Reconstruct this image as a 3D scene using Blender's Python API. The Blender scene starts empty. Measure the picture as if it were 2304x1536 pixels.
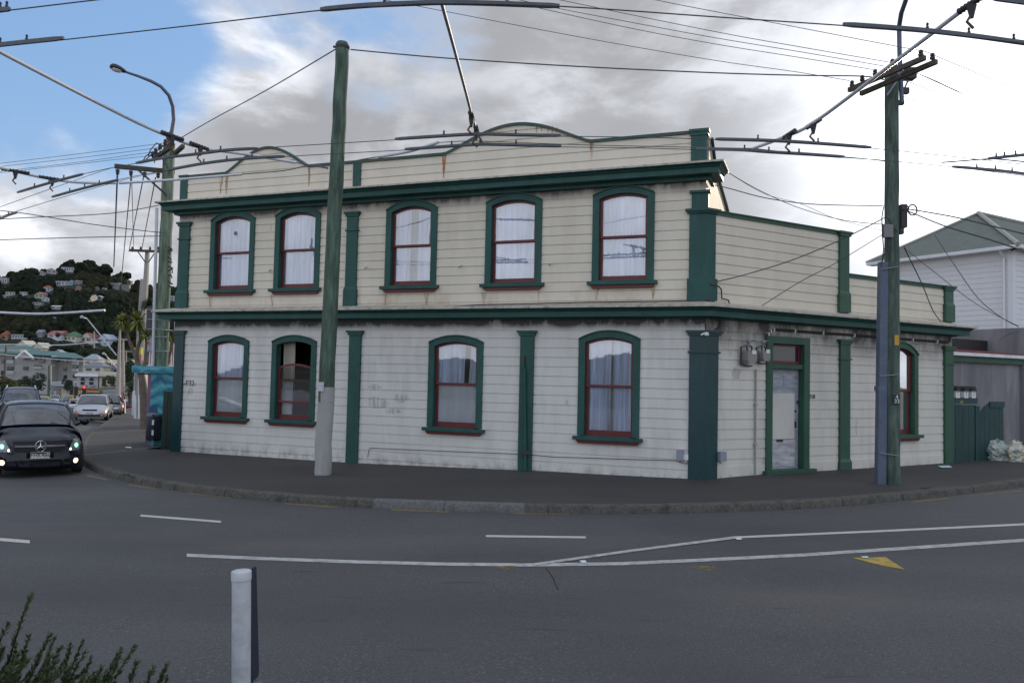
import bpy, bmesh, math, random
from mathutils import Vector, Matrix, noise as mnoise
from mathutils.bvhtree import BVHTree
R = math.radians
rnd = random.Random(7)
sc = bpy.context.scene
col = sc.collection
# ------------------------------------------------------------------ camera
F_PX, PITCH, ROLL, ZC = 1795.0, R(2.53), R(1.28), 1.85
def ray(x, y):
    u = (x-1152)/F_PX; v = (768-y)/F_PX
    c, s = math.cos(ROLL), math.sin(ROLL)
    u, v = u*c-v*s, u*s+v*c
    cp, sp = math.cos(PITCH), math.sin(PITCH)
    return Vector((u, cp-v*sp, sp+v*cp))
cam_d = bpy.data.cameras.new("camera"); cam = bpy.data.objects.new("camera", cam_d); col.objects.link(cam)
cam_d.sensor_width = 36; cam_d.lens = 36*F_PX/2304; cam_d.clip_start = .1; cam_d.clip_end = 5000
cam.matrix_world = Matrix.Translation((0, 0, ZC)) @ Matrix.Rotation(math.pi/2+PITCH, 4, 'X') @ Matrix.Rotation(ROLL, 4, 'Z')
sc.camera = cam
sc.view_settings.view_transform = 'Standard'; sc.view_settings.look = 'None'
sc.view_settings.exposure = 0; sc.view_settings.gamma = 1
# ------------------------------------------------------------------ sky, sun
SUN_AZ, SUN_EL = R(29.5), R(15)
SD = Vector((math.sin(SUN_AZ)*math.cos(SUN_EL), math.cos(SUN_AZ)*math.cos(SUN_EL), math.sin(SUN_EL)))
w = bpy.data.worlds.new("World"); sc.world = w; w.use_nodes = True
nt = w.node_tree; nt.nodes.clear()
def nn(t, **k):
    n = nt.nodes.new(t)
    for a, b in k.items(): setattr(n, a, b)
    return n
def lk(a, b): nt.links.new(a, b)
def mth(op, a, b=None, clamp=False):
    n = nn('ShaderNodeMath', operation=op); n.use_clamp = clamp
    for i, q in enumerate((a, b)):
        if q is None: continue
        if hasattr(q, 'is_output'): lk(q, n.inputs[i])
        else: n.inputs[i].default_value = q
    return n.outputs[0]
def mixc(f, a, b):
    n = nn('ShaderNodeMix', data_type='RGBA')
    for i, q in ((0, f), (6, a), (7, b)):
        if hasattr(q, 'is_output'): lk(q, n.inputs[i])
        else: n.inputs[i].default_value = q
    return n.outputs[2]
def ramp(v, a, b):
    n = nn('ShaderNodeMapRange', interpolation_type='SMOOTHSTEP'); n.inputs[1].default_value = a; n.inputs[2].default_value = b
    lk(v, n.inputs[0]); return n.outputs[0]
tc = nn('ShaderNodeTexCoord').outputs['Generated']
def dotd(d):
    n = nn('ShaderNodeVectorMath', operation='DOT_PRODUCT'); lk(tc, n.inputs[0]); n.inputs[1].default_value = d; return n.outputs['Value']
def wnoise(scale, det, loc=(0, 0, 0), sz=1.6, rough=.55, dist=0):
    m = nn('ShaderNodeMapping'); m.inputs['Scale'].default_value = (1, 1, sz); m.inputs['Location'].default_value = loc; lk(tc, m.inputs[0])
    n = nn('ShaderNodeTexNoise'); n.inputs['Scale'].default_value = scale; n.inputs['Detail'].default_value = det
    n.inputs['Roughness'].default_value = rough; n.inputs['Distortion'].default_value = dist; lk(m.outputs[0], n.inputs[0]); return n.outputs[0]
sky = nn('ShaderNodeTexSky', sky_type='NISHITA', sun_disc=False, sun_elevation=SUN_EL, sun_rotation=SUN_AZ, air_density=1.2, dust_density=.3, ozone_density=2.0)
skc = nn('ShaderNodeVectorMath', operation='SCALE'); skc.inputs[3].default_value = .135; lk(sky.outputs[0], skc.inputs[0])
skb = mixc(.55, skc.outputs[0], (.30, .52, .95, 1))
n1 = wnoise(2.6, 9, (.35, .2, .1), 1.9, .56, .15)
n2 = wnoise(6.5, 10, (3.1, 1.2, .7), 2.2, .58, .25)
def dirpx(x, y): return ray(x, y).normalized()
hole = ramp(dotd(dirpx(70, 150)), math.cos(R(13)), math.cos(R(2)))      # the gap of blue at upper left
dens = mth('ADD', mth('MULTIPLY', n1, 1.0), mth('MULTIPLY', hole, -.55))
back = ramp(dotd(Vector((0, -1, .3)).normalized()), -.2, .9)            # broken cloud and more blue behind the camera
dens = mth('ADD', dens, mth('MULTIPLY', back, -.17))
dens = mth('ADD', dens, mth('MULTIPLY', mth('SUBTRACT', n2, .5), .42))
dens = mth('ADD', dens, mth('MULTIPLY', ramp(dotd(dirpx(330, 60)), math.cos(R(7)), math.cos(R(1))), .10))
dens = mth('ADD', dens, mth('MULTIPLY', ramp(dotd(dirpx(1640, 170)), math.cos(R(20)), math.cos(R(3))), .20))
low = ramp(dotd((0, 0, 1)), .34, .20)
dens = mth('ADD', dens, mth('MULTIPLY', low, .30))
cover = ramp(dens, .24, .50)
sunp = dotd(SD)
glow = mth('POWER', mth('MAXIMUM', sunp, 0), 95)
glow2 = mth('POWER', mth('MAXIMUM', sunp, 0), 9)
bril = ramp(n2, .42, .68)
lum = mth('ADD', mth('MULTIPLY', bril, .27), .42)
for (sx_, sy_, r_, a_) in ((130, 440, 9, .45), (545, 110, 5.5, .38), (1650, 60, 6, .10), (1250, 230, 5, .10), (430, 330, 3, .2)):
    lum = mth('ADD', lum, mth('MULTIPLY', mth('MULTIPLY', ramp(dotd(dirpx(sx_, sy_)), math.cos(R(r_)), 1.0), a_), mth('ADD', .4, mth('MULTIPLY', bril, .9))))
lum = mth('ADD', lum, mth('MULTIPLY', mth('SUBTRACT', 1.0, ramp(dens, .36, .50)), .17))
lum = mth('ADD', lum, mth('MULTIPLY', back, .85))
lum = mth('ADD', lum, mth('MULTIPLY', ramp(dotd((0, 0, 1)), .5, .95), .32))
lum = mth('ADD', lum, mth('MULTIPLY', glow2, .05))
lum = mth('ADD', lum, mth('MULTIPLY', glow, 1.9))
cc = nn('ShaderNodeVectorMath', operation='SCALE'); cc.inputs[0].default_value = (.955, .98, 1.05); lk(lum, cc.inputs[3])
warm = mixc(mth('MULTIPLY', glow2, .6), cc.outputs[0], cc.outputs[0])
skyc = mixc(cover, skb, warm)
bg = nn('ShaderNodeBackground'); lk(skyc, bg.inputs[0]); bg.inputs[1].default_value = 1.0
wo = nn('ShaderNodeOutputWorld'); lk(bg.outputs[0], wo.inputs[0])
sl = bpy.data.lights.new("sun", 'SUN'); sl.energy = 2.6; sl.angle = R(1.5); sl.color = (1, .86, .68)
so = bpy.data.objects.new("sun", sl); col.objects.link(so); so.rotation_euler = SD.to_track_quat('Z', 'Y').to_euler(); so.location = SD*60
# ------------------------------------------------------------------ materials
MATS = {}
def mat(name, c, rough=.7, var=.12, vs=3.0, bump=0, bs=30, metal=0, streak=1.0, dirt=None, ds=1.2, dirt_amt=.5, emit=0, coat=0, spec=.5):
    if name in MATS: return MATS[name]
    m = bpy.data.materials.new(name); m.use_nodes = True; MATS[name] = m
    t = m.node_tree; b = t.nodes['Principled BSDF']
    b.inputs['Roughness'].default_value = rough; b.inputs['Metallic'].default_value = metal
    b.inputs['Specular IOR Level'].default_value = spec
    if coat: b.inputs['Coat Weight'].default_value = coat; b.inputs['Coat Roughness'].default_value = .03
    tcn = t.nodes.new('ShaderNodeTexCoord'); mp = t.nodes.new('ShaderNodeMapping'); mp.inputs['Scale'].default_value = (1, 1, streak)
    t.links.new(tcn.outputs['Object'], mp.inputs[0])
    def nz(scale, det=5, rg=.6):
        n = t.nodes.new('ShaderNodeTexNoise'); n.inputs['Scale'].default_value = scale; n.inputs['Detail'].default_value = det
        n.inputs['Roughness'].default_value = rg; t.links.new(mp.outputs[0], n.inputs[0]); return n.outputs[0]
    hsv = t.nodes.new('ShaderNodeHueSaturation'); hsv.inputs['Color'].default_value = (*c, 1)
    mr = t.nodes.new('ShaderNodeMapRange'); mr.inputs[1].default_value = .3; mr.inputs[2].default_value = .7
    mr.inputs[3].default_value = 1-var; mr.inputs[4].default_value = 1+var
    t.links.new(nz(vs), mr.inputs[0]); t.links.new(mr.outputs[0], hsv.inputs['Value'])
    out = hsv.outputs[0]
    if dirt:
        mx = t.nodes.new('ShaderNodeMix'); mx.data_type = 'RGBA'; mx.inputs[7].default_value = (*dirt, 1)
        m2 = t.nodes.new('ShaderNodeMapRange'); m2.inputs[1].default_value = .48; m2.inputs[2].default_value = .75; m2.inputs[4].default_value = dirt_amt
        t.links.new(nz(ds, 8, .65), m2.inputs[0]); t.links.new(m2.outputs[0], mx.inputs[0]); t.links.new(out, mx.inputs[6]); out = mx.outputs[2]
    t.links.new(out, b.inputs['Base Color'])
    if emit: b.inputs['Emission Color'].default_value = (*c, 1); b.inputs['Emission Strength'].default_value = emit
    if bump:
        bp = t.nodes.new('ShaderNodeBump'); bp.inputs['Strength'].default_value = bump; bp.inputs['Distance'].default_value = .01
        t.links.new(nz(bs, 6), bp.inputs['Height']); t.links.new(bp.outputs[0], b.inputs['Normal'])
    return m
def sub(m):
    t = m.node_tree
    return t, t.nodes['Principled BSDF']
def base_link(m):
    t, b = sub(m); return b.inputs['Base Color'].links[0].from_socket
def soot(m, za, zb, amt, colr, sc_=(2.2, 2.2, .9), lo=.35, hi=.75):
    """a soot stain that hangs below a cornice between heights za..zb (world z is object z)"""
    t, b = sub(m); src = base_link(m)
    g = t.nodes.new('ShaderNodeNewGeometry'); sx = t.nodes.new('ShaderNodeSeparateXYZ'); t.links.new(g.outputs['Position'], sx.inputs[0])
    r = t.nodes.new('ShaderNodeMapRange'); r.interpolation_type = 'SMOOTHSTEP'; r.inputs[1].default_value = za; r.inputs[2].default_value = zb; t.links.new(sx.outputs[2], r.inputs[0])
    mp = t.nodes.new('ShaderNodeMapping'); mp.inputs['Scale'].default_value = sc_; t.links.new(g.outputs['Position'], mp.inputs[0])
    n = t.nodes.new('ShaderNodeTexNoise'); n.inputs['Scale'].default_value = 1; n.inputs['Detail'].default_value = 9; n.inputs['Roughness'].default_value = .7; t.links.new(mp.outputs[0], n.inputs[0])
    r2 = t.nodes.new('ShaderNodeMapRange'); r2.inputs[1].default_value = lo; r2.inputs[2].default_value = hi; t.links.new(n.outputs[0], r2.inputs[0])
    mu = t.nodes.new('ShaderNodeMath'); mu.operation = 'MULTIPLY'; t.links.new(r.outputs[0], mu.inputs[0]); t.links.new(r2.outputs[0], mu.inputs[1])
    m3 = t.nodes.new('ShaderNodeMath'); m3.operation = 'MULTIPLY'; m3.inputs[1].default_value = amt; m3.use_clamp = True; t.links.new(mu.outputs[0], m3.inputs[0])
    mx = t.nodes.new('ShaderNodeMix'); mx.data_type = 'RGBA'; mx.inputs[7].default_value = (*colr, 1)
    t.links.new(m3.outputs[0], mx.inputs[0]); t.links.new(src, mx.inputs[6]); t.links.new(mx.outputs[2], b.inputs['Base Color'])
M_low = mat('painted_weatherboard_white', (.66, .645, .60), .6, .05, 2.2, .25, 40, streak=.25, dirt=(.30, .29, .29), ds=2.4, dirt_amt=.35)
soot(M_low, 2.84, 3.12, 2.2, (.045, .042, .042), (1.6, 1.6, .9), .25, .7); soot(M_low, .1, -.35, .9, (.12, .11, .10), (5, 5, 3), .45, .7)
M_lowb = mat('painted_weatherboard_ivory', (.66, .63, .56), .6, .05, 2.2, .25, 40, streak=.25, dirt=(.26, .24, .22), ds=2.0, dirt_amt=.35)
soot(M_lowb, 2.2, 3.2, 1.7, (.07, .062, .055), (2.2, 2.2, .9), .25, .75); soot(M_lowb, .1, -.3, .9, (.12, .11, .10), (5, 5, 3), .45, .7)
M_up = mat('painted_weatherboard_cream', (.705, .638, .518), .55, .05, 2.2, .2, 40, streak=.3, dirt=(.42, .34, .24), ds=2.0, dirt_amt=.22)
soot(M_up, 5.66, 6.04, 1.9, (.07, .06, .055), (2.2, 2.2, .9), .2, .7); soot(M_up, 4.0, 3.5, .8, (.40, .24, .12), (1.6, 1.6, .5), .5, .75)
M_par = mat('parapet_cream_weatherboard', (.705, .638, .518), .55, .05, 2.2, .2, 40, streak=.3, dirt=(.46, .40, .31), ds=2.0, dirt_amt=.2)
M_green = mat('green_trim_paint', (.008, .066, .053), .55, .2, 2.0, .12, 40, streak=.4, dirt=(.03, .12, .11), ds=5, dirt_amt=.5)
M_green2 = mat('dark_green_pilaster_paint', (.006, .043, .048), .4, .12, 2.0, .15, 30, streak=.4, dirt=(.03, .10, .10), ds=7, dirt_amt=.3)
M_greenb = mat('faded_green_trim_paint', (.022, .085, .05), .5, .15, 2.0, .12, 40, streak=.4, dirt=(.05, .11, .08), ds=5, dirt_amt=.5)
M_red = mat('dark_red_sash_paint', (.125, .014, .018), .4, .1)
M_flash = mat('weathered_cornice_flashing', (.50, .45, .38), .7, .15, 5, .3, 30, dirt=(.13, .10, .08), ds=7, dirt_amt=.9)
M_room = mat('dark_room', (.035, .033, .03), .9)
M_curt = mat('white_net_curtain', (.68, .75, .88), .9, .34, 16, streak=.035)  # vertical tone stripes put fold shading and denser gathers into the colour
M_blind = mat('plain_pale_blind', (.70, .73, .74), .9, .12, 4, streak=.1)
M_dcurt = mat('beige_curtain', (.45, .40, .33), .9, .05)
M_white = mat('white_paint', (.75, .75, .74), .5, .06, dirt=(.4, .4, .38), ds=4)
M_conc = mat('concrete', (.33, .32, .30), .85, .15, 3, .4, 60, dirt=(.14, .13, .12), ds=3)
M_metal = mat('galvanised_steel', (.22, .23, .25), .5, .12, 6)
M_dmetal = mat('dark_fitting_iron', (.035, .035, .038), .6, .15)
M_rust = mat('rusty_fitting', (.11, .06, .035), .8, .2)
M_wire = mat('overhead_wire_metal', (.05, .055, .055), .6, .1)
M_wiregrey = mat('steel_span_wire', (.10, .105, .11), .5, .1)
M_bar = mat('trolley_section_bar', (.07, .08, .095), .45, .2, 8, dirt=(.13, .15, .16), ds=9, dirt_amt=.6)
M_pipe = mat('grey_insulated_pipe', (.58, .59, .62), .4, .08)
M_timber = mat('weathered_crossarm_timber', (.085, .07, .052), .85, .25, 5, .3, 40)
M_asph = None
def glass_mat():
    m = bpy.data.materials.new('window_glass'); m.use_nodes = True; t = m.node_tree; t.nodes.clear()
    tr = t.nodes.new('ShaderNodeBsdfTransparent'); tr.inputs[0].default_value = (.97, .98, 1, 1)
    gl = t.nodes.new('ShaderNodeBsdfGlossy'); gl.inputs['Roughness'].default_value = .02; gl.inputs[0].default_value = (.95, .97, 1, 1)
    ge = t.nodes.new('ShaderNodeTexCoord'); no = t.nodes.new('ShaderNodeTexNoise'); no.inputs['Scale'].default_value = 2.2
    t.links.new(ge.outputs['Object'], no.inputs[0])
    bp = t.nodes.new('ShaderNodeBump'); bp.inputs['Strength'].default_value = .03; bp.inputs['Distance'].default_value = .03; t.links.new(no.outputs[0], bp.inputs['Height'])
    t.links.new(bp.outputs[0], gl.inputs['Normal'])
    fr = t.nodes.new('ShaderNodeFresnel'); fr.inputs[0].default_value = 1.5
    ma = t.nodes.new('ShaderNodeMath'); ma.operation = 'MULTIPLY_ADD'; ma.inputs[1].default_value = 1.6; ma.inputs[2].default_value = .17; ma.use_clamp = True; t.links.new(fr.outputs[0], ma.inputs[0])
    mx = t.nodes.new('ShaderNodeMixShader'); t.links.new(ma.outputs[0], mx.inputs[0]); t.links.new(tr.outputs[0], mx.inputs[1]); t.links.new(gl.outputs[0], mx.inputs[2])
    o = t.nodes.new('ShaderNodeOutputMaterial'); t.links.new(mx.outputs[0], o.inputs[0]); return m
M_glass = glass_mat()
M_dglass = mat('dark_glass', (.02, .024, .03), .06, .05, spec=.8)
# ------------------------------------------------------------------ mesh builder
LOC = {}
class MB:
    def __init__(s): s.v = []; s.f = []
    def add(s, vs, fs, T=None):
        o = len(s.v); s.v += [Vector(T(*p)) if T else Vector(p) for p in vs]; s.f += [tuple(i+o for i in q) for q in fs]; return s
    def box(s, a0, a1, b0, b1, c0, c1, T=None):
        return s.add([(a, b, c) for c in (c0, c1) for b in (b0, b1) for a in (a0, a1)],
                     [(0, 2, 3, 1), (4, 5, 7, 6), (0, 1, 5, 4), (2, 6, 7, 3), (0, 4, 6, 2), (1, 3, 7, 5)], T)
    def prism(s, poly, z0, z1, T=None):                # plan polygon (x,y) from z0 to z1
        n = len(poly); return s.add([(x, y, z0) for x, y in poly]+[(x, y, z1) for x, y in poly],
                     [tuple(range(n-1, -1, -1)), tuple(range(n, 2*n))]+[(i, (i+1) % n, n+(i+1) % n, n+i) for i in range(n)], T)
    def slab(s, poly, n0, n1, T):                      # facade polygon (s,z) from depth n0 to n1
        n = len(poly); return s.add([(a, n0, z) for a, z in poly]+[(a, n1, z) for a, z in poly],
                     [tuple(range(n-1, -1, -1)), tuple(range(n, 2*n))]+[(i, (i+1) % n, n+(i+1) % n, n+i) for i in range(n)], T)
    def tube(s, pts, r, seg=8, T=None, cap=True):
        pts = [Vector(T(*p)) if T else Vector(p) for p in pts]; n = len(pts)
        rs = r if isinstance(r, (list, tuple)) else [r]*n
        o = len(s.v); up = None
        for i, p in enumerate(pts):
            d = (pts[min(i+1, n-1)]-pts[max(i-1, 0)]).normalized()
            if up is None: up = Vector((0, 0, 1)) if abs(d.z) < .9 else Vector((1, 0, 0))
            a = d.cross(up); a = a.normalized() if a.length > 1e-5 else d.orthogonal().normalized(); b = a.cross(d).normalized(); up = b
            for k in range(seg):
                t = 2*math.pi*k/seg; s.v.append(p+(a*math.cos(t)+b*math.sin(t))*rs[i])
        for i in range(n-1):
            for k in range(seg): k2 = (k+1) % seg; s.f.append((o+i*seg+k, o+i*seg+k2, o+(i+1)*seg+k2, o+(i+1)*seg+k))
        if cap: s.f.append(tuple(o+k for k in range(seg-1, -1, -1))); s.f.append(tuple(o+(n-1)*seg+k for k in range(seg)))
        return s
    def lathe(s, prof, c=(0, 0, 0), seg=16, axis='z'):
        o = len(s.v)
        for (r, z) in prof:
            for k in range(seg):
                t = 2*math.pi*k/seg; a, b = r*math.cos(t), r*math.sin(t)
                s.v.append(Vector(c)+(Vector((a, b, z)) if axis == 'z' else Vector((a, z, b)) if axis == 'y' else Vector((z, a, b))))
        n = len(prof)
        for i in range(n-1):
            for k in range(seg): k2 = (k+1) % seg; s.f.append((o+i*seg+k, o+i*seg+k2, o+(i+1)*seg+k2, o+(i+1)*seg+k))
        s.f.append(tuple(o+k for k in range(seg-1, -1, -1))); s.f.append(tuple(o+(n-1)*seg+k for k in range(seg)))
        return s
    def grid(s, rows):
        o = len(s.v); n = len(rows[0])
        for r in rows: s.v += [Vector(p) for p in r]
        for i in range(len(rows)-1):
            for k in range(n-1): s.f.append((o+i*n+k, o+i*n+k+1, o+(i+1)*n+k+1, o+(i+1)*n+k))
        return s
    def build(s, name, m, parent=None, loc=None, smooth=None, recalc=True):
        base = Vector(LOC.get(parent.name, (0, 0, 0))) if parent else Vector(loc or (0, 0, 0))
        me = bpy.data.meshes.new(name)
        me.from_pydata([tuple(p-base) for p in s.v], [], s.f)
        if recalc:
            bm = bmesh.new(); bm.from_mesh(me); bmesh.ops.recalc_face_normals(bm, faces=bm.faces); bm.to_mesh(me); bm.free()
        for q in (m if isinstance(m, list) else [m]): me.materials.append(q)
        if smooth:
            for p in me.polygons: p.use_smooth = True
            me.set_sharp_from_angle(angle=R(smooth))
        me.update()
        o = bpy.data.objects.new(name, me); col.objects.link(o)
        if parent: o.parent = parent; LOC[o.name] = tuple(base)
        else: o.location = base; LOC[o.name] = tuple(base)
        return o
def tag(o, label=None, cat=None, group=None, kind=None):
    if label: o['label'] = label
    if cat: o['category'] = cat
    if group: o['group'] = group
    if kind: o['kind'] = kind
    return o
def thing(name, loc, label, cat, group=None):
    o = bpy.data.objects.new(name, None); col.objects.link(o); o.location = loc; o.empty_display_size = .3
    LOC[o.name] = tuple(loc); return tag(o, label, cat, group)
def lthing(name, label, cat, group=None):          # built round its own origin, placed afterwards
    return thing(name, (0, 0, 0), label, cat, group)
def place(o, loc, rz=0): o.location = loc; o.rotation_euler = (0, 0, rz); return o
def text_mesh(s, size, ext=.004):
    cu = bpy.data.curves.new('t', 'FONT'); cu.body = s; cu.size = size; cu.extrude = ext; cu.align_x = 'CENTER'; cu.align_y = 'CENTER'
    o = bpy.data.objects.new('t', cu); col.objects.link(o); bpy.context.view_layer.update()
    me = o.to_mesh(); vs = [tuple(v.co) for v in me.vertices]; fs = [tuple(p.vertices) for p in me.polygons]
    o.to_mesh_clear(); bpy.data.objects.remove(o); bpy.data.curves.remove(cu); return vs, fs
# ------------------------------------------------------------------ terrain
def lerp(a, b, t): return a+(b-a)*t
def interp(tab, x):
    if x <= tab[0][0]: return tab[0][1]
    for (a, p), (b, q) in zip(tab, tab[1:]):
        if x <= b: return p+(q-p)*(x-a)/(b-a)
    return tab[-1][1]
def zflat(x, y):
    b = -.33+(.018*max(x, -14) if x < 0 else .008*min(x, 20))
    u = (x+12)*-.432+(y-23)*.902
    if u > 0:
        g = .0143*min(u, 100)+.000259*min(u, 100)**2; b -= g*max(0, min(1, (12-x)/20)) if x > -8 else g
    return b
CREST = [(-900, 640), (-300, 625), (0, 618), (60, 610), (130, 612), (200, 604), (250, 614), (290, 622), (340, 636), (400, 642), (700, 690), (1100, 790), (1500, 840), (2400, 850)]
def zter(x, y):
    z = zflat(x, y)
    if y > 215:
        px = 1152+x/y*F_PX
        cr = ray(px, interp(CREST, px)); zc = ZC+cr.z/cr.y*620-5
        t = min(1, (y-215)/405); t = t*t*(3-2*t)*.35+t*.65
        nz = mnoise.noise(Vector((x/60, y/60, 0)))*9+mnoise.noise(Vector((x/22, y/22, 3)))*3.5
        if y > 620: t = max(.1, 1-(y-620)/900)
        z = lerp(z, max(zc, z+1), t)+nz*min(1, (y-215)/90)*(1 if zc > 12 else .1)
    return z
def G(px, py, f=zter, dz=0):                        # where the sight line of a photo point meets the ground
    r = ray(px, py); a, b = 1.0, 1.0
    while b < 1200 and ZC+r.z*b/r.y > f(r.x*b/r.y, b)+dz: a = b; b *= 1.03
    for _ in range(40):
        m = (a+b)/2
        if ZC+r.z*m/r.y > f(r.x*m/r.y, m)+dz: a = m
        else: b = m
    return Vector((r.x*b/r.y, b, f(r.x*b/r.y, b)+dz))
def Pz(px, py, z): r = ray(px, py); t = (z-ZC)/r.z; return Vector((r.x*t, r.y*t, z))
def PY(px, py, Y): r = ray(px, py); t = Y/r.y; return Vector((r.x*t, Y, ZC+r.z*t))
# ------------------------------------------------------------------ facades of the corner building
class Fac:
    def __init__(s, o, az):
        a = R(az); s.o = Vector((o[0], o[1])); s.d = Vector((math.sin(a), math.cos(a))); n = Vector((s.d.y, -s.d.x))
        s.n = n if n.dot(s.o) < 0 else -n
    def w(s, a, n, z): p = s.o+s.d*a+s.n*n; return (p.x, p.y, z)
    def xy(s, a, n): p = s.o+s.d*a+s.n*n; return (p.x, p.y)
    def px(s, x, y, off=0):                         # photo point -> (distance along the wall, height)
        r = ray(x, y); o = s.o+s.n*off; t = o.dot(s.n)/(r.x*s.n.x+r.y*s.n.y)
        return (Vector((r.x*t, r.y*t))-o).dot(s.d), ZC+r.z*t
CX, CY = 3.941, 16.3
A = Fac((CX, CY), -68.95); B = Fac((CX, CY), 60.2)
LA, LB = 13.84, 8.48
mit = (A.n+B.n)/(1+A.n.dot(B.n))
def corner(n): p = A.o+mit*n; return (p.x, p.y)
GA = [(0, -.14), (3.8, -.20), (8.4, -.30), (13.8, -.31), (16, -.36)]; GB = [(0, -.14), (1.75, -.10), (8.4, -.09), (16, -.05)]
# ------------------------------------------------------------------ ground, road, kerb, footpath
def asphalt(name, c, speck, bump=.5, patch=None):
    m = mat(name, c, .78, .10, .55, bump, 130); t, b = sub(m); src = base_link(m)
    g = t.nodes.new('ShaderNodeNewGeometry')
    def N(scale, lo, hi, colr, amt, det=2, st=(1, 1, 1)):
        nonlocal src
        mp = t.nodes.new('ShaderNodeMapping'); mp.inputs['Scale'].default_value = st; t.links.new(g.outputs['Position'], mp.inputs[0])
        n = t.nodes.new('ShaderNodeTexNoise'); n.inputs['Scale'].default_value = scale; n.inputs['Detail'].default_value = det; t.links.new(mp.outputs[0], n.inputs[0])
        r = t.nodes.new('ShaderNodeMapRange'); r.inputs[1].default_value = lo; r.inputs[2].default_value = hi; r.inputs[4].default_value = amt; t.links.new(n.outputs[0], r.inputs[0])
        mx = t.nodes.new('ShaderNodeMix'); mx.data_type = 'RGBA'; mx.inputs[7].default_value = (*colr, 1)
        t.links.new(r.outputs[0], mx.inputs[0]); t.links.new(src, mx.inputs[6]); src = mx.outputs[2]
    N(50, .57, .70, speck, .75); N(38, .57, .70, tuple(q*.4 for q in c), .7)
    N(7, .70, .78, speck, .5, 5); N(.35, .42, .65, tuple(q*.62 for q in c), .6, 4, (.5, 1.4, 1)); N(1.3, .5, .8, tuple(q*1.3 for q in c), .35, 6, (.35, 1.5, 1))
    N(.22, .52, .7, (c[0]*1.75, c[1]*1.6, c[2]*1.4), .55, 8, (.45, 1.6, 1)); N(3.2, .66, .72, (c[0]*.4, c[1]*.4, c[2]*.4), .6, 9, (.3, 2.2, 1))
    t.links.new(src, b.inputs['Base Color']); return m
M_road = asphalt('road_asphalt', (.067, .067, .070), (.17, .165, .16))
M_path = asphalt('footpath_asphalt', (.038, .0355, .0345), (.10, .095, .09), .4)
M_kerb = mat('mossy_kerb_concrete', (.085, .08, .07), .95, .4, 22, .9, 60, dirt=(.022, .026, .014), ds=4.5, dirt_amt=.9)
M_soil = mat('ground_soil', (.06, .055, .045), .95, .2)
def sheet(xs, ys, f): mb = MB(); mb.grid([[(x, y, f(x, y)) for x in xs] for y in ys]); return mb
def rng(a, b, st): n = int(round((b-a)/st)); return [a+(b-a)*i/n for i in range(n+1)]
tag(sheet(rng(-900, -100, 40)[:-1]+rng(-100, 60, 4)+rng(60, 900, 60)[1:], rng(-300, -20, 20)[:-1]+rng(-20, 216, 4), lambda x, y: zflat(x, y)-.09).build('ground', M_soil, smooth=60, recalc=False), kind='structure')
tag(sheet(rng(-90, 60, 1.5), rng(-26, 150, 1.5), zflat).build('road', M_road, smooth=60, recalc=False), kind='structure')
KP = [((284, 905), (345, 905)), ((276, 912), (350, 914)), ((268, 922), (356, 926)), ((256, 933), (362, 940)), ((241, 946), (368, 957)), ((221, 958), (376, 970)), ((206, 969), (384, 985)), ((190, 984), (390, 1000)),
      ((181, 1002), 15.0), ((180, 1021), 14.4), ((187, 1031), 13.9), ((204, 1042), 13.5), ((227, 1052), 12.9), ((260, 1061), 12.1), ((292, 1069), 11.3), ((333, 1077), 10.3), ((396, 1087), 9.2), ((479, 1098), 8),
      ((600, 1108), 6.6), ((700, 1116), 5.5), ((840, 1124), 4.2), ((1000, 1130), 3), ((1180, 1135), 2), ((1400, 1137), 1), ((1600, 1134), 0), ((1800, 1127), -1.5), ((1895, 1121), -2.5), ((2000, 1112), -4),
      ((2130, 1100), -6), ((2304, 1079), -9), ((2700, 1020), -16)]
kerb = []; inner = []
for (k, i) in KP:
    kerb.append(G(*k, zflat, .13))
    if isinstance(i, tuple): inner.append(G(*i, zflat, .16))
    elif i >= 0: inner.append(Vector((*A.xy(i, -.3), interp(GA, i))))
    else: inner.append(Vector((*B.xy(-i, -.3), interp(GB, -i))))
def smooth_line(P, n=4):
    out = []
    for i in range(len(P)-1):
        a, b, c, d = P[max(i-1, 0)], P[i], P[i+1], P[min(i+2, len(P)-1)]
        for j in range(n):
            t = j/n; out.append(.5*((2*b)+(c-a)*t+(2*a-5*b+4*c-d)*t*t+(3*b-a-3*c+d)*t**3))
    return out+[P[-1]]
ks = smooth_line(kerb); ins = smooth_line(inner, 4)
kt = []; ki = []; kf = []; kg = []
for i, p in enumerate(ks):
    d = (ks[min(i+1, len(ks)-1)]-ks[max(i-1, 0)]); n = Vector((-d.y, d.x, 0)).normalized()
    if n.dot(ins[i]-p) < 0: n = -n
    j = mnoise.noise(p*1.5)*.012
    kt.append(p+n*(.02+j)+Vector((0, 0, j))); ki.append(p+n*.17+Vector((0, 0, .006))); kf.append(p+n*(-.01+j)+Vector((0, 0, -.025))); kg.append(Vector((p.x, p.y, zflat(p.x, p.y)-.03))-n*.03)
M_kerb2 = mat('newer_pale_kerb_concrete', (.125, .125, .12), .95, .3, 22, .9, 60, dirt=(.06, .06, .05), ds=6, dirt_amt=.8)
for (a_, b_, m_) in ((0, 80, M_kerb), (80, 85, M_kerb2), (85, 88, M_kerb2), (88, len(ks)-1, M_kerb)):
    tag(MB().grid([[q for q in r[a_:b_+1]] for r in (kg, kf, kt, ki, [q-Vector((0, 0, .1)) for q in ki])]).build('kerb', m_, smooth=50), kind='structure')
mb_j = [MB().tube([kg[i]+Vector((0, -.006, .03)), kf[i]+Vector((0, -.006, 0)), kt[i]+Vector((0, 0, .001)), ki[i]+Vector((0, 0, -.002))], .0035, 4) for i in range(49, len(ks)-1, 5)]
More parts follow.
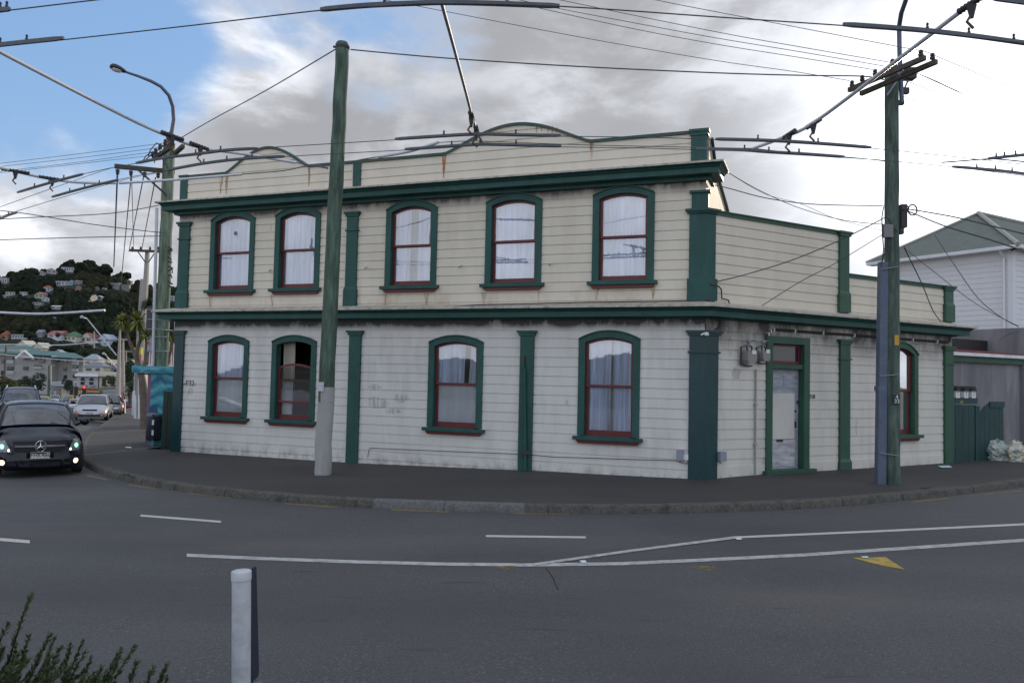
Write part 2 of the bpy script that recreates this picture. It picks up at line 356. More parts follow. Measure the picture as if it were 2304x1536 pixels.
for j_ in mb_j: tag(j_.build('kerb_joint', mat('dark_joint', (.012, .012, .012), .9)), kind='structure')
rows = [[lerp(ki[i], ins[i], t)+Vector((0, 0, (.006*mnoise.noise(lerp(ki[i], ins[i], t)*.9) if 0 < t < 1 else 0))) for i in range(len(ks))] for t in (0, .1, .25, .4, .55, .7, .85, 1)]
tag(MB().grid(rows).build('footpath', M_path, smooth=60), kind='structure')
tag(MB().grid([[p+Vector((0, 0, .0)) for p in ins], [Vector((p.x, p.y, p.z))+(p-k).normalized()*9*Vector((1, 1, 0)).length/1.414 for p, k in zip(ins, ks)]]).build('yard_ground', M_path, recalc=False), kind='structure') if False else None
MBg = MB()   # channel darkened by damp at the foot of the kerb
def rust_mat(name, c, amt):
    m = mat(name, c, .8, .25, 6); t, b = sub(m); tr = t.nodes.new('ShaderNodeBsdfTransparent'); mx = t.nodes.new('ShaderNodeMixShader')
    g = t.nodes.new('ShaderNodeNewGeometry'); mp = t.nodes.new('ShaderNodeMapping'); mp.inputs['Scale'].default_value = (14, 14, 1.6); t.links.new(g.outputs['Position'], mp.inputs[0])
    n = t.nodes.new('ShaderNodeTexNoise'); n.inputs['Scale'].default_value = 1.5; n.inputs['Detail'].default_value = 6; t.links.new(mp.outputs[0], n.inputs[0])
    r = t.nodes.new('ShaderNodeMapRange'); r.inputs[1].default_value = .35; r.inputs[2].default_value = .65; r.inputs[4].default_value = amt; t.links.new(n.outputs[0], r.inputs[0])
    t.links.new(r.outputs[0], mx.inputs[0]); t.links.new(tr.outputs[0], mx.inputs[1]); t.links.new(b.outputs[0], mx.inputs[2]); t.links.new(mx.outputs[0], t.nodes['Material Output'].inputs[0]); return m
# painted markings
def marking(pts, wpx, m, name='road_marking', lift=.004, extra=None):
    """stripe through photo points lying on the road, wpx = photo thickness at each point"""
    L = []; Rr = []
    P_ = []
    for i in range(len(pts)-1):
        n = max(1, int(abs(pts[i+1][0]-pts[i][0])/60))
        for j in range(n): t = j/n; P_.append((lerp(pts[i][0], pts[i+1][0], t), lerp(pts[i][1], pts[i+1][1], t)))
    P_.append(pts[-1])
    up = []; dn = []
    for (x, y) in P_:
        a = G(x, y-wpx/2, zflat, lift); b = G(x, y+wpx/2, zflat, lift); up.append(a); dn.append(b)
    return tag(MB().grid([up, dn]).build(name, m, recalc=False), kind='structure')
M_paint = mat('worn_white_road_paint', (.42, .42, .41), .8, .15, 6, .4, 90, dirt=(.12, .12, .125), ds=9, dirt_amt=.9)
M_paint2 = mat('white_road_paint', (.50, .49, .46), .8, .1, 6, .4, 90, dirt=(.2, .2, .2), ds=12, dirt_amt=.5)
M_yel = mat('yellow_road_paint', (.42, .29, .05), .8, .15, 6, .4, 90, dirt=(.10, .095, .08), ds=7, dirt_amt=.9)
M_yel2 = mat('faded_yellow_kerb_line', (.17, .125, .055), .8, .2, 6, dirt=(.08, .075, .07), ds=5, dirt_amt=1)
marking([(316, 1159), (497, 1173)], 4.5, M_paint2); marking([(-60, 1208), (67, 1218)], 7, M_paint2); marking([(1093, 1205), (1318, 1208)], 4.5, M_paint2)
marking([(420, 1248), (600, 1256), (800, 1263), (1000, 1268), (1200, 1270), (1400, 1267), (1600, 1258), (1800, 1248), (2000, 1235), (2340, 1212)], 7, M_paint)
marking([(1200, 1269), (1420, 1238), (1655, 1208)], 5.5, M_paint, lift=.008); marking([(1655, 1208), (1980, 1194), (2340, 1177)], 4.5, M_paint2)
for seg in ([(196, 1062), (242, 1072)], [(290, 1083), (350, 1092)], [(425, 1102), (520, 1112)], [(640, 1125), (760, 1133)], [(2050, 1122), (2135, 1113)], [(2215, 1105), (2300, 1096)], [(1150, 1147), (1280, 1148)], [(880, 1139), (1010, 1144)]):
    marking([(q[0], q[1]+7) for q in seg], 3.2, M_yel2)
tp = [G(x, y, zflat, .004) for x, y in ((1918, 1254), (1992, 1252), (2036, 1280), (1985, 1272))]
mb = MB(); mb.add([tuple(p) for p in tp], [(0, 1, 2, 3)]); tag(mb.build('road_marking', M_yel, recalc=False), kind='structure')
M_yel3 = rust_mat('scuffed_yellow_paint', (.26, .2, .05), .75)
for (x, y, sx) in ((1135, 1276, 26), (1580, 1277, 34)):
    mb = MB(); mb.add([tuple(G(x+sx*a, y+b, zflat, .005)) for a, b in ((-1, -2), (-.2, -4), (.8, -5), (1, -1), (.75, 4), (.4, 6), (-.1, 3), (-.7, 1))], [tuple(range(8))]); tag(mb.build('road_marking', M_yel3, recalc=False), kind='structure')
M_crack = mat('tar_crack', (.02, .02, .022), .9)
for pts in ([(1228, 1277), (1238, 1290), (1245, 1300), (1250, 1315), (1256, 1326)],):
    mb = MB(); mb.tube([G(x, y, zflat, .002) for x, y in pts], .006, 4); tag(mb.build('road_marking', M_crack), kind='structure')
ff = lambda x, y: lerp(-.15, -.2, max(0, min(1, (16.2-y)/2.8)))
mb = MB(); mb.grid([[G(x, y-w_, ff, .012) for x, y, w_ in ((1582, 1082, 1.5), (1620, 1094, 2), (1660, 1106, 2.5), (1705, 1120, 3))], [G(x, y+w_, ff, .012) for x, y, w_ in ((1582, 1082, 1.5), (1620, 1094, 2), (1660, 1106, 2.5), (1705, 1120, 3))]]); tag(mb.build('footpath_seam', M_crack, recalc=False), kind='structure')
# ------------------------------------------------------------------ the corner building
BL = thing('corner_building', (*A.xy(6, -3), -.3), 'two-storey cream weatherboard corner building with green trim and curved parapets', 'building')
ROW = .2065
PROF = [(0, .020), (.86, .014), (.88, .002), (.97, -.002), (1, .004)]
def siding(F, s0, s1, zb, zt, ztop_row, holes, m, name, parent=BL, extra_s=(), F_T=None):
    """rusticated boards; zb/zt functions of s; rows counted down from ztop_row; holes: (s0,s1,zbottom,top(s))"""
    T = F.w; brk = {round(s0, 4), round(s1, 4)} | {round(q, 4) for q in extra_s}
    for h in holes:
        for i in range(15): brk.add(round(lerp(h[0], h[1], i/14), 4))
    brk = sorted(q for q in brk if min(s0, s1)-1e-6 <= q <= max(s0, s1)+1e-6); mb = MB()
    zlo = min(zb(q) for q in brk); zhi = max(zt(q) for q in brk)
    k0 = math.floor((ztop_row-zhi)/ROW)-1; rowsz = []
    k = k0
    while ztop_row-k*ROW > zlo: rowsz.append((ztop_row-(k+1)*ROW, ztop_row-k*ROW)); k += 1
    for a, b in zip(brk, brk[1:]):
        mid = (a+b)/2; la, lb, ha, hb = zb(a), zb(b), zt(a), zt(b); spans = [(la, lb, ha, hb)]
        for h in holes:
            if h[0] < mid < h[1]: spans = [(la, lb, h[2], h[2]), (h[3](a), h[3](b), ha, hb)]
        for (pa, pb, qa, qb) in spans:
            for (r0, r1) in rowsz:
                lev = [(r0, -.002)]+[(r0+f*ROW, n) for f, n in PROF]
                for (z0, n0), (z1, n1) in zip(lev, lev[1:]):
                    if z1-z0 < 1e-6:
                        if pa <= z0 < qa and pb <= z0 < qb: mb.add([(a, n0, z0), (b, n0, z0), (b, n1, z0), (a, n1, z0)], [(0, 1, 2, 3)], T)
                        continue
                    ca0, ca1 = max(z0, pa), min(z1, qa); cb0, cb1 = max(z0, pb), min(z1, qb)
                    if ca1 < ca0: ca0 = ca1 = min(max(ca0, z0), z1) if pa > z1 else ca1 if ca1 > z0 else z0
                    if cb1 < cb0: cb0 = cb1 = min(max(cb0, z0), z1) if pb > z1 else cb1 if cb1 > z0 else z0
                    if ca1-ca0 < 1e-5 and cb1-cb0 < 1e-5: continue
                    N = lambda z: n0+(n1-n0)*(z-z0)/(z1-z0)
                    mb.add([(a, N(ca0), ca0), (b, N(cb0), cb0), (b, N(cb1), cb1), (a, N(ca1), ca1)], [(0, 1, 2, 3)], T)
    return mb.build(name, m, parent, recalc=False)
def arch(s0, s1, zs, zt):                            # segmental arch: height as a function of s
    hw = abs(s1-s0)/2; c = (s0+s1)/2; h = zt-zs; rad = (hw*hw+h*h)/(2*h)
    return lambda s: zt-rad+math.sqrt(max(rad*rad-(s-c)**2, 0))
WD = .145
def opening(s0, s1, zs, zt): f = arch(s0, s1, zs, zt); return (s0+WD*.5, s1-WD*.5, f)
def window(F, s0, s1, zb, zs, zt, kind, green=None, label=None, parent=BL):
    """s0..s1, zs, zt: outside of the surround; zb: top of the sill"""
    green = green or M_green; T = F.w
    fo = arch(s0, s1, zs, zt); i0, i1 = s0+WD, s1-WD; fi = lambda s: fo(s)-WD*1.03
    N = 14; so_ = [lerp(s0, s1, i/N) for i in range(N+1)]; si_ = [lerp(i0, i1, i/N) for i in range(N+1)]
    out = [(s0, zb)]+[(s, fo(s)) for s in so_]+[(s1, zb)]; inn = [(i0, zb)]+[(s, fi(s)) for s in si_]+[(i1, zb)]
    mb = MB(); n = len(out)
    vs = [(a, .0, z) for a, z in out]+[(a, .055, z) for a, z in out]+[(a, .055, z) for a, z in inn]+[(a, -.13, z) for a, z in inn]
    fs = []
    for i in range(n-1):
        for k in range(3): fs.append((k*n+i, k*n+i+1, (k+1)*n+i+1, (k+1)*n+i))
    mb.add(vs, fs, T); win = mb.build('window', green, parent, recalc=False)
    # label mould at the head
    mb = MB(); P1 = [(s, fo(s)) for s in so_]
    vs = [(a, .0, z+.012) for a, z in P1]+[(a, .078, z+.012) for a, z in P1]+[(a, .078, z-.018) for a, z in P1]+[(a, .05, z-.03) for a, z in P1]
    n = len(P1); mb.add(vs, [(k*n+i, k*n+i+1, (k+1)*n+i+1, (k+1)*n+i) for k in range(3) for i in range(n-1)], T); mb.build('hood_mould', green, win, recalc=False)
    if label: win['label'] = label
    mb = MB(); mb.slab([(s0-.08, zb-.085), (s1+.08, zb-.085), (s1+.08, zb-.012), (s0-.08, zb-.012)], .0, .15, T)
    mb.slab([(i0, zb-.012), (i1, zb-.012), (i1, zb+.004), (i0, zb+.004)], -.13, .13, T); mb.build('sill', green, win)
    mb = MB(); mb.slab([(s0+.03, zb-.16), (s1-.03, zb-.16), (s1+.03, zb-.087), (s0-.03, zb-.087)], .0, .085, T); mb.build('apron', M_red, win)
    st = .055; zm = (zb+fi((i0+i1)/2))/2+.02
    drop = {'open': .55}.get(kind, 0)
    def sash(z0, topf, n0, rail_b, rail_t, stile, mm=M_red):
        mb = MB(); a0, a1 = i0+.004, i1-.004; xs = [lerp(a0, a1, i/10) for i in range(11)]; xi = [lerp(a0+stile, a1-stile, i/10) for i in range(11)]
        O = [(a0, z0)]+[(x, topf(x)) for x in xs]+[(a1, z0)]; I = [(a0+stile, z0+rail_b)]+[(x, topf(x)-rail_t) for x in xi]+[(a1-stile, z0+rail_b)]
        n = len(O); vs = [(a, n0, z) for a, z in O]+[(a, n0, z) for a, z in I]+[(a, n0-.035, z) for a, z in I]
        fs = [(k*n+i, k*n+(i+1) % n, (k+1)*n+(i+1) % n, (k+1)*n+i) for k in range(2) for i in range(n)]
        mb.add(vs, fs, T); mb.build('sash', mm, win, recalc=False)
        pm = MB(); pm.add([(a, n0-.022, z) for a, z in I], [tuple(range(len(I)))], T); pm.build('pane', M_glass, win, recalc=False)
    sash(zm-.03-drop, (lambda x: fi(x)-drop-.003), -.035, .05, .05, st)
    sash(zb, lambda x: zm+.012, -.078, .12, .05, st)
    # curtains
    def curtain(a0, a1, z0, z1, n0, amp, wl, m, name='curtain', tilt=0):
        k = max(2, int((a1-a0)/.018)); top = []; bot = []; midr = []
        ph = rnd.random()*6
        for i in range(k+1):
            s = lerp(a0, a1, i/k); o = amp*(math.sin(s/wl*6.28+ph)+.5*math.sin(s/wl*2.7*2.1+ph*2)); o2 = amp*1.3*(math.sin(s/wl*6.28+ph+.5)+.6*math.sin(s/wl*4.1+ph))
            top.append(T(s, n0+o, z1)); midr.append(T(s+tilt*.5, n0+lerp(o, o2, .5), (z0+z1)/2)); bot.append(T(s+tilt, n0+o2, z0))
        MB().grid([top, midr, bot]).build(name, m, win, smooth=80, recalc=False)
    zt_ = zt
    cfg = {'net': [(i0, i1, zb, zt_, -.145, .014, .085, M_curt)],
           'netgap': [(i0, lerp(i0, i1, .42), zb, zt_, -.15, .016, .07, M_curt), (lerp(i0, i1, .60), i1, zb, zt_, -.15, .016, .07, M_curt), (lerp(i0, i1, .36), lerp(i0, i1, .66), zb, zt_, -.26, .03, .06, M_greyc)],
           'wide': [(i0, i1, zb, zt_, -.155, .022, .16, M_curt)],
           'blindlow': [(i0+.05, i1, zm, zt_, -.15, .016, .11, M_curt), (i0, i1, zb, zm, -.135, .004, .5, M_blind)],
           'tied': [(lerp(i0, i1, .34), i1, zm, zt_, -.15, .016, .08, M_curt, 'curtain', .02), (i0, lerp(i0, i1, .21), zm, zt_, -.15, .016, .07, M_curt, 'curtain', .06), (i0, i1, zb, zm, -.135, .006, .4, M_blind)],
           'split': [(i0, lerp(i0, i1, .43), zb, zt_, -.155, .022, .13, M_curt), (lerp(i0, i1, .50), i1, zb, zt_, -.155, .022, .12, M_curt), (lerp(i0, i1, .38), lerp(i0, i1, .55), zb, zt_, -.24, .01, .2, M_dcurt)],
           'open': [(lerp(i0, i1, .66), i1, zm-.05, zt_, -.22, .03, .09, M_dcurt), (lerp(i0, i1, .66), i1-.02, zb, zm, -.2, .01, .3, M_blind)]}
    for c in cfg[kind]: curtain(*c)
    return win
M_greyc = mat('grey_net_curtain', (.36, .37, .42), .9, .1)
def whole(win_list):
    hs = []
    for (s0, s1, zb, zs, zt) in win_list: f = arch(s0, s1, zs, zt); hs.append((s0+.07, s1-.07, zb-.05, (lambda f: lambda s: f(s)-.07)(f)))
    return hs
WL = [(11.40, 12.70, .66, 2.60, 2.76, 'blindlow'), (9.36, 10.68, .66, 2.60, 2.76, 'open'), (4.90, 6.27, .66, 2.61, 2.77, 'tied'), (1.32, 2.66, .63, 2.70, 2.88, 'split')]
WU = [(11.35, 12.76, 3.94, 5.77, 6.0, 'net'), (9.36, 10.71, 3.94, 5.79, 6.0, 'wide'), (6.14, 7.50, 3.94, 5.76, 5.97, 'netgap'), (3.56, 4.91, 3.94, 5.79, 5.97, 'net'), (1.06, 2.40, 3.94, 5.80, 5.97, 'net')]
WB = (5.66, 7.04, .66, 2.62, 2.91, 'net')
zA0 = lambda s: interp(GA, s)-.06; zB0 = lambda s: interp(GB, s)-.06
FR = 2.885
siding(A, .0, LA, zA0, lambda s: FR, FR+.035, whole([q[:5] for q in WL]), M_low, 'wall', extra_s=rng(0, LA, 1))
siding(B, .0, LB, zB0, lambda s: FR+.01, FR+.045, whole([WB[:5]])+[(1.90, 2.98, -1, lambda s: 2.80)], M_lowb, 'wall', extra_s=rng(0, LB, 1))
mb = MB()    # frieze boards
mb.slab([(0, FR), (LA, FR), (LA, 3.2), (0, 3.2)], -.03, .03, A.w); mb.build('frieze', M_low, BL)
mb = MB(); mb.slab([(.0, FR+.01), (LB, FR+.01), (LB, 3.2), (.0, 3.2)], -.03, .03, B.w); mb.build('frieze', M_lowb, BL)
# parapet outline: two humps
def ptop(s):
    z = 7.03
    for (a, b, zt) in ((9.80, 12.36, 7.60), (2.50, 6.00, 7.57)):
        if a < s < b:
            e = .30 if zt > 7.58 else .34
            t = (s-a)/(b-a); c = (a+b)/2; hw = (b-a)/2; x = abs(s-c)/hw
            z = 7.03+(zt-7.03)*(math.cos(x*math.pi/2)**1.15 if x < 1 else 0)*1.0
    return z
UF = 5.775
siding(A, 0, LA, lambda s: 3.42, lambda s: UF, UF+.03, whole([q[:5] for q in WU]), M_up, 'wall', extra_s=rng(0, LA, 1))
def arcs(h): return [(q[0], q[1], q[2], q[3], q[4]) for q in h]
mb = MB(); brk = sorted({0, LA} | {round(lerp(q[0], q[1], i/14), 4) for q in WU for i in range(15)})
for a, b in zip(brk, brk[1:]):
    mid = (a+b)/2; lo = lambda s: UF
    for q in WU:
        if q[0] < mid < q[1]: f = arch(q[0], q[1], q[3], q[4]); lo = lambda s, f=f, q=q: max(UF, f(min(max(s, q[0]), q[1]))-.05)
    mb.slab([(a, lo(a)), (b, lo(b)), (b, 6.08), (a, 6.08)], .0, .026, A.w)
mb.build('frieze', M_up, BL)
siding(A, 0, LA, lambda s: 6.24, ptop, 7.0, [], M_par, 'parapet', extra_s=rng(0, LA, .12))
for i, q in enumerate(WL): window(A, *q)
for i, q in enumerate(WU): window(A, *q)
window(B, *WB, green=M_greenb)
# parapet capping and its rear face
ss = rng(-.03, LA+.03, .1); mb = MB()
mb.grid([[A.w(s, .05, ptop(s)-.055) for s in ss], [A.w(s, .05, ptop(s)+.012) for s in ss], [A.w(s, -.14, ptop(s)+.02) for s in ss], [A.w(s, -.14, ptop(s)-.04) for s in ss]])
M_cap = mat('rusty_green_capping', (.010, .07, .055), .5, .2, 3, .2, 30, dirt=(.12, .055, .03), ds=1.1, dirt_amt=.9); mb.build('parapet_capping', M_cap, BL, recalc=False)
mb = MB(); mb.grid([[A.w(s, -.13, 6.2) for s in ss], [A.w(s, -.13, ptop(s)) for s in ss]]); mb.build('parapet_back', M_flash, BL, recalc=False)
# cornices
def sweep(prof, line, m, name, closed=False):
    mb = MB(); rows = [[(x, y, z) for x, y in line(n)] for n, z in prof]
    mb.grid([[Vector(p) for p in r] for r in rows]); return mb.build(name, m, BL, recalc=False)
lineM = lambda n: [A.xy(LA+n, -.5), A.xy(LA+n, n), corner(n), B.xy(LB+n, n), B.xy(LB+n, -.5)]
lineT = lambda n: [A.xy(LA+n, -.5), A.xy(LA+n, n), A.xy(-n*.85, n), A.xy(-n*.85, -.55)]
def cornice(line, z0, z1, zt, green, big):
    o = .02 if big else 0
    bd = .09 if big else .035
    sweep([(.03, z0-bd), (.10+o, z0-bd), (.10+o, z0-.015), (.20, z0), (.31+o, z0), (.31+o, z0+(z1-z0)*.52), (.33+o, z0+(z1-z0)*.55), (.37+o, z0+(z1-z0)*.78), (.43+o, z1-.03), (.43+o, z1)], line, green, 'cornice')
    sweep([(.445+o, z1-.028), (.445+o, z1+.012), (.0, zt)], line, M_flash, 'cornice_flashing')
cornice(lineM, 3.16, 3.37, 3.49, M_green, False)
cornice(lineT, 6.06, 6.27, 6.38, M_green, True)
# pilasters
def pil(F, s0, s1, z0, z1, m, cap=True, base=True, n=.075, collar=True):
    mb = MB(); T = F.w; mb.box(s0, s1, -.02, n, z0, z1, T)
    if base: mb.box(s0-.03, s1+.03, -.02, n+.025, z0-.0, z0+.42, T); mb.add([(s0-.03, n+.025, z0+.42), (s1+.03, n+.025, z0+.42), (s1, n, z0+.50), (s0, n, z0+.50)], [(0, 1, 2, 3)], T)
    if cap:
        mb.box(s0-.03, s1+.03, -.02, n+.03, z1-.06, z1, T); mb.box(s0-.065, s1+.065, -.02, n+.055, z1, z1+.05, T)
        if collar: mb.box(s0-.03, s1+.03, -.02, n+.025, z1-.42, z1-.385, T)
    return mb.build('pilaster', m, BL)
pil(A, 13.50, 13.80, -.5, FR-.06, M_green2, base=False, collar=False); pil(A, 8.09, 8.41, -.45, FR-.06, M_green, base=False, collar=False); pil(A, 3.68, 4.00, -.4, FR-.06, M_green, base=False, collar=False)
pil(A, 13.46, 13.80, 3.45, 5.72, M_green); pil(A, 8.28, 8.58, 3.45, 5.72, M_green)
pil(B, 4.11, 4.45, -.35, FR-.06, M_greenb); pil(B, 8.12, 8.48, -.35, FR-.06, M_greenb, base=False)
pil(B, 4.08, 4.40, 3.5, 5.33, M_greenb, collar=False); pil(B, 8.14, 8.48, 3.5, 4.37, M_greenb, collar=False)
def cpil(sa, sb, z0, z1, n, m, parts):
    mb = MB()
    def ring(e, a0, a1): mb.prism([A.xy(sa+e, -.02), A.xy(sa+e, n+e), corner(n+e), B.xy(sb+e, n+e), B.xy(sb+e, -.02)], a0, a1)
    ring(0, z0, z1)
    for e, a0, a1 in parts: ring(e, a0, a1)
    return mb.build('pilaster', m, BL)
cpil(.30, .33, -.6, FR-.02, .06, M_green2, [(.03, 2.42, 2.46), (.035, FR-.10, FR-.05), (.07, FR-.05, FR)])
cpil(.33, .22, 3.5, 5.36, .06, M_green, [(.03, 3.5, 3.95), (.04, 5.30, 5.34), (.075, 5.34, 5.39)])
mb = MB(); mb.prism([A.xy(.29, -.02), A.xy(.29, .06), A.xy(-.05, .06), A.xy(-.05, -.02)], 5.39, 5.74); mb.prism([A.xy(.33, -.02), A.xy(.33, .10), A.xy(-.09, .10), A.xy(-.09, -.1)], 5.72, 5.77); mb.build('pilaster', M_green, BL)
mb = MB(); mb.box(.0, .32, -.1, .045, 6.36, 7.0, A.w); mb.box(-.05, .36, -.16, .085, 7.0, 7.06, A.w); mb.box(-.03, .34, -.14, .065, 6.93, 7.0, A.w); mb.build('parapet_pier', M_green, BL)
mb = MB(); mb.box(8.25, 8.47, -.1, .045, 6.36, 7.0, A.w); mb.build('parapet_pier', M_green, BL)
mb = MB(); mb.box(13.62, 13.86, -.1, .045, 6.36, 6.99, A.w); mb.box(13.58, 13.9, -.14, .075, 6.99, 7.05, A.w); mb.build('parapet_pier', M_green, BL)
# upper walls on the right-hand side
siding(B, .1, 4.42, lambda s: 3.42, lambda s: 5.30, 5.33, [], M_par, 'parapet', extra_s=rng(.1, 4.4, 1))
siding(B, 4.38, LB, lambda s: 3.42, lambda s: 4.34, 4.36, [], M_par, 'parapet', extra_s=rng(4.4, LB, 1))
mb = MB(); mb.box(.2, 4.5, -.12, .045, 5.29, 5.36, B.w); mb.box(.2, 4.52, -.14, .07, 5.36, 5.385, B.w); mb.build('parapet_capping', M_greenb, BL)
mb = MB(); mb.box(4.40, LB+.06, -.12, .045, 4.33, 4.40, B.w); mb.box(4.40, LB+.1, -.14, .07, 4.40, 4.425, B.w); mb.build('parapet_capping', M_greenb, BL)
mb = MB(); mb.box(.3, 4.4, -.12, -.08, 3.3, 5.3, B.w); mb.box(4.36, 4.42, -1.2, -.02, 3.3, 5.3, B.w); mb.box(4.4, LB, -.12, -.08, 3.3, 4.34, B.w); mb.box(LB-.02, LB+.015, -6, .0, 3.3, 4.34, B.w); mb.build('parapet_back', M_flash, BL)
# side wall of the upper storey (flaking, faces the sun), roofs and hidden walls that close the block
inA = -A.n
def SW(d, n, z): p = A.o+A.n*(-d)-A.d*n; return (p.x, p.y, z)
M_flake = mat('flaking_weatherboard', (.50, .43, .32), .7, .2, 6, .5, 14, streak=.22, dirt=(.07, .045, .03), ds=9, dirt_amt=1.6)
mb = MB(); T = SW
dd = [(.0, 7.02), (.55, 7.0), (1.15, 6.62), (1.9, 6.42), (3.4, 6.2), (4.9, 5.9), (4.9, 3.2), (0, 3.2)]
mb.slab(dd, -.03, .0, T); mb.build('side_wall', M_flake, BL)
mb = MB(); mb.tube([T(d, .03, z+.02) for d, z in dd[1:6]], .035, 5); mb.tube([T(4.9, .02, 5.9), T(4.9, .02, 3.2)], .04, 5); mb.build('barge_board', M_green2, BL)
mb = MB(); mb.box(.02, LA-.02, -5, -.14, 6.2, 6.3, A.w); mb.box(.02, LA-.02, -5.02, -4.98, 3.1, 6.2, A.w); mb.box(LA-.03, LA, -5, 0, -.4, 6.2, A.w); mb.box(LA-.13, LA-.03, -.6, 0, 6.2, 7.0, A.w); mb.build('roof', M_conc, BL)
mb = MB(); mb.prism([A.xy(LA-.02, -.1), A.xy(0, -.1), B.xy(LB-.02, -.1), B.xy(LB-.02, -6), A.xy(6, -9), A.xy(LA-.02, -8)], 3.2, 3.27)
mb.box(LA-.04, LA, -8, 0, -.4, 3.2, A.w); mb.box(LB-.03, LB, -6, 0, -.4, 3.2, B.w); mb.build('roof', M_conc, BL)
mb = MB(); mb.box(.3, LA-.1, -1.5, -1.45, -.4, 3.2, A.w); mb.box(.3, LA-.1, -1.5, -1.45, 3.3, 6.2, A.w); mb.box(.6, LB-.1, -1.5, -1.45, -.4, 3.2, B.w)
mb.box(.3, LA-.1, -1.5, -.2, -.1, -.05, A.w); mb.box(.3, LA-.1, -1.5, -.05, 3.3, 3.36, A.w); mb.build('interior_wall', M_room, BL)
# door
M_door = mat('weathered_pale_blue_door', (.30, .33, .38), .6, .2, 5, .3, 30, streak=4, dirt=(.55, .52, .5), ds=3, dirt_amt=.8)
M_ply = mat('cream_plywood_sheet', (.64, .62, .57), .6, .06, dirt=(.45, .42, .4))
M_wply = mat('water_stained_plywood', (.50, .50, .53), .8, .25, 3.5, .4, 20, streak=5, dirt=(.14, .12, .11), ds=2.5, dirt_amt=.9)
T = B.w
mb = MB()
for (a0, a1, c0, c1) in ((1.75, 1.93, -.08, 2.86), (2.92, 3.10, -.08, 2.86), (1.93, 2.92, 2.70, 2.86)): mb.box(a0, a1, -.10, .055, c0, c1, T)
mb.box(1.93, 2.92, -.10, .02, 2.16, 2.26, T); mb.box(1.66, 3.22, -.1, .16, -.14, -.03, T); dr = mb.build('door', M_greenb, BL)
mb = MB(); mb.box(1.93, 2.92, -.14, -.11, -.03, 2.16, T); mb.build('door_leaf', M_door, dr)
mb = MB()
for a0 in (2.02, 2.44):
    for (e, n) in ((0, -.10), (.035, -.095), (.07, -.112)): mb.box(a0+e, a0+.34-e, -.13, n if e < .07 else -.105, 1.72+e, 2.04-e, T)
mb.build('door_panel', M_door, dr)
mb = MB(); mb.box(1.95, 2.78, -.11, -.095, .62, 1.62, T); mb.build('plywood_sheet', M_ply, dr)
mb = MB(); mb.box(1.95, 2.80, -.112, -.099, .02, .60, T); mb.build('kick_board', M_wply, dr)
mb = MB(); mb.box(2.22, 2.42, -.1, -.088, .56, .615, T); mb.build('letter_slot', M_dmetal, dr)
mb = MB(); mb.box(2.80, 2.83, -.12, -.08, .86, 1.0, T); mb.box(2.80, 2.83, -.12, -.085, 1.2, 1.25, T); mb.box(2.86, 2.9, -.1, -.07, 1.40, 1.46, T); mb.build('handle', M_dmetal, dr)
mb = MB()
for (a0, a1, c0, c1) in ((1.94, 1.99, 2.27, 2.69), (2.84, 2.91, 2.27, 2.69), (1.99, 2.84, 2.27, 2.33), (1.99, 2.84, 2.65, 2.69)): mb.box(a0, a1, -.09, -.05, c0, c1, T)
mb.build('fanlight', M_red, dr); mb = MB(); mb.box(1.99, 2.84, -.08, -.075, 2.33, 2.65, T); mb.build('pane', M_dglass, dr)
mb = None
for (a0, a1, zt_) in ((.34, 1.72, .10), (3.14, 4.07, .10), (4.49, 8.09, .12)):
    MB().box(a0, a1, 0, .034, -.3, zt_, B.w).build('plinth_board', M_lowb, BL)
s_, z_ = A.px(530, 525, -.05); MB().slab([(s_+.055*math.cos(i*.524), z_+.055*math.sin(i*.524)) for i in range(12)], -.052, -.049, A.w).build('window_sticker', mat('grey_blue_sticker', (.16, .19, .27), .6), BL)
# house number, graffiti
M_black = mat('black_lettering', (.02, .02, .022), .6)
def txt(s, size, F, a, n, z, m, name, parent=None, flip=False, T=None, **k):
    vs, fs = text_mesh(s, size, .003)
    mb = MB(); dirn = 1 if F is B else -1; mb.add([(a+dirn*x, n+q, z+y) for x, y, q in vs], fs, F.w); o = mb.build(name, m, parent, loc=None if parent else F.w(a, n, z)); return o
s_, z_ = B.px(1822, 892); txt('218', .13, B, s_+.04, .03, z_, M_black, 'house_number', BL)
s_, z_ = A.px(429, 862); txt('-F32-', .20, A, s_, .03, z_, mat('grey_scrawl', (.12, .12, .125), .7), 'graffiti_scrawl', BL)
# rust streaks below the capping and other stains: thin irregular runs
def stain(F, pts, m, n=.0225, name='rust_stain'):
    for (x0, x1, y0, y1) in pts:
        mb = MB(); a0, zt_ = F.px(x0, y0); a1, zb_ = F.px(x1, y1); zb_ = F.px(x0, y1)[1]
        k = 9
        L = []; Rr = []
        for i in range(k):
            t = i/(k-1); wv = (1-.75*t)*(.75+.5*rnd.random()); c = (a0+a1)/2; hw = abs(a1-a0)/2*wv
            L.append(F.w(c-hw, n, lerp(zt_, zb_, t))); Rr.append(F.w(c+hw, n, lerp(zt_, zb_, t)))
        mb.grid([L, Rr]); mb.build(name, m, BL, recalc=False)
M_rs = rust_mat('rust_run', (.40, .20, .07), .9); M_rs2 = rust_mat('strong_rust_run', (.42, .13, .03), 1.0); M_rs3 = rust_mat('faint_rust_run', (.45, .32, .18), .6)
stain(A, [(494, 502, 392, 436), (507, 515, 391, 438), (1327, 1336, 318, 365)], M_rs); stain(A, [(996, 1004, 348, 402)], M_rs2)
stain(A, [(1205, 1211, 283, 302), (1217, 1221, 283, 296), (1231, 1236, 284, 300), (1241, 1245, 285, 305), (1252, 1256, 288, 298), (694, 699, 378, 420)], M_rs)
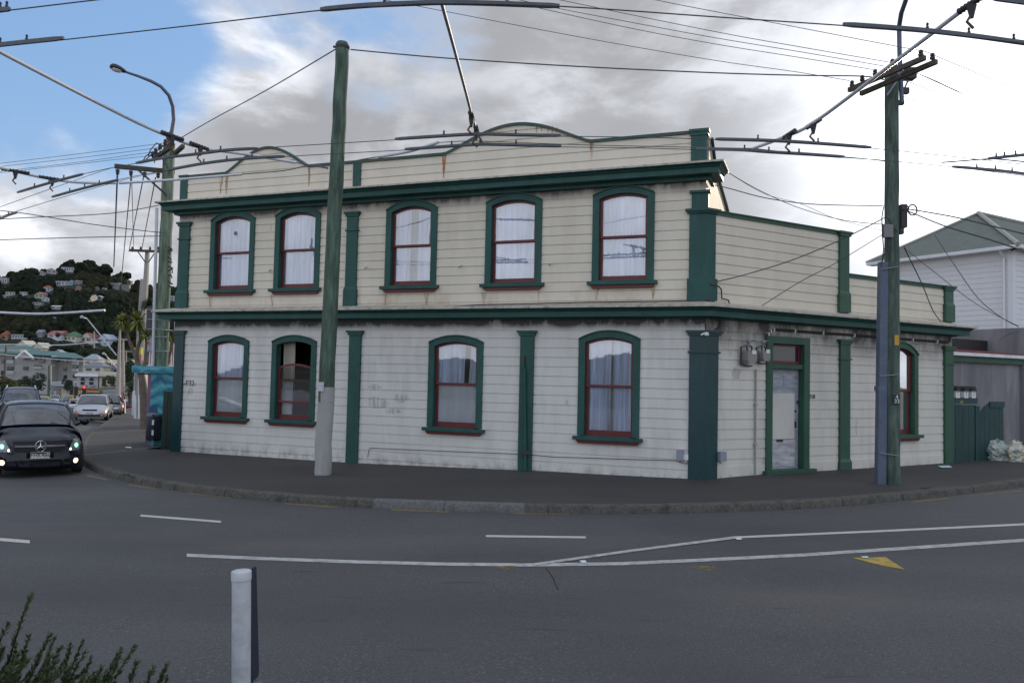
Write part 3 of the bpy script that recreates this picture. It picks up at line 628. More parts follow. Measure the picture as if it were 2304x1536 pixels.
stain(A, [(864, 872, 660, 688), (1084, 1096, 658, 684), (1210, 1216, 655, 680), (1334, 1350, 648, 674), (470, 480, 666, 692), (955, 965, 661, 688), (1465, 1475, 644, 672), (610, 618, 664, 690)], M_rs3)
M_smudge = rust_mat('grey_smudge', (.25, .25, .29), .32)
t_, b_ = sub(M_smudge)
for F, lst, kx, ky in ((A, ((850, 905, 70, 34), (905, 895, 40, 26), (885, 925, 50, 16), (430, 880, 20, 28), (1275, 905, 8, 16), (845, 870, 40, 16)), .0045, .0035), (B, ((1925, 960, 7, 40), (1655, 840, 18, 26), (1640, 780, 14, 40), (1716, 1040, 8, 20)), .007, .005)):
    for (x, y, w_, h_) in lst:
        c = F.px(x, y); P_ = [(c[0]+math.cos(k/14*6.283)*w_*kx*rnd.uniform(.8, 1.3), c[1]+math.sin(k/14*6.283)*h_*ky*rnd.uniform(.8, 1.3)) for k in range(14)]
        MB().add([F.w(a, .0235, z) for a, z in P_], [tuple(range(14))]).build('grey_smudge', M_smudge, BL, recalc=False)
# peg brackets left on the upper wall
for (x, y) in ((610, 610), (825, 604), (1037, 601), (1240, 596)):
    s_, z_ = A.px(x, y); mb = MB(); mb.tube([A.w(s_+.04, .02, z_), A.w(s_-.02, .1, z_+.01), A.w(s_-.09, .1, z_+.02)], .014, 5); mb.build('peg', M_flash, BL)
rj = random.Random(4)
for F, m, zt0, k0, k1, sl in ((A, M_crack, FR+.035, 1, 14, (.5, 13)), (A, M_crack, UF+.03, 1, 10, (.5, 13)), (B, M_crack, FR+.045, 1, 14, (.5, 8))):
    for i in range(9 if F is A else 5):
        k = rj.randint(k0, k1); a = rj.uniform(*sl)
        if any(q[0]-.05 < a < q[1]+.05 for q in WL+WU+[WB]): continue
        MB().box(a, a+.004, .0, .0215, zt0-(k+1)*ROW+.01, zt0-k*ROW-.02, F.w).build('board_joint', m, BL)
# downpipe on the pilaster
mb = MB(); q = [A.px(1181, 805), A.px(1181, 828), A.px(1184, 832), A.px(1186, 1056)]; mb.tube([A.w(a, .115, z) for a, z in q], .035, 8); mb.build('downpipe', M_green, BL)
mb = MB(); a, z = A.px(1181, 812); mb.tube([A.w(a, .11, z+.12), A.w(a, .13, z)], .03, 6); mb.build('pipe_stub', M_rust, BL)
mb = MB(); q = [A.px(1176, 1012), A.px(1198, 1022)]; mb.box(q[1][0], q[0][0], .0, .155, q[1][1], q[0][1], A.w); mb.build('pipe_strap', M_dmetal, BL)
# ------------------------------------------------------------------ things fixed to or standing by the building
# gas meters
def gas_meter(x, y, wpx, hpx, label, dial):
    s, z = B.px(x, y); k = 1/111.0; hw, hh = wpx*k/2, hpx*k/2
    o = thing('gas_meter', B.w(s, .0, z), label, 'gas meter', 'gas meters beside the street door')
    T = lambda a, n, c: B.w(s+a, n, z+c)
    mb = MB(); mb.slab([(-hw, -hh*.5), (-hw*.7, -hh), (hw*.7, -hh), (hw, -hh*.5), (hw, hh*.5), (hw*.7, hh*.8), (-hw*.7, hh*.8), (-hw, hh*.5)], .06, .24, T); mb.build('meter_body', M_meter, o)
    mb = MB(); mb.slab([(-.02, .05), (hw*.75, .05), (hw*.75, .13), (-.02, .13)], .235, .25, T); mb.build('dial', M_white, o)
    mb = MB(); mb.tube([T(-hw-.05, .08, -hh-.02), T(-hw-.05, .1, hh+.05), T(-hw*.6, .14, hh+.09), T(-hw*.4, .15, hh*.8)], .018, 6); mb.tube([T(hw*.5, .15, hh*.8), T(hw*.5, .15, hh+.06), T(0, .12, hh+.10)], .02, 6)
    mb.tube([T(-hw-.05, .08, -hh-.02), T(0, .08, -hh-.05), T(hw+.03, .07, -hh-.05)], .016, 6); mb.build('pipe', M_dmetal, o)
    mb = MB(); mb.lathe([(.05, -.03), (.06, 0), (.05, .03)], T(-hw*.2, .16, hh+.17), 10); mb.tube([T(-hw*.2, .16, hh+.2), T(hw*.9, .2, hh+.19)], .012, 5); mb.tube([T(-hw*.2, .14, hh+.02), T(-hw*.2, .14, hh+.22)], .022, 6); mb.build('regulator', M_metal, o)
    return o
M_meter = mat('grimy_meter_casting', (.27, .25, .235), .6, .15, 9, dirt=(.08, .07, .06), ds=9)
gas_meter(1674, 802, 30, 32, 'larger grimy grey gas meter, left of the pair beside the door', 1)
gas_meter(1706, 800, 24, 26, 'smaller grey gas meter against the door surround, right of the pair', 0)
s_, z_ = B.px(1697, 830); _, zb_ = B.px(1697, 1072)
mb = MB(); mb.tube([B.w(s_, .05, z_), B.w(s_, .05, zb_)], .02, 6)
for f in (.33, .7): mb.box(s_-.04, s_+.04, .0, .075, lerp(z_, zb_, f)-.015, lerp(z_, zb_, f)+.015, B.w)
tag(mb.build('gas_pipe', M_conc, loc=B.w(s_, 0, zb_)), 'thin grey gas pipe running down the wall from the meters', 'pipe')
def cable(F, pts, r, m, name, label, n=.06, cat='cable', clips=0):
    P_ = [F.w(a, n, z) for a, z in [F.px(*q) for q in pts]]; base = P_[0]
    mb = MB(); mb.tube(P_, r, 5)
    o = tag(mb.build(name, m, loc=base), label, cat)
    if clips:
        mb = None
        for i in range(clips):
            t = (i+.5)/clips*(len(pts)-2)+1; k = min(int(t), len(pts)-2); x, y = lerp(pts[k][0], pts[k+1][0], t-k), lerp(pts[k][1], pts[k+1][1], t-k)
            a, z = F.px(x, y); c = MB(); c.box(a-.012, a+.012, .02, n+.035, z-.045, z+.035, F.w); c.build('cable_clip', M_white, o)
    return o
cable(B, [(1719, 775), (1720, 755), (1726, 745), (1735, 741), (1800, 746), (1890, 752), (1980, 759), (2060, 765), (2128, 770)], .028, M_dmetal, 'conduit', 'black conduit clipped along the frieze above the street door', .07, clips=9)
cable(A, [(829, 1028), (831, 1014), (834, 1007), (1000, 1014), (1180, 1021), (1250, 1027), (1350, 1030), (1440, 1033), (1520, 1035), (1540, 1042), (1552, 1041)], .007, M_dmetal, 'wall_cable', 'thin black cable low along the long white facade', .035)
cable(B, [(1617, 705), (1617, 725), (1614, 738), (1606, 742)], .014, M_dmetal, 'wall_cable', 'short black cable dropping from the cornice to the corner pilaster', .05)
cable(B, [(1590, 640), (1610, 645), (1616, 652), (1617, 672), (1632, 676), (1636, 690)], .016, M_dmetal, 'wall_cable', 'black cable looping down the foot of the upper corner pilaster', .09)
cable(A, [(870, 695), (1000, 694), (1100, 688), (1200, 686), (1330, 683), (1480, 681), (1590, 679)], .013, M_dmetal, 'wall_cable', 'thin dark cable lying along the ledge under the upper windows', .30)
def jbox(F, x0, x1, y0, y1, dep, label, m):
    a, z1 = F.px(x0, y0); b, z0 = F.px(x1, y1); z1 = F.px(x1, y0)[1]; mb = MB(); mb.box(min(a, b), max(a, b), .02, .02+dep, z0, z1, F.w); mb.box(min(a, b)-.008, max(a, b)+.008, .02+dep, .03+dep, z0-.008, z1+.008, F.w)
    mb.tube([F.w((a+b)/2, .06, z0), F.w((a+b)/2, .06, z0-.05)], .012, 5)
    return tag(mb.build('junction_box', m, loc=F.w((a+b)/2, 0, z0)), label, 'junction box', 'grey boxes low on the wall by the corner pilaster')
M_gbox = mat('grey_plastic_box', (.26, .28, .33), .5, .06)
jbox(A, 1525, 1539, 1012, 1033, .10, 'grey junction box left of the corner pilaster on the long facade', M_gbox)
jbox(A, 1539, 1549, 1022, 1033, .06, 'small white socket box next to the grey box by the corner pilaster', M_white)
jbox(B, 1611, 1623, 1015, 1035, .11, 'grey junction box right of the corner pilaster on the door side', M_gbox)
s_, z_ = A.px(1593, 752); p = corner(.10); mb = MB(); mb.lathe([(.02, -.04), (.05, -.03), (.055, 0), (.03, .04)], (p[0], p[1], z_), 10); mb.tube([(p[0], p[1], z_+.03), (p[0]-.12, p[1]-.04, z_-.02)], .02, 6)
tag(mb.build('floodlight', M_white, loc=(p[0], p[1], z_)), 'small white security light high on the corner pilaster', 'light')
# ------------------------------------------------------------------ poles
def pole_mat(name, c, paint_z=None, c2=None, leftstep=0):
    m = mat(name, c, .85, .5, 11, .5, 25, streak=.16, dirt=tuple(q*2.3 for q in c), ds=9, dirt_amt=1.0)
    t, b = sub(m); src = base_link(m)
    n = t.nodes.new('ShaderNodeTexNoise'); n.inputs['Scale'].default_value = 1.1; n.inputs['Detail'].default_value = 4
    mp = t.nodes.new('ShaderNodeMapping'); mp.inputs['Scale'].default_value = (3, 3, .8); tcn = t.nodes.new('ShaderNodeTexCoord'); t.links.new(tcn.outputs['Object'], mp.inputs[0]); t.links.new(mp.outputs[0], n.inputs[0])
    r = t.nodes.new('ShaderNodeMapRange'); r.inputs[1].default_value = .62; r.inputs[2].default_value = .78; r.inputs[4].default_value = .85; t.links.new(n.outputs[0], r.inputs[0])
    mx = t.nodes.new('ShaderNodeMix'); mx.data_type = 'RGBA'; mx.inputs[7].default_value = (.02, .024, .018, 1); t.links.new(r.outputs[0], mx.inputs[0]); t.links.new(src, mx.inputs[6]); t.links.new(mx.outputs[2], b.inputs['Base Color'])
    return m
M_poleg = pole_mat('green_treated_pole', (.06, .095, .07)); M_polel = pole_mat('pale_green_pole', (.13, .17, .12)); M_poler = pole_mat('blue_green_treated_pole', (.058, .085, .068))
M_pbase = mat('grey_painted_pole_base', (.36, .36, .35), .8, .1, 3, .3, 30, streak=.3, dirt=(.2, .17, .14), ds=4, dirt_amt=.6)
def wobble(p0, p1, n, amp, r0, r1, seed=0):
    P_ = [lerp(Vector(p0), Vector(p1), i/n) for i in range(n+1)]
    for i, p in enumerate(P_): p.x += amp*mnoise.noise(Vector((i*.7, seed, 0))); 
    return P_, [lerp(r0, r1, i/n)*(1+.03*mnoise.noise(Vector((i*1.1, seed, 5)))) for i in range(n+1)]
# middle pole
pb = G(725, 1066, lambda x, y: -.27); ptp = PY(771, 101, pb.y); ptp.x -= .0
P1 = thing('timber_pole', tuple(pb), 'leaning green timber pole with grey painted base standing in front of the long facade', 'pole')
P_, r_ = wobble(pb-Vector((0, 0, .2)), ptp, 22, .035, .172, .142, 1)
f1 = 4
mb = MB(); mb.tube(P_[f1:]+[P_[-1]+Vector((0, 0, .05))], r_[f1:]+[r_[-1]*.8], 20); mb.build('shaft', M_poleg, P1, smooth=50)
mb = MB(); q = P_[:f1+1]; mb.tube(q, [a+.004 for a in r_[:f1+1]], 20); 
# painted part reaches higher round the right-hand side
o_ = len(mb.v)
top = P_[f1]; tt = lerp(P_[f1], P_[f1+1], .75)
ar = [(-.3+i*.2) for i in range(13)]
def ringp(c, r, a): return (c.x+r*math.cos(a), c.y-r*math.sin(a), c.z)
mb.grid([[ringp(top, r_[f1]+.005, a) for a in ar], [ringp(tt, r_[f1+1]+.006, a) for a in ar]]); mb.build('painted_base', M_pbase, P1, smooth=50)
c = PY(721, 870, pb.y-.2); mb = MB(); mb.add([(c.x-.05, c.y+.02, c.z-.09), (c.x+.07, c.y-.0, c.z-.09), (c.x+.07, c.y-.0, c.z+.10), (c.x-.05, c.y+.02, c.z+.10), (c.x-.05, c.y+.03, c.z-.09), (c.x+.07, c.y+.01, c.z-.09), (c.x+.07, c.y+.01, c.z+.10), (c.x-.05, c.y+.03, c.z+.10)], [(0, 1, 2, 3), (7, 6, 5, 4), (0, 3, 7, 4), (1, 5, 6, 2), (0, 4, 5, 1), (3, 2, 6, 7)]); mb.build('paper_notice', mat('lilac_paper', (.5, .48, .55), .8, .2, 30), P1)
mb = MB(); mb.tube([ptp+Vector((-.2, 0, -.05)), ptp+Vector((.16, -.02, -.06))], .025, 6); mb.lathe([(.15, -.03), (.155, 0), (.15, .03)], ptp+Vector((0, 0, -.06)), 16); mb.build('eye_bolt', M_dmetal, P1)
# right pole
rb = G(2008, 1094, lambda x, y: -.17); rt = PY(2006, 152, rb.y)
P2 = thing('utility_pole', tuple(rb), 'tall green utility pole with grey-blue cable duct, double crossarms and lamp arm at right', 'utility pole')
P_, r_ = wobble(rb-Vector((0, 0, .2)), rt, 22, .02, .150, .132, 4)
mb = MB(); mb.tube(P_+[P_[-1]+Vector((0, 0, .04))], r_+[.1], 20); mb.build('shaft', M_poler, P2, smooth=50)
d0, d1 = PY(1982, 1093, rb.y-.02), PY(1987, 590, rb.y-.02); mb = MB()
for i in range(1): mb.add([(p.x+a, p.y+b, p.z) for p in (d0, d1) for a, b in ((-.09+(.02 if p is d1 else 0), -.06), (.08, -.06), (.08, .1), (-.09+(.02 if p is d1 else 0), .1))], [(0, 1, 5, 4), (1, 2, 6, 5), (2, 3, 7, 6), (3, 0, 4, 7), (0, 3, 2, 1), (4, 5, 6, 7)])
M_duct = mat('slate_blue_duct', (.085, .11, .165), .55, .08, 4, dirt=(.16, .18, .22), ds=6); mb.build('cable_duct', M_duct, P2)
for (yy, tilt) in ((1021, -.02), (844, .02), (605, .03)):
    c = PY(2000, yy, rb.y); mb = MB(); k = [Vector((c.x-.22, c.y-.09, c.z-tilt)), Vector((c.x-.02, c.y-.17, c.z)), Vector((c.x+.12, c.y-.14, c.z+tilt)), Vector((c.x+.17, c.y, c.z+tilt))]; mb.tube(k, .010, 5); mb.build('strap', M_metal, P2)
for yy in (874,):
    c = PY(1982, yy, rb.y); mb = MB(); mb.box(c.x-.09, c.x+.085, c.y-.09, c.y+.1, c.z-.05, c.z+.05); mb.build('duct_joint', M_duct, P2)
c = PY(2015, 898, rb.y-.13); mb = MB(); mb.box(c.x-.075, c.x+.065, c.y-.03, c.y-.018, c.z-.10, c.z+.09); pl = mb.build('number_plate', M_black, P2)
for t_, dz in (('4', .045), ('33', -.04)):
    vs, fs = text_mesh(t_, .11, .002); mb = MB(); mb.add([(c.x+.012+x, c.y-.034+q, c.z+dz+y) for x, y, q in vs], fs); mb.build('plate_number', M_white, pl)
c = PY(2016, 765, rb.y-.13); mb = MB(); mb.box(c.x-.035, c.x+.05, c.y-.02, c.y+.0, c.z-.1, c.z+.1); mb.build('yellow_tag', mat('yellow_plastic', (.55, .30, .02), .5), P2)
c = PY(2022, 485, rb.y); mb = MB(); mb.box(c.x+.02, c.x+.14, c.y-.08, c.y+.08, c.z-.25, c.z+.22); mb.box(c.x+.0, c.x+.08, c.y-.06, c.y+.06, c.z-.38, c.z-.25); mb.build('fuse_box', M_dmetal, P2)
mb = MB(); q = [(c.x+.14, c.y, c.z+.22)]+[(c.x+.28+.09*math.cos(a), c.y, c.z+.12+.11*math.sin(a)) for a in [2.6-i*.5 for i in range(14)]]; mb.tube(q, .016, 5); mb.build('cable_coil', M_dmetal, P2)
c = PY(1993, 523, rb.y); mb = MB(); mb.box(c.x-.13, c.x+.06, c.y-.2, c.y-.1, c.z-.13, c.z+.13); mb.build('junction_box', mat('beige_grey_box', (.20, .19, .2), .6), P2)
for pts in ([(1988, 465), (1984, 490), (1985, 520), (1988, 560), (1983, 600)], [(1992, 488), (2002, 496), (2012, 515), (2020, 520)], [(1992, 545), (1990, 570), (1984, 590)], [(2001, 545), (2000, 555), (1992, 565)]):
    mb = MB(); mb.tube([PY(x, y, rb.y-.18) for x, y in pts], .012, 5); mb.build('cable', M_dmetal, P2)
def beam(mb, a, b, w_, h_):
    a, b = Vector(a), Vector(b); d = (b-a).normalized(); s = d.cross(Vector((0, 0, 1))).normalized()*w_/2; u = Vector((0, 0, h_/2))
    vs = [p+i*s+j*u for p in (a, b) for i, j in ((-1, -1), (1, -1), (1, 1), (-1, 1))]; mb.add([tuple(v) for v in vs], [(0, 1, 5, 4), (1, 2, 6, 5), (2, 3, 7, 6), (3, 0, 4, 7), (3, 2, 1, 0), (4, 5, 6, 7)]); return mb
ZX = 7.95
def insulator(mb, p, s=1.0, down=False):
    k = -1 if down else 1; mb.lathe([(r*s, z*s*k) for r, z in ((.012, -.10), (.012, .0), (.045, .01), (.05, .05), (.028, .06), (.042, .08), (.04, .11), (.02, .13))], p, 10); return mb
arm1 = (Pz(1910, 203, ZX), Pz(2081, 130, ZX)); arm2 = (Pz(1937, 211, ZX-.08), Pz(2107, 139, ZX-.08))
for k_, (a, b) in enumerate((arm1, arm2)):
    ca = beam(MB(), a, b, .075, .09).build('crossarm', M_timber, P2)
INS = {}
for nm, (px, py) in {'a': (1917, 190), 'b': (1969, 165), 'c': (2072, 122), 'd': (2098, 129), 'e': (1940, 178), 'f': (2008, 142)}.items():
    z = 8.12 if nm != 'e' else 8.1; p = Pz(px, py, z); INS[nm] = p; insulator(MB(), p-Vector((0, 0, .05)), 1.0).build('insulator', M_dmetal, P2)
mb = MB(); beam(mb, arm1[0].lerp(arm1[1], .62), arm2[0].lerp(arm2[1], .55), .08, .08); mb.build('arm_brace', M_metal, P2); MB().tube([PY(1996, 215, rb.y-.2), PY(2030, 165, rb.y-.1)], .018, 6).build('arm_brace', M_metal, P2); MB().tube([PY(2035, 200, rb.y), PY(2052, 160, rb.y)], .018, 6).build('arm_brace', M_metal, P2)
mb = MB(); mb.box(*(lambda c: (c.x-.03, c.x+.16, c.y-.1, c.y+.1, c.z-.12, c.z+.10))(PY(2040, 166, rb.y))); mb.build('bracket', M_dmetal, P2)
lx = [(2029, 232), (2027, 180), (2024, 120), (2023, 60), (2028, 30), (2042, -10), (2075, -60), (2140, -110), (2210, -135)]
mb = MB(); mb.tube([PY(x, y, rb.y-.02-max(0, (60-y))*.012) for x, y in lx], .045, 10); mb.build('lamp_arm', M_duct, P2, smooth=60)
mb = MB(); mb.box(*(lambda c: (c.x-.1, c.x+.05, c.y-.05, c.y+.05, c.z-.04, c.z+.04))(PY(2027, 232, rb.y))); mb.build('bracket', M_dmetal, P2); mb = MB(); mb.box(*(lambda c: (c.x-.05, c.x+.09, c.y-.05, c.y+.05, c.z-.06, c.z+.06))(PY(2034, 205, rb.y))); mb.build('bracket', M_dmetal, P2)
# left pole with street lamp
lb = Vector((PY(357, 985, 25).x, 25, zflat(-11, 25)+.1)); lt = PY(381, 322, 25)
P3 = thing('utility_pole', tuple(lb), 'pale green utility pole with a curved street lamp rising behind the bus shelter', 'utility pole')
P_, r_ = wobble(lb-Vector((0, 0, .2)), lt, 20, .03, .21, .175, 9); mb = MB(); mb.tube(P_, r_, 18); mb.build('shaft', M_polel, P3, smooth=50)
mb = MB(); mb.tube([PY(353, 468, 24.8), PY(347, 700, 24.8), PY(341, 985, 24.8)], .05, 8); mb.build('conduit', M_pipe, P3, smooth=50)
lp = [(384, 355), (386, 300), (391, 270), (389, 240), (380, 215), (362, 195), (340, 183), (312, 172), (285, 163)]
mb = MB(); mb.tube([PY(x, y, 25-max(0, 240-y)*.008) for x, y in lp], [.07, .065, .06, .058, .055, .052, .05, .042, .036], 10); mb.build('lamp_arm', M_duct, P3, smooth=60)
def lamp_head(parent, a, b, wd, m=None):
    a, b = Vector(a), Vector(b); d = (b-a); L = d.length; d.normalize(); sd = d.cross(Vector((0, 0, 1))).normalized(); u = sd.cross(d)
    rows = []
    for t, wv, ht, hb in ((0, .15, .10, .08), (.15, .5, .45, .25), (.45, .9, .8, .45), (.75, 1, .9, .5), (.92, .8, .7, .4), (1, .3, .3, .2)):
        rows.append([a+d*L*t+sd*(wd*wv*math.cos(q))+u*(wd*(ht if math.sin(q) > 0 else hb)*math.sin(q)*.8) for q in [i*math.pi/6 for i in range(13)]])
    mb = MB(); mb.grid(rows); mb.f.append(tuple(range(12))); mb.f.append(tuple(len(mb.v)-13+i for i in range(12))); hd = mb.build('lamp_head', m or M_dmetal, parent, smooth=60)
    rows = []
    for t, wv in ((.25, .2), (.4, .7), (.6, .85), (.8, .8), (.93, .3)): rows.append([a+d*L*t+sd*(wd*wv*math.cos(q))+u*(wd*.75*wv*math.sin(q)) for q in [math.pi+i*math.pi/6 for i in range(7)]])
    mb = MB(); mb.grid(rows); mb.build('lens', M_white, hd, smooth=60)
lamp_head(P3, PY(287, 164, 24.4), PY(247, 149, 24.1), .17)
caA = (Pz(258, 374, 8.1), Pz(393, 387, 8.1)); beam(MB(), *caA, .12, .13).build('crossarm', M_timber, P3)
beam(MB(), Pz(354, 352, 8.5), Pz(386, 330, 8.5), .10, .11).build('crossarm', M_timber, P3); beam(MB(), Pz(391, 348, 8.5), Pz(412, 329, 8.5), .10, .11).build('crossarm', M_timber, P3)
mb = MB(); beam(mb, Pz(308, 380, 8.02), PY(376, 440, 24.8), .06, .07); mb.build('arm_brace', M_dmetal, P3)
LI = [(265, 384), (295, 387), (326, 390), (356, 392)]
for q in LI: insulator(MB(), Pz(q[0], q[1]-3, 8.0), 1.3, True).build('insulator', M_dmetal, P3)
LT = [(372, 326), (360, 336), (350, 346), (343, 353), (348, 358), (322, 362), (330, 360)]
for q in LT[:5]: insulator(MB(), Pz(q[0], q[1], 8.5), 1.3).build('insulator', M_dmetal, P3)
mb = MB(); mb.lathe([(.10, -.2), (.14, -.1), (.10, 0), (.15, .1), (.05, .3)], PY(384, 318, 24.8), 8); mb.build('pole_cap', M_rust, P3, smooth=40)
for q in ([(376, 322), (350, 342), (336, 352), (322, 366)], [(372, 330), (352, 322), (338, 338), (334, 352)], [(340, 342), (328, 352), (318, 368)], [(360, 350), (372, 368), (384, 388)]): mb = MB(); mb.tube([PY(x, y, 24.7) for x, y in q], .018, 4); mb.build('jumper_cable', M_wire, P3)
# vine-like cable tangle on the left pole
for k in range(9):
    y = 555+k*11; mb = MB(); mb.tube([PY(378, y, 24.8), PY(384+rnd.uniform(0, 6), y+rnd.uniform(-8, 8), 24.8), PY(380+rnd.uniform(0, 10), y+rnd.uniform(2, 14), 24.8)], .02, 4); mb.build('loose_cable', M_dmetal, P3)
# signs strapped to the left pole
M_signb = mat('dark_sign_back', (.05, .058, .07), .5, .08); M_signg = mat('grey_sign_back', (.34, .37, .41), .45, .06); M_red2 = mat('red_sticker', (.55, .05, .04), .5)
sg = thing('road_sign', tuple(PY(361, 750, 24.55)), 'dark back of a large rectangular sign strapped to the lamp pole', 'sign')
for (x0, x1, y0, y1) in ((328, 394, 691, 745),):
    a, b = PY(x0, y1, 25.3), PY(x1, y0, 25.3); mb = MB(); mb.add([(a.x, a.y, a.z), (b.x, b.y, PY(x1, 750, 25.3).z), (b.x, b.y, PY(x1, 722, 25.3).z), (lerp(a.x, b.x, .6), a.y, PY(x1, 718, 25.3).z), (a.x+.5, a.y, b.z), (a.x, a.y, b.z)]+[(a.x, a.y+.03, a.z), (b.x, b.y+.03, PY(x1, 750, 25.3).z), (b.x, b.y+.03, PY(x1, 722, 25.3).z), (lerp(a.x, b.x, .6), a.y+.03, PY(x1, 718, 25.3).z), (a.x+.5, a.y+.03, b.z), (a.x, a.y+.03, b.z)], [(0, 1, 2, 3, 4, 5), (11, 10, 9, 8, 7, 6)]+[(i, (i+1) % 6, 6+(i+1) % 6, 6+i) for i in range(6)]); mb.build('sign_panel', M_signb, sg)
for yy in (697, 719, 741): a, b = PY(332, yy-1, 24.75), PY(392, yy+2, 24.75); mb = MB(); mb.tube([PY(332, yy-1, 25.25), PY(350, yy, 24.74), PY(372, yy+1, 24.74), PY(392, yy+3, 25.25)], .016, 5); mb.build('strap', M_metal, sg)
ss_ = thing('stop_sign', tuple(PY(357, 795, 24.6)), 'grey back of an octagonal stop sign strapped to the lamp pole', 'sign')
c = PY(356, 778, 25.3); rr = .38; mb = MB(); poly = [(c.x+rr*math.cos(math.pi/8+i*math.pi/4), c.z+rr*math.sin(math.pi/8+i*math.pi/4)) for i in range(8)]
mb.slab(poly, c.y, c.y+.02, lambda s, n, z: (s, n, z)); mb.build('sign_panel', M_signg, ss_)
for yy in (757, 789): mb = MB(); mb.tube([PY(336, yy, 25.25), PY(350, yy+1, 24.74), PY(372, yy+1, 24.74), PY(380, yy, 25.25)], .016, 5); mb.build('strap', M_metal, ss_)
c = PY(333.5, 771, 25.27); mb = MB(); mb.box(c.x-.03, c.x+.03, c.y-.005, c.y, c.z-.045, c.z+.045); mb.build('sticker', M_red2, ss_)
# ------------------------------------------------------------------ bus shelter with mural, fence, bin
def mural_mat():
    m = mat('sea_mural_paint', (.04, .26, .36), .5, .1, 3); t, b = sub(m)
    tcn = t.nodes.new('ShaderNodeTexCoord'); n = t.nodes.new('ShaderNodeTexNoise'); n.inputs['Scale'].default_value = 1.7; n.inputs['Detail'].default_value = 3; n.inputs['Distortion'].default_value = 2.2
    t.links.new(tcn.outputs['Object'], n.inputs[0]); wv = t.nodes.new('ShaderNodeTexWave'); wv.wave_type = 'RINGS'; wv.inputs['Scale'].default_value = 1.3; wv.inputs['Distortion'].default_value = 7; wv.inputs['Detail'].default_value = 3; wv.inputs['Detail Scale'].default_value = 1.4
    t.links.new(tcn.outputs['Object'], wv.inputs[0])
    cr = t.nodes.new('ShaderNodeValToRGB'); e = cr.color_ramp.elements; e[0].position = .15; e[0].color = (.012, .10, .19, 1); e[1].position = .95; e[1].color = (.42, .60, .62, 1)
    for p, c in ((.4, (.03, .25, .34, 1)), (.7, (.05, .33, .40, 1)), (.82, (.12, .42, .47, 1))): q = e.new(p); q.color = c
    mx = t.nodes.new('ShaderNodeMix'); mx.inputs[0].default_value = .4; t.links.new(wv.outputs['Fac'], mx.inputs[2]); t.links.new(n.outputs[0], mx.inputs[3]); t.links.new(mx.outputs[0], cr.inputs[0]); t.links.new(cr.outputs[0], b.inputs['Base Color']); return m
M_mural = mural_mat(); M_mbox = mat('maroon_edge_paint', (.16, .03, .06), .5); M_pink = mat('pink_mural_edge', (.20, .10, .18), .5)
SH = thing('bus_shelter', tuple(G(350, 1003)), 'small bus shelter painted with a blue sea-wave mural beside the building', 'bus shelter')
YS = 23.2; a = PY(334, 1003, YS); zb_ = zter(a.x, YS)-.05; zt_ = PY(334, 838, YS).z; x1_ = PY(404, 900, YS).x
mb = MB(); mb.box(a.x, x1_, YS, YS+.12, zb_, zt_); mb.build('mural_wall', M_mural, SH)
mb = MB(); mb.box(a.x-.10, a.x, YS, YS+1.9, zb_, zt_); mb.build('side_wall', M_pink, SH)
r0 = PY(297, 830, YS-.1); mb = MB(); mb.add([(r0.x, YS-.12, PY(297, 838, YS).z), (r0.x, YS-.12, PY(297, 822, YS).z), (x1_+.1, YS-.12, PY(390, 825, YS).z), (x1_+.1, YS-.12, PY(390, 841, YS).z), (r0.x, YS+2.1, PY(297, 838, YS).z), (r0.x, YS+2.1, PY(297, 822, YS).z), (x1_+.1, YS+2.1, PY(390, 825, YS).z), (x1_+.1, YS+2.1, PY(390, 841, YS).z)], [(0, 1, 2, 3), (4, 7, 6, 5), (0, 4, 5, 1), (3, 2, 6, 7), (1, 5, 6, 2), (0, 3, 7, 4)]); mb.build('roof', M_mural, SH)
mb = MB(); mb.box(r0.x+.1, x1_, YS+.02, YS+1.9, PY(297, 842, YS).z, PY(297, 839, YS).z); mb.build('soffit', M_mbox, SH)
c = PY(345, 925, YS-.01); mb = MB()
mb.slab([(c.x-.01+.13*math.cos(i*.524), c.z+.19*math.sin(i*.524)) for i in range(12)], YS-.012, YS-.004, lambda s, n, z: (s, n, z)); mb.build('painted_shell', mat('deep_blue_shell_paint', (.01, .09, .17), .5, .4, 20), SH)
f0 = G(365, 1013); mb = MB()
FZ = PY(372, 880, 21.8).z; M_fence = mat('dark_green_fence_paint', (.018, .035, .025), .7, .25, 6)
fn = thing('timber_fence', (PY(365, 950, 21.8).x, 21.8, -.4), 'short dark green board fence against the left end of the building', 'fence')
x0_, x1b = PY(365, 950, 21.8).x, PY(398, 950, 21.8).x
mb = MB()
for i in range(3): mb.box(lerp(x0_, x1b, i/3), lerp(x0_, x1b, (i+1)/3)-.012, 21.8+(i % 2)*.006, 21.84, -.55, FZ-.01*i)
mb.build('boards', M_fence, fn)
mb = MB(); mb.box(x0_, x1b, 21.85, 21.9, FZ-.3, FZ-.2); mb.build('rail', M_fence, fn)
bn = thing('litter_bin', tuple(G(343, 1016)), 'dark round litter bin on a striped post beside the mural shelter', 'bin'); YB = G(343, 1016).y
c = PY(346, 960, YB+.22); hB = (PY(346, 930, YB).z-PY(346, 990, YB).z)/2
M_bin = mat('navy_bin_plastic', (.03, .035, .055), .5, .2, 20); mb = MB(); mb.lathe([(.17, -hB), (.2, -hB+.03), (.2, hB-.03), (.19, hB)], c, 20); mb.build('bin_body', M_bin, bn, smooth=50)
mb = MB(); mb.lathe([(.205, hB-.06), (.21, hB), (.12, hB+.02)], c, 20); mb.build('rim', M_metal, bn)
zg = G(343, 1016).z; x_ = G(343, 1016).x; mb = MB(); mb.lathe([(.035, zg-.1), (.035, PY(343, 990, YB).z)], (x_, YB, 0), 10); mb.build('post', M_metal, bn)
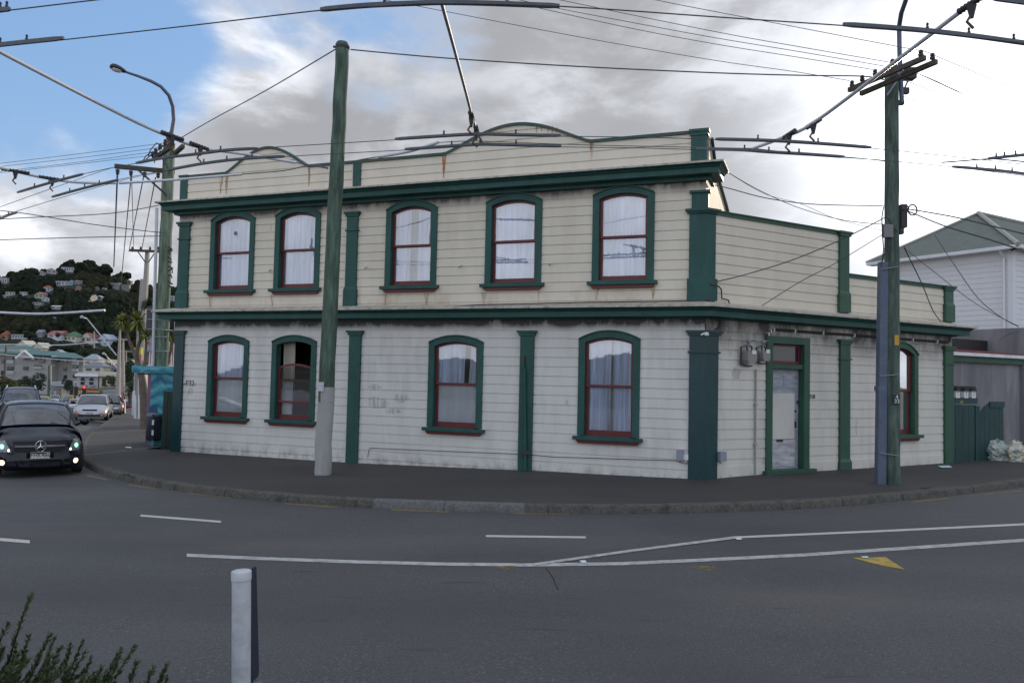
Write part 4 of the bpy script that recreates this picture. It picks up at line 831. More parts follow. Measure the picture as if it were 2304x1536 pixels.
for i in range(5):
    za, zb2 = PY(346, 990-i*11.5, YB).z, PY(346, 990-(i+1)*11.5, YB).z; mb = MB(); mb.box(x_-.028, x_+.03, YB-.05, YB-.03, za, zb2); mb.build('post_stripe', M_black if i % 2 == 0 else M_white, bn)
# ------------------------------------------------------------------ bollard in the foreground
bp_ = Vector((PY(549, 1536, 4.72).x, 4.72, -.37)); bt = PY(543, 1284, 4.72)
BO = thing('bollard', tuple(bp_), 'white plastic bollard with a dark sign panel on its back at the road edge', 'bollard')
M_pvc = mat('white_pvc', (.52, .54, .57), .45, .06, 3, .08, 60, dirt=(.30, .29, .27), ds=7, dirt_amt=.8)
mb = MB(); mb.tube([bp_, bt], .054, 28); mb.build('post', M_pvc, BO, smooth=50)
mb = MB(); ax = (bt-bp_).normalized(); mb.tube([bt-ax*.052, bt-ax*.05, bt-ax*.004, bt+ax*.001, bt+ax*.004], [.0555, .0575, .0575, .055, .048], 28); mb.build('cap', M_pvc, BO, smooth=30)
mb = MB(); zt0, zb0 = PY(565, 1277, 4.8).z, PY(580, 1528, 4.8).z
def pan(u, v):   # u across, v up; the sheet runs away from the camera
    x = lerp(PY(566, 1277, 4.8).x, PY(572, 1528, 4.8).x, 1-v); c_ = lerp(.0, 1, u); return Vector((x-.008+.004*u, 4.74+.13*u-.01*math.sin(u*3.14), lerp(zb0, zt0, v)))
poly = [(0, .01), (.12, 0), (.88, 0), (1, .02), (1, .97), (.88, 1), (.12, 1), (0, .985)]
nv = [pan(u, v) for u, v in poly]; off = Vector((.012, -.003, 0)); n = len(nv)
mb.add([tuple(p) for p in nv]+[tuple(p+off) for p in nv], [tuple(range(n)), tuple(range(2*n-1, n-1, -1))]+[(i, (i+1) % n, n+(i+1) % n, n+i) for i in range(n)])
M_navy = mat('navy_panel', (.018, .028, .05), .35, .05); mb.build('sign_panel', M_navy, BO)
mb = MB(); mb.tube([nv[0]+off, nv[7]+off], .012, 6); mb.build('panel_edge', M_navy, BO)
# ------------------------------------------------------------------ right-hand gate, letterboxes, bags, garage, white house
M_gate = mat('dark_teal_gate_paint', (.010, .048, .048), .6, .2, 5, .2, 30, streak=.3, dirt=(.03, .08, .06), ds=6)
GF = thing('timber_gate', B.w(LB+.05, 0, -.12), 'dark teal board gate with broken top closing the yard at right', 'gate')
def bx(F, x): return F.px(x, 950)[0]
sx = [bx(B, q) for q in (2138, 2150, 2165, 2180, 2193)]; tops = [909, 910, 911, 911]
zf = lambda x, y: B.px(x, y)[1]
mb = MB()
for i in range(4): mb.box(sx[i]+.004, sx[i+1]-.006, -.03+.004*(i % 2), .0, -.14, zf(2165, tops[i]), B.w)
mb.build('gate_leaf', M_gate, GF)
mb = MB(); mb.box(sx[0], sx[4]+.08, -.10, .03, zf(2165, 908), zf(2165, 894), B.w); lg = mb.build('ledge', M_gate, GF)
sx = [bx(B, q) for q in (2195, 2205, 2215, 2226, 2237, 2248, 2258)]; tops = [(912, 914), (928, 914), (914, 906), (905, 903), (903, 903), (903, 904)]
mb = MB()
for i in range(6):
    t0, t1 = zf(2226, tops[i][0]), zf(2226, tops[i][1]); mb.slab([(sx[i]+.004, -.12), (sx[i+1]-.004, -.12), (sx[i+1]-.004, t1), (sx[i]+.004, t0)], -.03+.004*(i % 2), .0, B.w)
mb.build('gate_leaf', M_gate, GF)
mb = MB(); mb.box(sx[3], sx[6]+.02, .0, .025, zf(2226, 916), zf(2226, 903), B.w); mb.build('rail', M_gate, GF)
s_, z_ = B.px(2160, 904); vs, fs = text_mesh('218', .10, .003); mb = MB(); mb.add([B.w(s_+x, .034+q, z_+y) for x, y, q in vs], fs); mb.build('gate_number', mat('yellow_number', (.5, .42, .15), .6), lg)
for i, (x, nm, lb_) in enumerate(((2151, '1', 'leftmost of three white letterboxes with black gabled tops above the gate'), (2170, '2', 'middle one of three white letterboxes with black gabled tops above the gate'), (2187, '3', 'rightmost of three white letterboxes with black gabled tops above the gate'))):
    s_, _ = B.px(x, 885); zb_ = zf(2170, 895); o = thing('letterbox', B.w(s_, 0, zb_), lb_, 'letterbox', 'letterboxes on the gate')
    Tl = lambda a, n, c, s_=s_, zb_=zb_: B.w(s_+a, n, zb_+c+.03)
    mb = MB(); mb.box(-.085, .085, -.10, .05, -.03, .15, Tl); mb.build('box', M_white, o)
    mb = MB(); mb.slab([(-.11, .15), (.11, .15), (.09, .20), (.05, .25), (0, .28), (-.05, .25), (-.09, .20)], -.12, .07, Tl); mb.build('roof', M_black, o)
    mb = MB(); mb.box(-.05, .05, .05, .056, .115, .13, Tl); vs, fs = text_mesh(nm, .09, .002); mb.add([Tl(x, .054+q, y+.055) for x, y, q in vs], fs); mb.build('box_number', M_black, o)
# rubbish bags
M_bag = mat('translucent_bag_plastic', (.42, .46, .40), .25, .3, 7, .8, 14, dirt=(.10, .16, .30), ds=5, dirt_amt=.8)
M_bag2 = mat('patchy_bag_plastic', (.50, .50, .42), .25, .35, 9, .8, 14, dirt=(.32, .22, .05), ds=6, dirt_amt=.9)
def bag(x0, x1, y0, y1, m, label, seed):
    g = G((x0+x1)/2, y1, lambda x, y: -.08); k = F_PX/g.y; rx = (x1-x0)/2/k; h = (y1-y0)/k; mb = MB(); rows = []
    for i in range(21):
        v = i/20; rr = (1-abs(2*v*.92-.72)**2.6)**.5 if abs(2*v*.92-.72) < 1 else .12; rr = max(rr, .14) if v > .9 else max(rr, .6)
        row = []
        for j in range(37):
            t = j/36*2*math.pi; q = Vector((math.cos(t), math.sin(t), v*2.2)); nz = 1+.30*mnoise.noise(q*1.1+Vector((seed, 0, 0)))+.26*mnoise.noise(q*2.6+Vector((seed, 5, 0)))+.16*mnoise.noise(q*6+Vector((seed, 9, 0)))
            if j == 36: row.append(row[0]); continue
            row.append(Vector((g.x+rx*rr*nz*math.cos(t), g.y-.25+rx*.75*rr*nz*math.sin(t), g.z-.02+h*v*(1+.22*mnoise.noise(q*1.7+Vector((0, seed, 0)))))))
        rows.append(row)
    mb.grid(rows); o = tag(mb.build('rubbish_bag', m, loc=tuple(g), smooth=28), label, 'rubbish bag', 'rubbish bags by the gate')
bag(2209, 2256, 987, 1033, M_bag, 'greenish see-through rubbish bag slumped against the teal gate', 2)
bag(2250, 2293, 990, 1036, M_bag2, 'pale yellow-topped rubbish bag, right of the two by the gate', 8)
# garage behind the gate
GR = thing('concrete_garage', B.w(LB+2, -1, -.1), 'low grey concrete garage with rusty red iron roof edge beside the building', 'garage')
M_wall = mat('stained_grey_render', (.20, .195, .205), .85, .22, 2.2, .2, 20, streak=.2, dirt=(.36, .35, .36), ds=1.6, dirt_amt=.9)
FB = Fac(B.w(0, -1.0, 0)[:2], 60.2); g0, g1 = LB-.6, FB.px(2300, 950)[0]; zz = lambda y: FB.px(2280, y)[1]
mb = MB(); mb.box(g0, g1, -.3, 0, -.4, zz(820), FB.w); mb.box(g1-.12, g1+1.6, -3, .12, -.4, zz(736), FB.w); mb.build('wall', M_wall, GR)
mb = MB(); mb.box(g0, g1-.1, -.2, .10, zz(820), zz(808), FB.w); mb.build('beam', M_greenb, GR)
mb = MB(); mb.box(g0, g1-.12, .0, .22, zz(807), zz(800), FB.w); mb.build('gutter', M_white, GR)
M_iron = mat('rusty_red_iron', (.16, .025, .03), .6, .25, 6); mb = MB()
ws = rng(g0, g1-.12, .02); mb.grid([[FB.w(s, .2, zz(799)+.015*math.sin(s*80)) for s in ws], [FB.w(s, -.9, zz(789)+.015*math.sin(s*80)) for s in ws]]); mb.build('roof', M_iron, GR, recalc=False)
mb = MB(); mb.box(g0, g1-.12, -1.2, -.95, zz(800), FB.px(2280, 771)[1]+.1, FB.w); mb.build('fascia', M_black, GR)
sg2 = G(2302, 1022, lambda x, y: -.08); mb = MB(); T_ = FB.w; mb.box(g1-.06, g1+1.4, .13, .17, -.2, zz(878), T_)
tag(mb.build('yard_gate', M_gate, loc=T_(g1+.5, .15, -.1)), 'dark teal gate panel at the far right edge beyond the bags', 'gate')
# white house
WH = thing('white_house', (18.85, 30, 0), 'tall white weatherboard house with a grey-green iron hip roof behind the garage', 'house')
W1 = Fac((18.85, 30.0), math.degrees(math.atan2(-2.79, 4.6)))    # left face, s grows away to the left
W2 = Fac((18.85, 30.0), math.degrees(math.atan2(.855, .518)))
M_wh = mat('white_weatherboard', (.72, .725, .74), .6, .05, 2, .2, 40, streak=.3, dirt=(.5, .5, .55), ds=2)
L1 = 5.45; ez = 7.05
sw = W1.px(2052, 625)
siding(W1, 0, L1, lambda s: 0, lambda s: ez-.35, ez-.33, [(3.75, 4.45, 4.6, lambda s: 5.95)], M_wh, 'wall', parent=WH)
siding(W2, 0, 9, lambda s: 0, lambda s: ez-.35, ez-.33, [], M_wh, 'wall', parent=WH)
mb = MB(); mb.box(0, L1, -.05, .03, ez-.35, ez, W1.w); mb.box(0, 9, -.05, .03, ez-.35, ez, W2.w); mb.build('frieze', M_wh, WH)
MB().prism([W1.w(.14, 0, 0)[:2], W1.w(.14, .05, 0)[:2], W1.w(-.05, .05, 0)[:2], W2.w(.18, .05, 0)[:2], W2.w(.18, 0, 0)[:2]], 0, ez-.2).build('corner_board', M_wh, WH); MB().box(L1-.12, L1, 0, .05, 0, ez-.2, W1.w).build('corner_board', M_wh, WH)
mb = MB(); mb.box(-.35, L1+.35, .0, .38, ez-.0, ez+.05, W1.w); mb.box(-.35, L1+.35, .38, .50, ez+.0, ez+.13, W1.w); mb.box(-.35, 9, .0, .38, ez-.0, ez+.05, W2.w); mb.box(-.35, 9, .38, .50, ez+.0, ez+.13, W2.w); mb.build('gutter', M_wh, WH)
mb = MB(); mb.tube([W1.w(.25, .42, ez), W1.w(.25, .12, ez-.3), W1.w(.25, .10, 1)], .045, 8); mb.build('downpipe', M_wh, WH)
wf = MB()
for q in ((3.6, 3.75, 4.5, 6.1), (4.45, 4.6, 4.5, 6.1), (3.75, 4.45, 5.95, 6.1), (3.75, 4.45, 4.5, 4.6)): wf.box(q[0], q[1], -.06, .05, q[2], q[3], W1.w)
wn = wf.build('window', M_wh, WH); mb = MB(); mb.box(3.75, 4.45, -.05, -.04, 4.6, 5.95, W1.w); mb.build('pane', M_dglass, wn)
mb = MB()
for q in (3.98, 4.22): mb.box(q-.012, q+.012, -.04, -.02, 4.6, 5.95, W1.w)
for q in (5.1, 5.6): mb.box(3.75, 4.45, -.039, -.022, q-.012, q+.012, W1.w)
mb.build('glazing_bar', M_wh, wn)
M_roof = mat('grey_green_corrugated_iron', (.115, .135, .115), .55, .12, 3, dirt=(.16, .17, .15), ds=2)
def hip(F1, La, over, ez, apex_d, rise):
    pass
ov = .42; e = ez+.12
A0 = Vector(W1.w(-ov, ov, e)); A1 = Vector(W1.w(L1+ov, ov, e)); ap = Vector(W1.w(L1/2, -L1/2, e+2.05)); far0 = Vector(W2.w(9, ov, e)); apf = ap+(far0-A0).normalized()*9; bk0 = A1+(far0-A0)
def corr(p, q, r, s, n, amp, m, name):
    """corrugated sheet over quad p-q (eave) r-s (ridge above q, p)"""
    nrm = (q-p).cross(s-p).normalized(); nrm = nrm if nrm.z > 0 else -nrm; rows = [[], []]
    for i in range(n+1):
        t = i/n; o = nrm*amp*math.sin(i*math.pi/2); rows[0].append(p.lerp(q, t)+o); rows[1].append(s.lerp(r, t)+o)
    MB().grid(rows).build(name, m, WH, recalc=False)
# left hip (triangle) as columns running up the slope
nrm = (A1-A0).cross(ap-A0).normalized(); nrm = nrm if nrm.z > 0 else -nrm; mb = MB(); N_ = 240; lo_, hi_ = [], []
for i in range(N_+1):
    t = i/N_; b = A0.lerp(A1, t); h = 1-abs(t-.5)*2; tp_ = b+(ap-A0.lerp(A1, .5))*h; o = nrm*.012*math.sin(i*math.pi/2); lo_.append(b+o); hi_.append(tp_+o)
mb.grid([lo_, hi_]); mb.build('roof', M_roof, WH, recalc=False)
corr(A0, far0, apf, ap, 360, .012, M_roof, 'roof'); corr(A1, bk0, apf, ap, 60, .012, M_roof, 'roof')
mb = MB(); mb.tube([A0+Vector((0, 0, .03)), ap+Vector((0, 0, .05))], .09, 6); mb.tube([A1+Vector((0, 0, .03)), ap+Vector((0, 0, .05))], .06, 6); mb.tube([ap+Vector((0, 0, .05)), apf+Vector((0, 0, .05))], .08, 6); mb.build('ridge_capping', mat('pale_ridge_capping', (.34, .34, .31), .6), WH)
# ------------------------------------------------------------------ overhead wires and trolley gear
def P3d(q): return PY(q[0], q[1], -q[2]) if q[2] < 0 else Pz(q[0], q[1], q[2])    # third value: height, or minus the distance
def catm(P_, n):
    return smooth_line(P_, n) if len(P_) > 2 else P_
def wire(pts, r, m, name, label, cat='wire', group=None, n=5, seg=5):
    P_ = [P3d(q) for q in pts]; mb = MB(); mb.tube(catm(P_, n), r, seg)
    return tag(mb.build(name, m, loc=tuple(P_[0]), smooth=60), label, cat, group)
H = 5.4
TW = .0068
g_ = 'trolleybus contact wires'
wire([(-120, 118, H), (143, 90, H), (430, 58, H), (720, 24, H), (880, 13, H), (1000, 9, H), (1260, 15, H), (1600, 38, H), (1896, 58, H), (2060, 70, H), (2304, 98, H), (2420, 112, H)], TW, M_wire, 'trolley_wire', 'topmost full-width trolley wire crossing the sky above the building', group=g_)
wire([(-120, 38, H), (0, 26, H), (220, 0, H), (420, -22, H), (800, -70, H)], TW, M_wire, 'trolley_wire', 'trolley wire cutting across the top left corner of the sky', group=g_)
wire([(60, 425, H), (186, 392, H), (305, 368, H), (440, 347, H), (579, 334, H), (740, 324, H), (888, 315, H), (1070, 304, H), (1262, 307, H), (1435, 309, H), (1610, 314, H), (1767, 319, H), (1960, 334, H), (2120, 350, H), (2320, 372, H)], TW, M_wire, 'trolley_wire', 'upper of two trolley wires passing in front of the curved parapet', group=g_)
wire([(117, 444, H), (265, 405, H), (375, 384, H), (500, 364, H), (640, 353, H), (775, 345, H), (909, 338, H), (1085, 327, H), (1263, 331, H), (1420, 333, H), (1566, 337, H), (1730, 343, H), (1900, 355, H), (2000, 362, H), (2160, 378, H), (2320, 398, H)], TW, M_wire, 'trolley_wire', 'lower of two trolley wires passing in front of the curved parapet', group=g_)
def bar(pts, label, h=.045, z=H+.018):
    P_ = catm([P3d((q[0], q[1], z)) for q in pts], 5); mb = MB(); rows = [[], [], [], []]
    for i, p in enumerate(P_):
        d = (P_[min(i+1, len(P_)-1)]-P_[max(i-1, 0)]).normalized(); s = Vector((-d.y, d.x, 0)); e = h*(.35 if i in (0, len(P_)-1) else .5)
        for k, (a, b) in enumerate(((-1, -1), (1, -1), (1, 1), (-1, 1))): rows[k].append(p+s*a*.013+Vector((0, 0, b*e)))
    mb.grid(rows+[rows[0]]); n = len(P_); mb.f += [(0, n, 2*n, 3*n), (n-1, 4*n-1, 3*n-1, 2*n-1)]
    o = tag(mb.build('section_bar', M_bar, loc=tuple(P_[0])), label, 'trolley wire bar', 'stiff bars on the trolley wires')
    mid = P_[len(P_)//2]
    for t in (.3, .5, .72):
        c = P_[int((len(P_)-1)*t)]; b = MB(); b.lathe([(.012, .0), (.018, .012), (.010, .035), (.016, .05), (.006, .065)], c+Vector((0, 0, h*.4)), 6); b.build('clamp', M_dmetal, o)
    return o
bar([(721, 22), (820, 13), (930, 8), (1000, 6), (1100, 8), (1259, 14)], 'longest bowed bar at the top centre of the sky')
bar([(-90, 112), (0, 101), (143, 86)], 'bar at the left edge of the sky, above the grey insulated pipe')
bar([(-90, 33), (0, 23), (22, 20)], 'short bar end in the top left corner')
bar([(889, 313), (980, 307), (1075, 302), (1180, 304), (1262, 305)], 'upper bar in front of the larger parapet curve')
bar([(911, 336), (1000, 330), (1080, 325), (1180, 327), (1263, 329)], 'lower bar in front of the larger parapet curve')
bar([(1610, 313), (1690, 315), (1767, 318), (1860, 324), (1960, 332)], 'upper bar right of the building parapet')
bar([(1567, 335), (1660, 337), (1730, 342), (1815, 347), (1900, 353)], 'lower bar right of the building parapet')
bar([(1897, 55), (2060, 67), (2180, 80), (2304, 97), (2400, 110)], 'bar at upper right crossing the lamp arm', z=H+.02)
bar([(2235, -4), (2304, 5), (2400, 17)], 'bar tip in the top right corner')
bar([(306, 367), (370, 355), (440, 347), (510, 338), (579, 334)], 'upper bar in front of the left lamp pole')
bar([(376, 383), (445, 370), (510, 361), (580, 355), (640, 352)], 'lower bar from the left lamp pole to the smaller parapet curve')
bar([(39, 433), (110, 412), (186, 392)], 'upper bar low in the left sky')
bar([(117, 443), (190, 423), (265, 405)], 'lower bar low in the left sky'); bar([(-60, 520), (0, 492), (38, 478)], 'bar at the left edge above the hill')
bar([(2143, 375), (2240, 383), (2320, 393)], 'lower bar at the right edge beyond the utility pole'); bar([(2222, 357), (2260, 353), (2320, 347)], 'upper bar at the right edge beyond the utility pole')
wire([(2118, 366, H), (2170, 362, H), (2222, 358, H), (2262, 360, H), (2320, 366, H)], .012, M_bar, 'trolley_wire', 'thin rod ending in a pale tip right of the utility pole', group=g_)
def pipe(pts, r, label, m=M_pipe, clumps=(), n=4):
    P_ = [P3d(q) for q in pts]; mb = MB(); mb.tube(catm(P_, n), r, 8)
    o = tag(mb.build('overhead_pipe', m, loc=tuple(P_[0]), smooth=60), label, 'pipe', 'insulated pipes holding the trolley wires')
    for (q, L) in clumps:
        c = P3d(q); d = min(((P_[i+1]-P_[i]) for i in range(len(P_)-1)), key=lambda v: 0) if len(P_) == 2 else (P_[-1]-P_[0]); d.normalize(); b = MB()
        pts_ = []; rr = []
        for i in range(15): pts_.append(c+d*L*(i/14-.5)); rr.append(.026 if i % 2 else .040)
        b.tube(pts_, rr, 8); b.tube([c-Vector((0, 0, .02)), c-Vector((0, 0, .16))], [.05, .02], 6); b.build('insulator', M_dmetal, o)
        b = MB(); b.tube([c-Vector((0, 0, .12)), c-Vector((.05, 0, .2)), c-Vector((-.02, 0, .27))], .016, 5); b.build('hanger', M_rust, o)
    return o
pipe([(-100, 62, 6.0), (0, 117, 5.95), (280, 262, 5.85), (375, 305, 5.8), (450, 332, 5.75), (560, 348, 5.75), (665, 366, 5.75)], .027, 'long grey pipe slanting down from the left edge past the lamp pole', clumps=(((388, 306, 5.8), .42), ((451, 330, 5.75), .42)))
pipe([(994, 8, 5.55), (1022, 110, 5.6), (1050, 215, 5.65), (1066, 275, 5.65), (1086, 324, 5.6)], .020, 'grey pipe hanging down the middle of the sky to the parapet bars', M_metal, (((1061, 262, 5.66), .35), ((1072, 292, 5.64), .3)))
pipe([(2230, -25, 5.95), (2180, 12, 5.9), (2000, 150, 5.85), (1830, 277, 5.75), (1765, 308, 5.7), (1692, 335, 5.65)], .026, 'grey pipe slanting from the top right corner down to the right-hand bars', clumps=(((2186, 8, 5.9), .34), ((1830, 278, 5.75), .34), ((1775, 303, 5.7), .34)))
pipe([(-60, 360, 5.8), (0, 377, 5.8), (90, 398, 5.8), (170, 410, 5.8), (262, 412, 5.9)], .03, 'grey pipe low in the left sky running towards the lamp pole', clumps=(((35, 385, 5.8), .5), ((118, 402, 5.8), .5)))
pipe([(268, 412, -17), (400, 404, -16.9), (545, 392, -16.7)], .028, 'pale pipe crossing in front of the left end of the cornice')
pipe([(852, 353, -15.5), (920, 341, -15), (985, 321, -14.2)], .03, 'pale pipe lying against the foot of the larger parapet curve')
pipe([(-60, 700, -30), (0, 703, -30), (100, 706, -30), (236, 698, -30)], .045, 'pale horizontal pipe in front of the dark hillside')
wire([(545, 392, -16.7), (640, 384, -16.6), (700, 372, -16.5), (738, 378, -16.4)], .012, M_wiregrey, 'span_wire', 'short steel wire tying the pale pipe to the middle timber pole')
wire([(665, 366, 5.75), (700, 372, -16), (738, 380, -16.4)], .010, M_wiregrey, 'span_wire', 'short wire from the slanting grey pipe to the middle timber pole')
wire([(772, 370, -16.4), (810, 360, -16), (852, 353, -15.5)], .012, M_wiregrey, 'span_wire', 'short wire from the middle timber pole to the pipe on the parapet')
wire([(985, 321, -14.2), (1080, 318, -13.9), (1300, 326, -14), (1620, 333, -13.4), (1690, 334, 5.65)], .008, M_wiregrey, 'span_wire', 'thin span wire between the two pairs of bars in front of the parapet')
wire([(1700, 335, 5.65), (1800, 346, -13.6), (1930, 356, -14.6), (2000, 364, -15.8)], .009, M_wiregrey, 'span_wire', 'span wire tying the right-hand bars back to the utility pole')
wire([(789, 112, -16.4), (1000, 131, -16.3), (1300, 150, -16.2), (1600, 164, -16.1), (1800, 170, -16.1), (1940, 172, -16), (1990, 180, -15.9)], .014, M_wire, 'span_wire', 'thick dark wire from the top of the middle timber pole to the right crossarms')
wire([(757, 110, -16.4), (600, 203, -20), (480, 268, -23), (408, 310, -24.8)], .014, M_wiregrey, 'span_wire', 'wire from the middle timber pole down to the left lamp pole')
gl_ = 'power lines sloping across the upper sky'
def pl(pts, label): wire(pts, .007, M_wiregrey, 'power_line', label, 'power line', gl_)
pl([(700, -37, 9.5), (864, 0, 9.35), (938, 14, 9.3), (1305, 84, 8.9), (1600, 135, 8.5), (1790, 162, 8.3), (1912, 182, 8.18)], 'lowest of the power lines sloping down to the right crossarms, meeting the outermost left insulator')
pl([(1000, -27, 9.5), (1137, 0, 9.35), (1153, 5, 9.3), (1400, 60, 8.9), (1600, 98, 8.6), (1800, 130, 8.3), (1964, 157, 8.18)], 'second lowest power line sloping down to the right crossarms')
pl([(1080, -20, 9.5), (1239, 16, 9.2), (1400, 47, 9.0), (1600, 84, 8.7), (1800, 117, 8.4), (1988, 149, 8.2)], 'third power line from below, sloping to the head of the utility pole')
pl([(1140, -28, 9.5), (1258, 0, 9.3), (1600, 70, 8.8), (1800, 106, 8.4), (2010, 142, 8.2)], 'fourth power line from below, sloping to the head of the utility pole')
pl([(1350, -28, 9.4), (1473, 0, 9.3), (1600, 25, 9.1), (1800, 63, 8.8), (1950, 92, 8.5), (2069, 114, 8.18)], 'topmost power line, ending at the far right insulators')
pl([(2073, 113, 8.18), (2097, 122, 8.16)], 'tiny jumper between the two right-hand insulators')
pl([(2100, 124, 8.2), (2170, 153, 8.3), (2225, 176, 8.4), (2330, 215, 8.6)], 'line leaving the rightmost insulator towards the right edge')
for q, lb_ in (([(2063, 165, 8.1), (2100, 180, 8.2), (2180, 215, 8.4), (2280, 242, 8.6), (2340, 258, 8.7)], 'upper of the twin lines leaving the pole head on the right'), ([(2070, 168, 8.1), (2140, 200, 8.2), (2200, 228, 8.4), (2255, 240, 8.6), (2340, 270, 8.8)], 'lower of the twin lines leaving the pole head on the right'),
          ([(2040, 183, 8.0), (2120, 212, 8.2), (2246, 253, 8.5), (2340, 285, 8.8)], 'third line down right of the utility pole head'), ([(2034, 218, 7.7), (2110, 244, 7.8), (2204, 272, 8.0), (2340, 318, 8.3)], 'lowest line right of the utility pole head')): pl(q, lb_)
gsv = 'service lines to the buildings'
def sv(pts, label, r=.008): wire(pts, r, M_wire, 'service_line', label, 'service line', gsv)
sv([(1633, 385, -17.5), (1700, 424, -17.6), (1790, 465, -17.6), (1895, 495, -16.9), (1990, 505, -15.9)], 'upper cable from the top cornice corner to the utility pole')
sv([(1637, 388, -17.5), (1720, 436, -17.6), (1800, 458, -17.6), (1880, 492, -16.9), (1990, 520, -15.9)], 'thinner cable hanging beside the one from the top cornice corner', .005)
sv([(1600, 415, -16.5), (1640, 424, -17), (1720, 445, -17), (1820, 459, -16.8), (1960, 463, -16), (1990, 462, -15.9)], 'cable from the flaking side wall to the utility pole', .011)
sv([(1611, 634, -16.4), (1680, 617, -16.3), (1780, 586, -16.2), (1880, 545, -16), (1950, 511, -15.8), (1990, 490, -15.8)], 'cable rising from the upper corner pilaster to the utility pole', .011)
sv([(1714, 688, -16.4), (1800, 634, -16.2), (1880, 592, -16), (1990, 525, -15.8)], 'cable rising from the ledge over the door to the utility pole')
sv([(1606, 741, -16.2), (1650, 715, -16), (1670, 705, -15.9)], 'tiny cable stub leaving the corner pilaster cap', .005)
sv([(2034, 556, -16), (2075, 640, -18), (2100, 700, -19.6), (2129, 740, -20.4), (2138, 768, -20.4)], 'cable dropping from the utility pole to the right end of the building', .012)
sv([(2036, 558, -16), (2100, 610, -17.5), (2200, 686, -20), (2290, 733, -22)], 'thin cable from the utility pole to the garage pillar')
sv([(2104, 530, -24), (2150, 600, -23), (2200, 670, -22.5), (2250, 712, -22.2), (2292, 735, -22)], 'thick cable curving down across the white house wall', .012)
sv([(2030, 470, -16), (2060, 482, -15.6), (2130, 510, -14.8), (2230, 540, -13.6), (2340, 577, -12)], 'lower heavy cable running right from the fuse box', .014)
sv([(2040, 470, -16), (2090, 478, -15.5), (2155, 490, -14.8), (2230, 508, -14), (2340, 535, -12.6)], 'upper heavy cable running right from the fuse box', .013)
sv([(2290, 746, -22), (2270, 752, -22.5), (2245, 766, -23)], 'short cable drooping under the garage pillar top', .006)
gl2 = 'power lines in the left sky'
for q, lb_ in (([(-80, 378, 8.5), (0, 368, 8.5), (180, 346, 8.5), (300, 331, 8.5), (372, 322, 8.55)], 'topmost thin line left of the lamp pole head'), ([(-80, 384, 8.5), (0, 375, 8.5), (180, 355, 8.5), (300, 340, 8.5), (360, 332, 8.55)], 'second thin line left of the lamp pole head'),
          ([(-80, 398, 8.5), (0, 386, 8.5), (180, 365, 8.5), (300, 348, 8.5), (346, 343, 8.55)], 'third thin line left of the lamp pole head'), ([(-80, 400, 8.5), (0, 389, 8.5), (150, 372, 8.5), (280, 357, 8.5), (330, 352, 8.55)], 'fourth thin line left of the lamp pole head')):
    wire(q, .008, M_wiregrey, 'power_line', lb_, 'power line', gl2)
wire([(-40, 480, 6.6), (100, 430, 6.9), (200, 395, 7.6), (258, 376, 8.1)], .009, M_wiregrey, 'power_line', 'line rising to the left tip of the long crossarm', 'power line', gl2)
wire([(-40, 500, 6.2), (120, 450, 6.6), (280, 405, 7.4), (352, 390, 8.0)], .009, M_wiregrey, 'power_line', 'line rising to the underside of the long crossarm', 'power line', gl2)
for q, lb_ in (([(-40, 470, -24), (60, 481, -24), (210, 505, -24), (330, 520, -24.6), (366, 523, -24.7)], 'upper wire from the left edge to the middle of the lamp pole'), ([(-40, 541, -24), (120, 536, -24), (245, 533, -24), (366, 531, -24.7)], 'lower wire from the left edge to the middle of the lamp pole'), ([(-40, 495, -24), (100, 488, -24), (250, 480, -24), (358, 462, -24.7)], 'thin wire meeting the lamp pole just below the cornice level'), ([(-40, 775, -45), (60, 775, -45), (140, 776, -45), (218, 769, -45)], 'pale wire crossing in front of the pastel houses'), ([(-40, 793, -60), (100, 806, -60), (180, 812, -60), (256, 816, -60)], 'pale wire crossing in front of the green-roofed apartments')):
    wire(q, .014 if 'wire crossing' not in lb_ else .03, M_wiregrey if 'pale' not in lb_ else M_pipe, 'span_wire', lb_)
gl3 = 'wires running from the long crossarm down the far street'
for i, (a, b) in enumerate((((264, 392), (256, 600)), ((295, 395), (272, 640)), ((323, 398), (290, 566)), ((350, 400), (318, 566)), ((296, 395), (301, 566)))):
    wire([(a[0], a[1], -24.9), (lerp(a[0], b[0], .5), lerp(a[1], b[1], .5), -34), (b[0], b[1], -44.5)], (.030, .02, .02, .02, .014)[i], M_wiregrey, 'power_line', ('thick steep wire left of the others under the long crossarm', 'second steep wire from the left under the long crossarm', 'third steep wire from the left under the long crossarm', 'steep wire nearest the lamp pole under the long crossarm', 'fine steep wire between the second and third under the long crossarm')[i], 'power line', gl3)
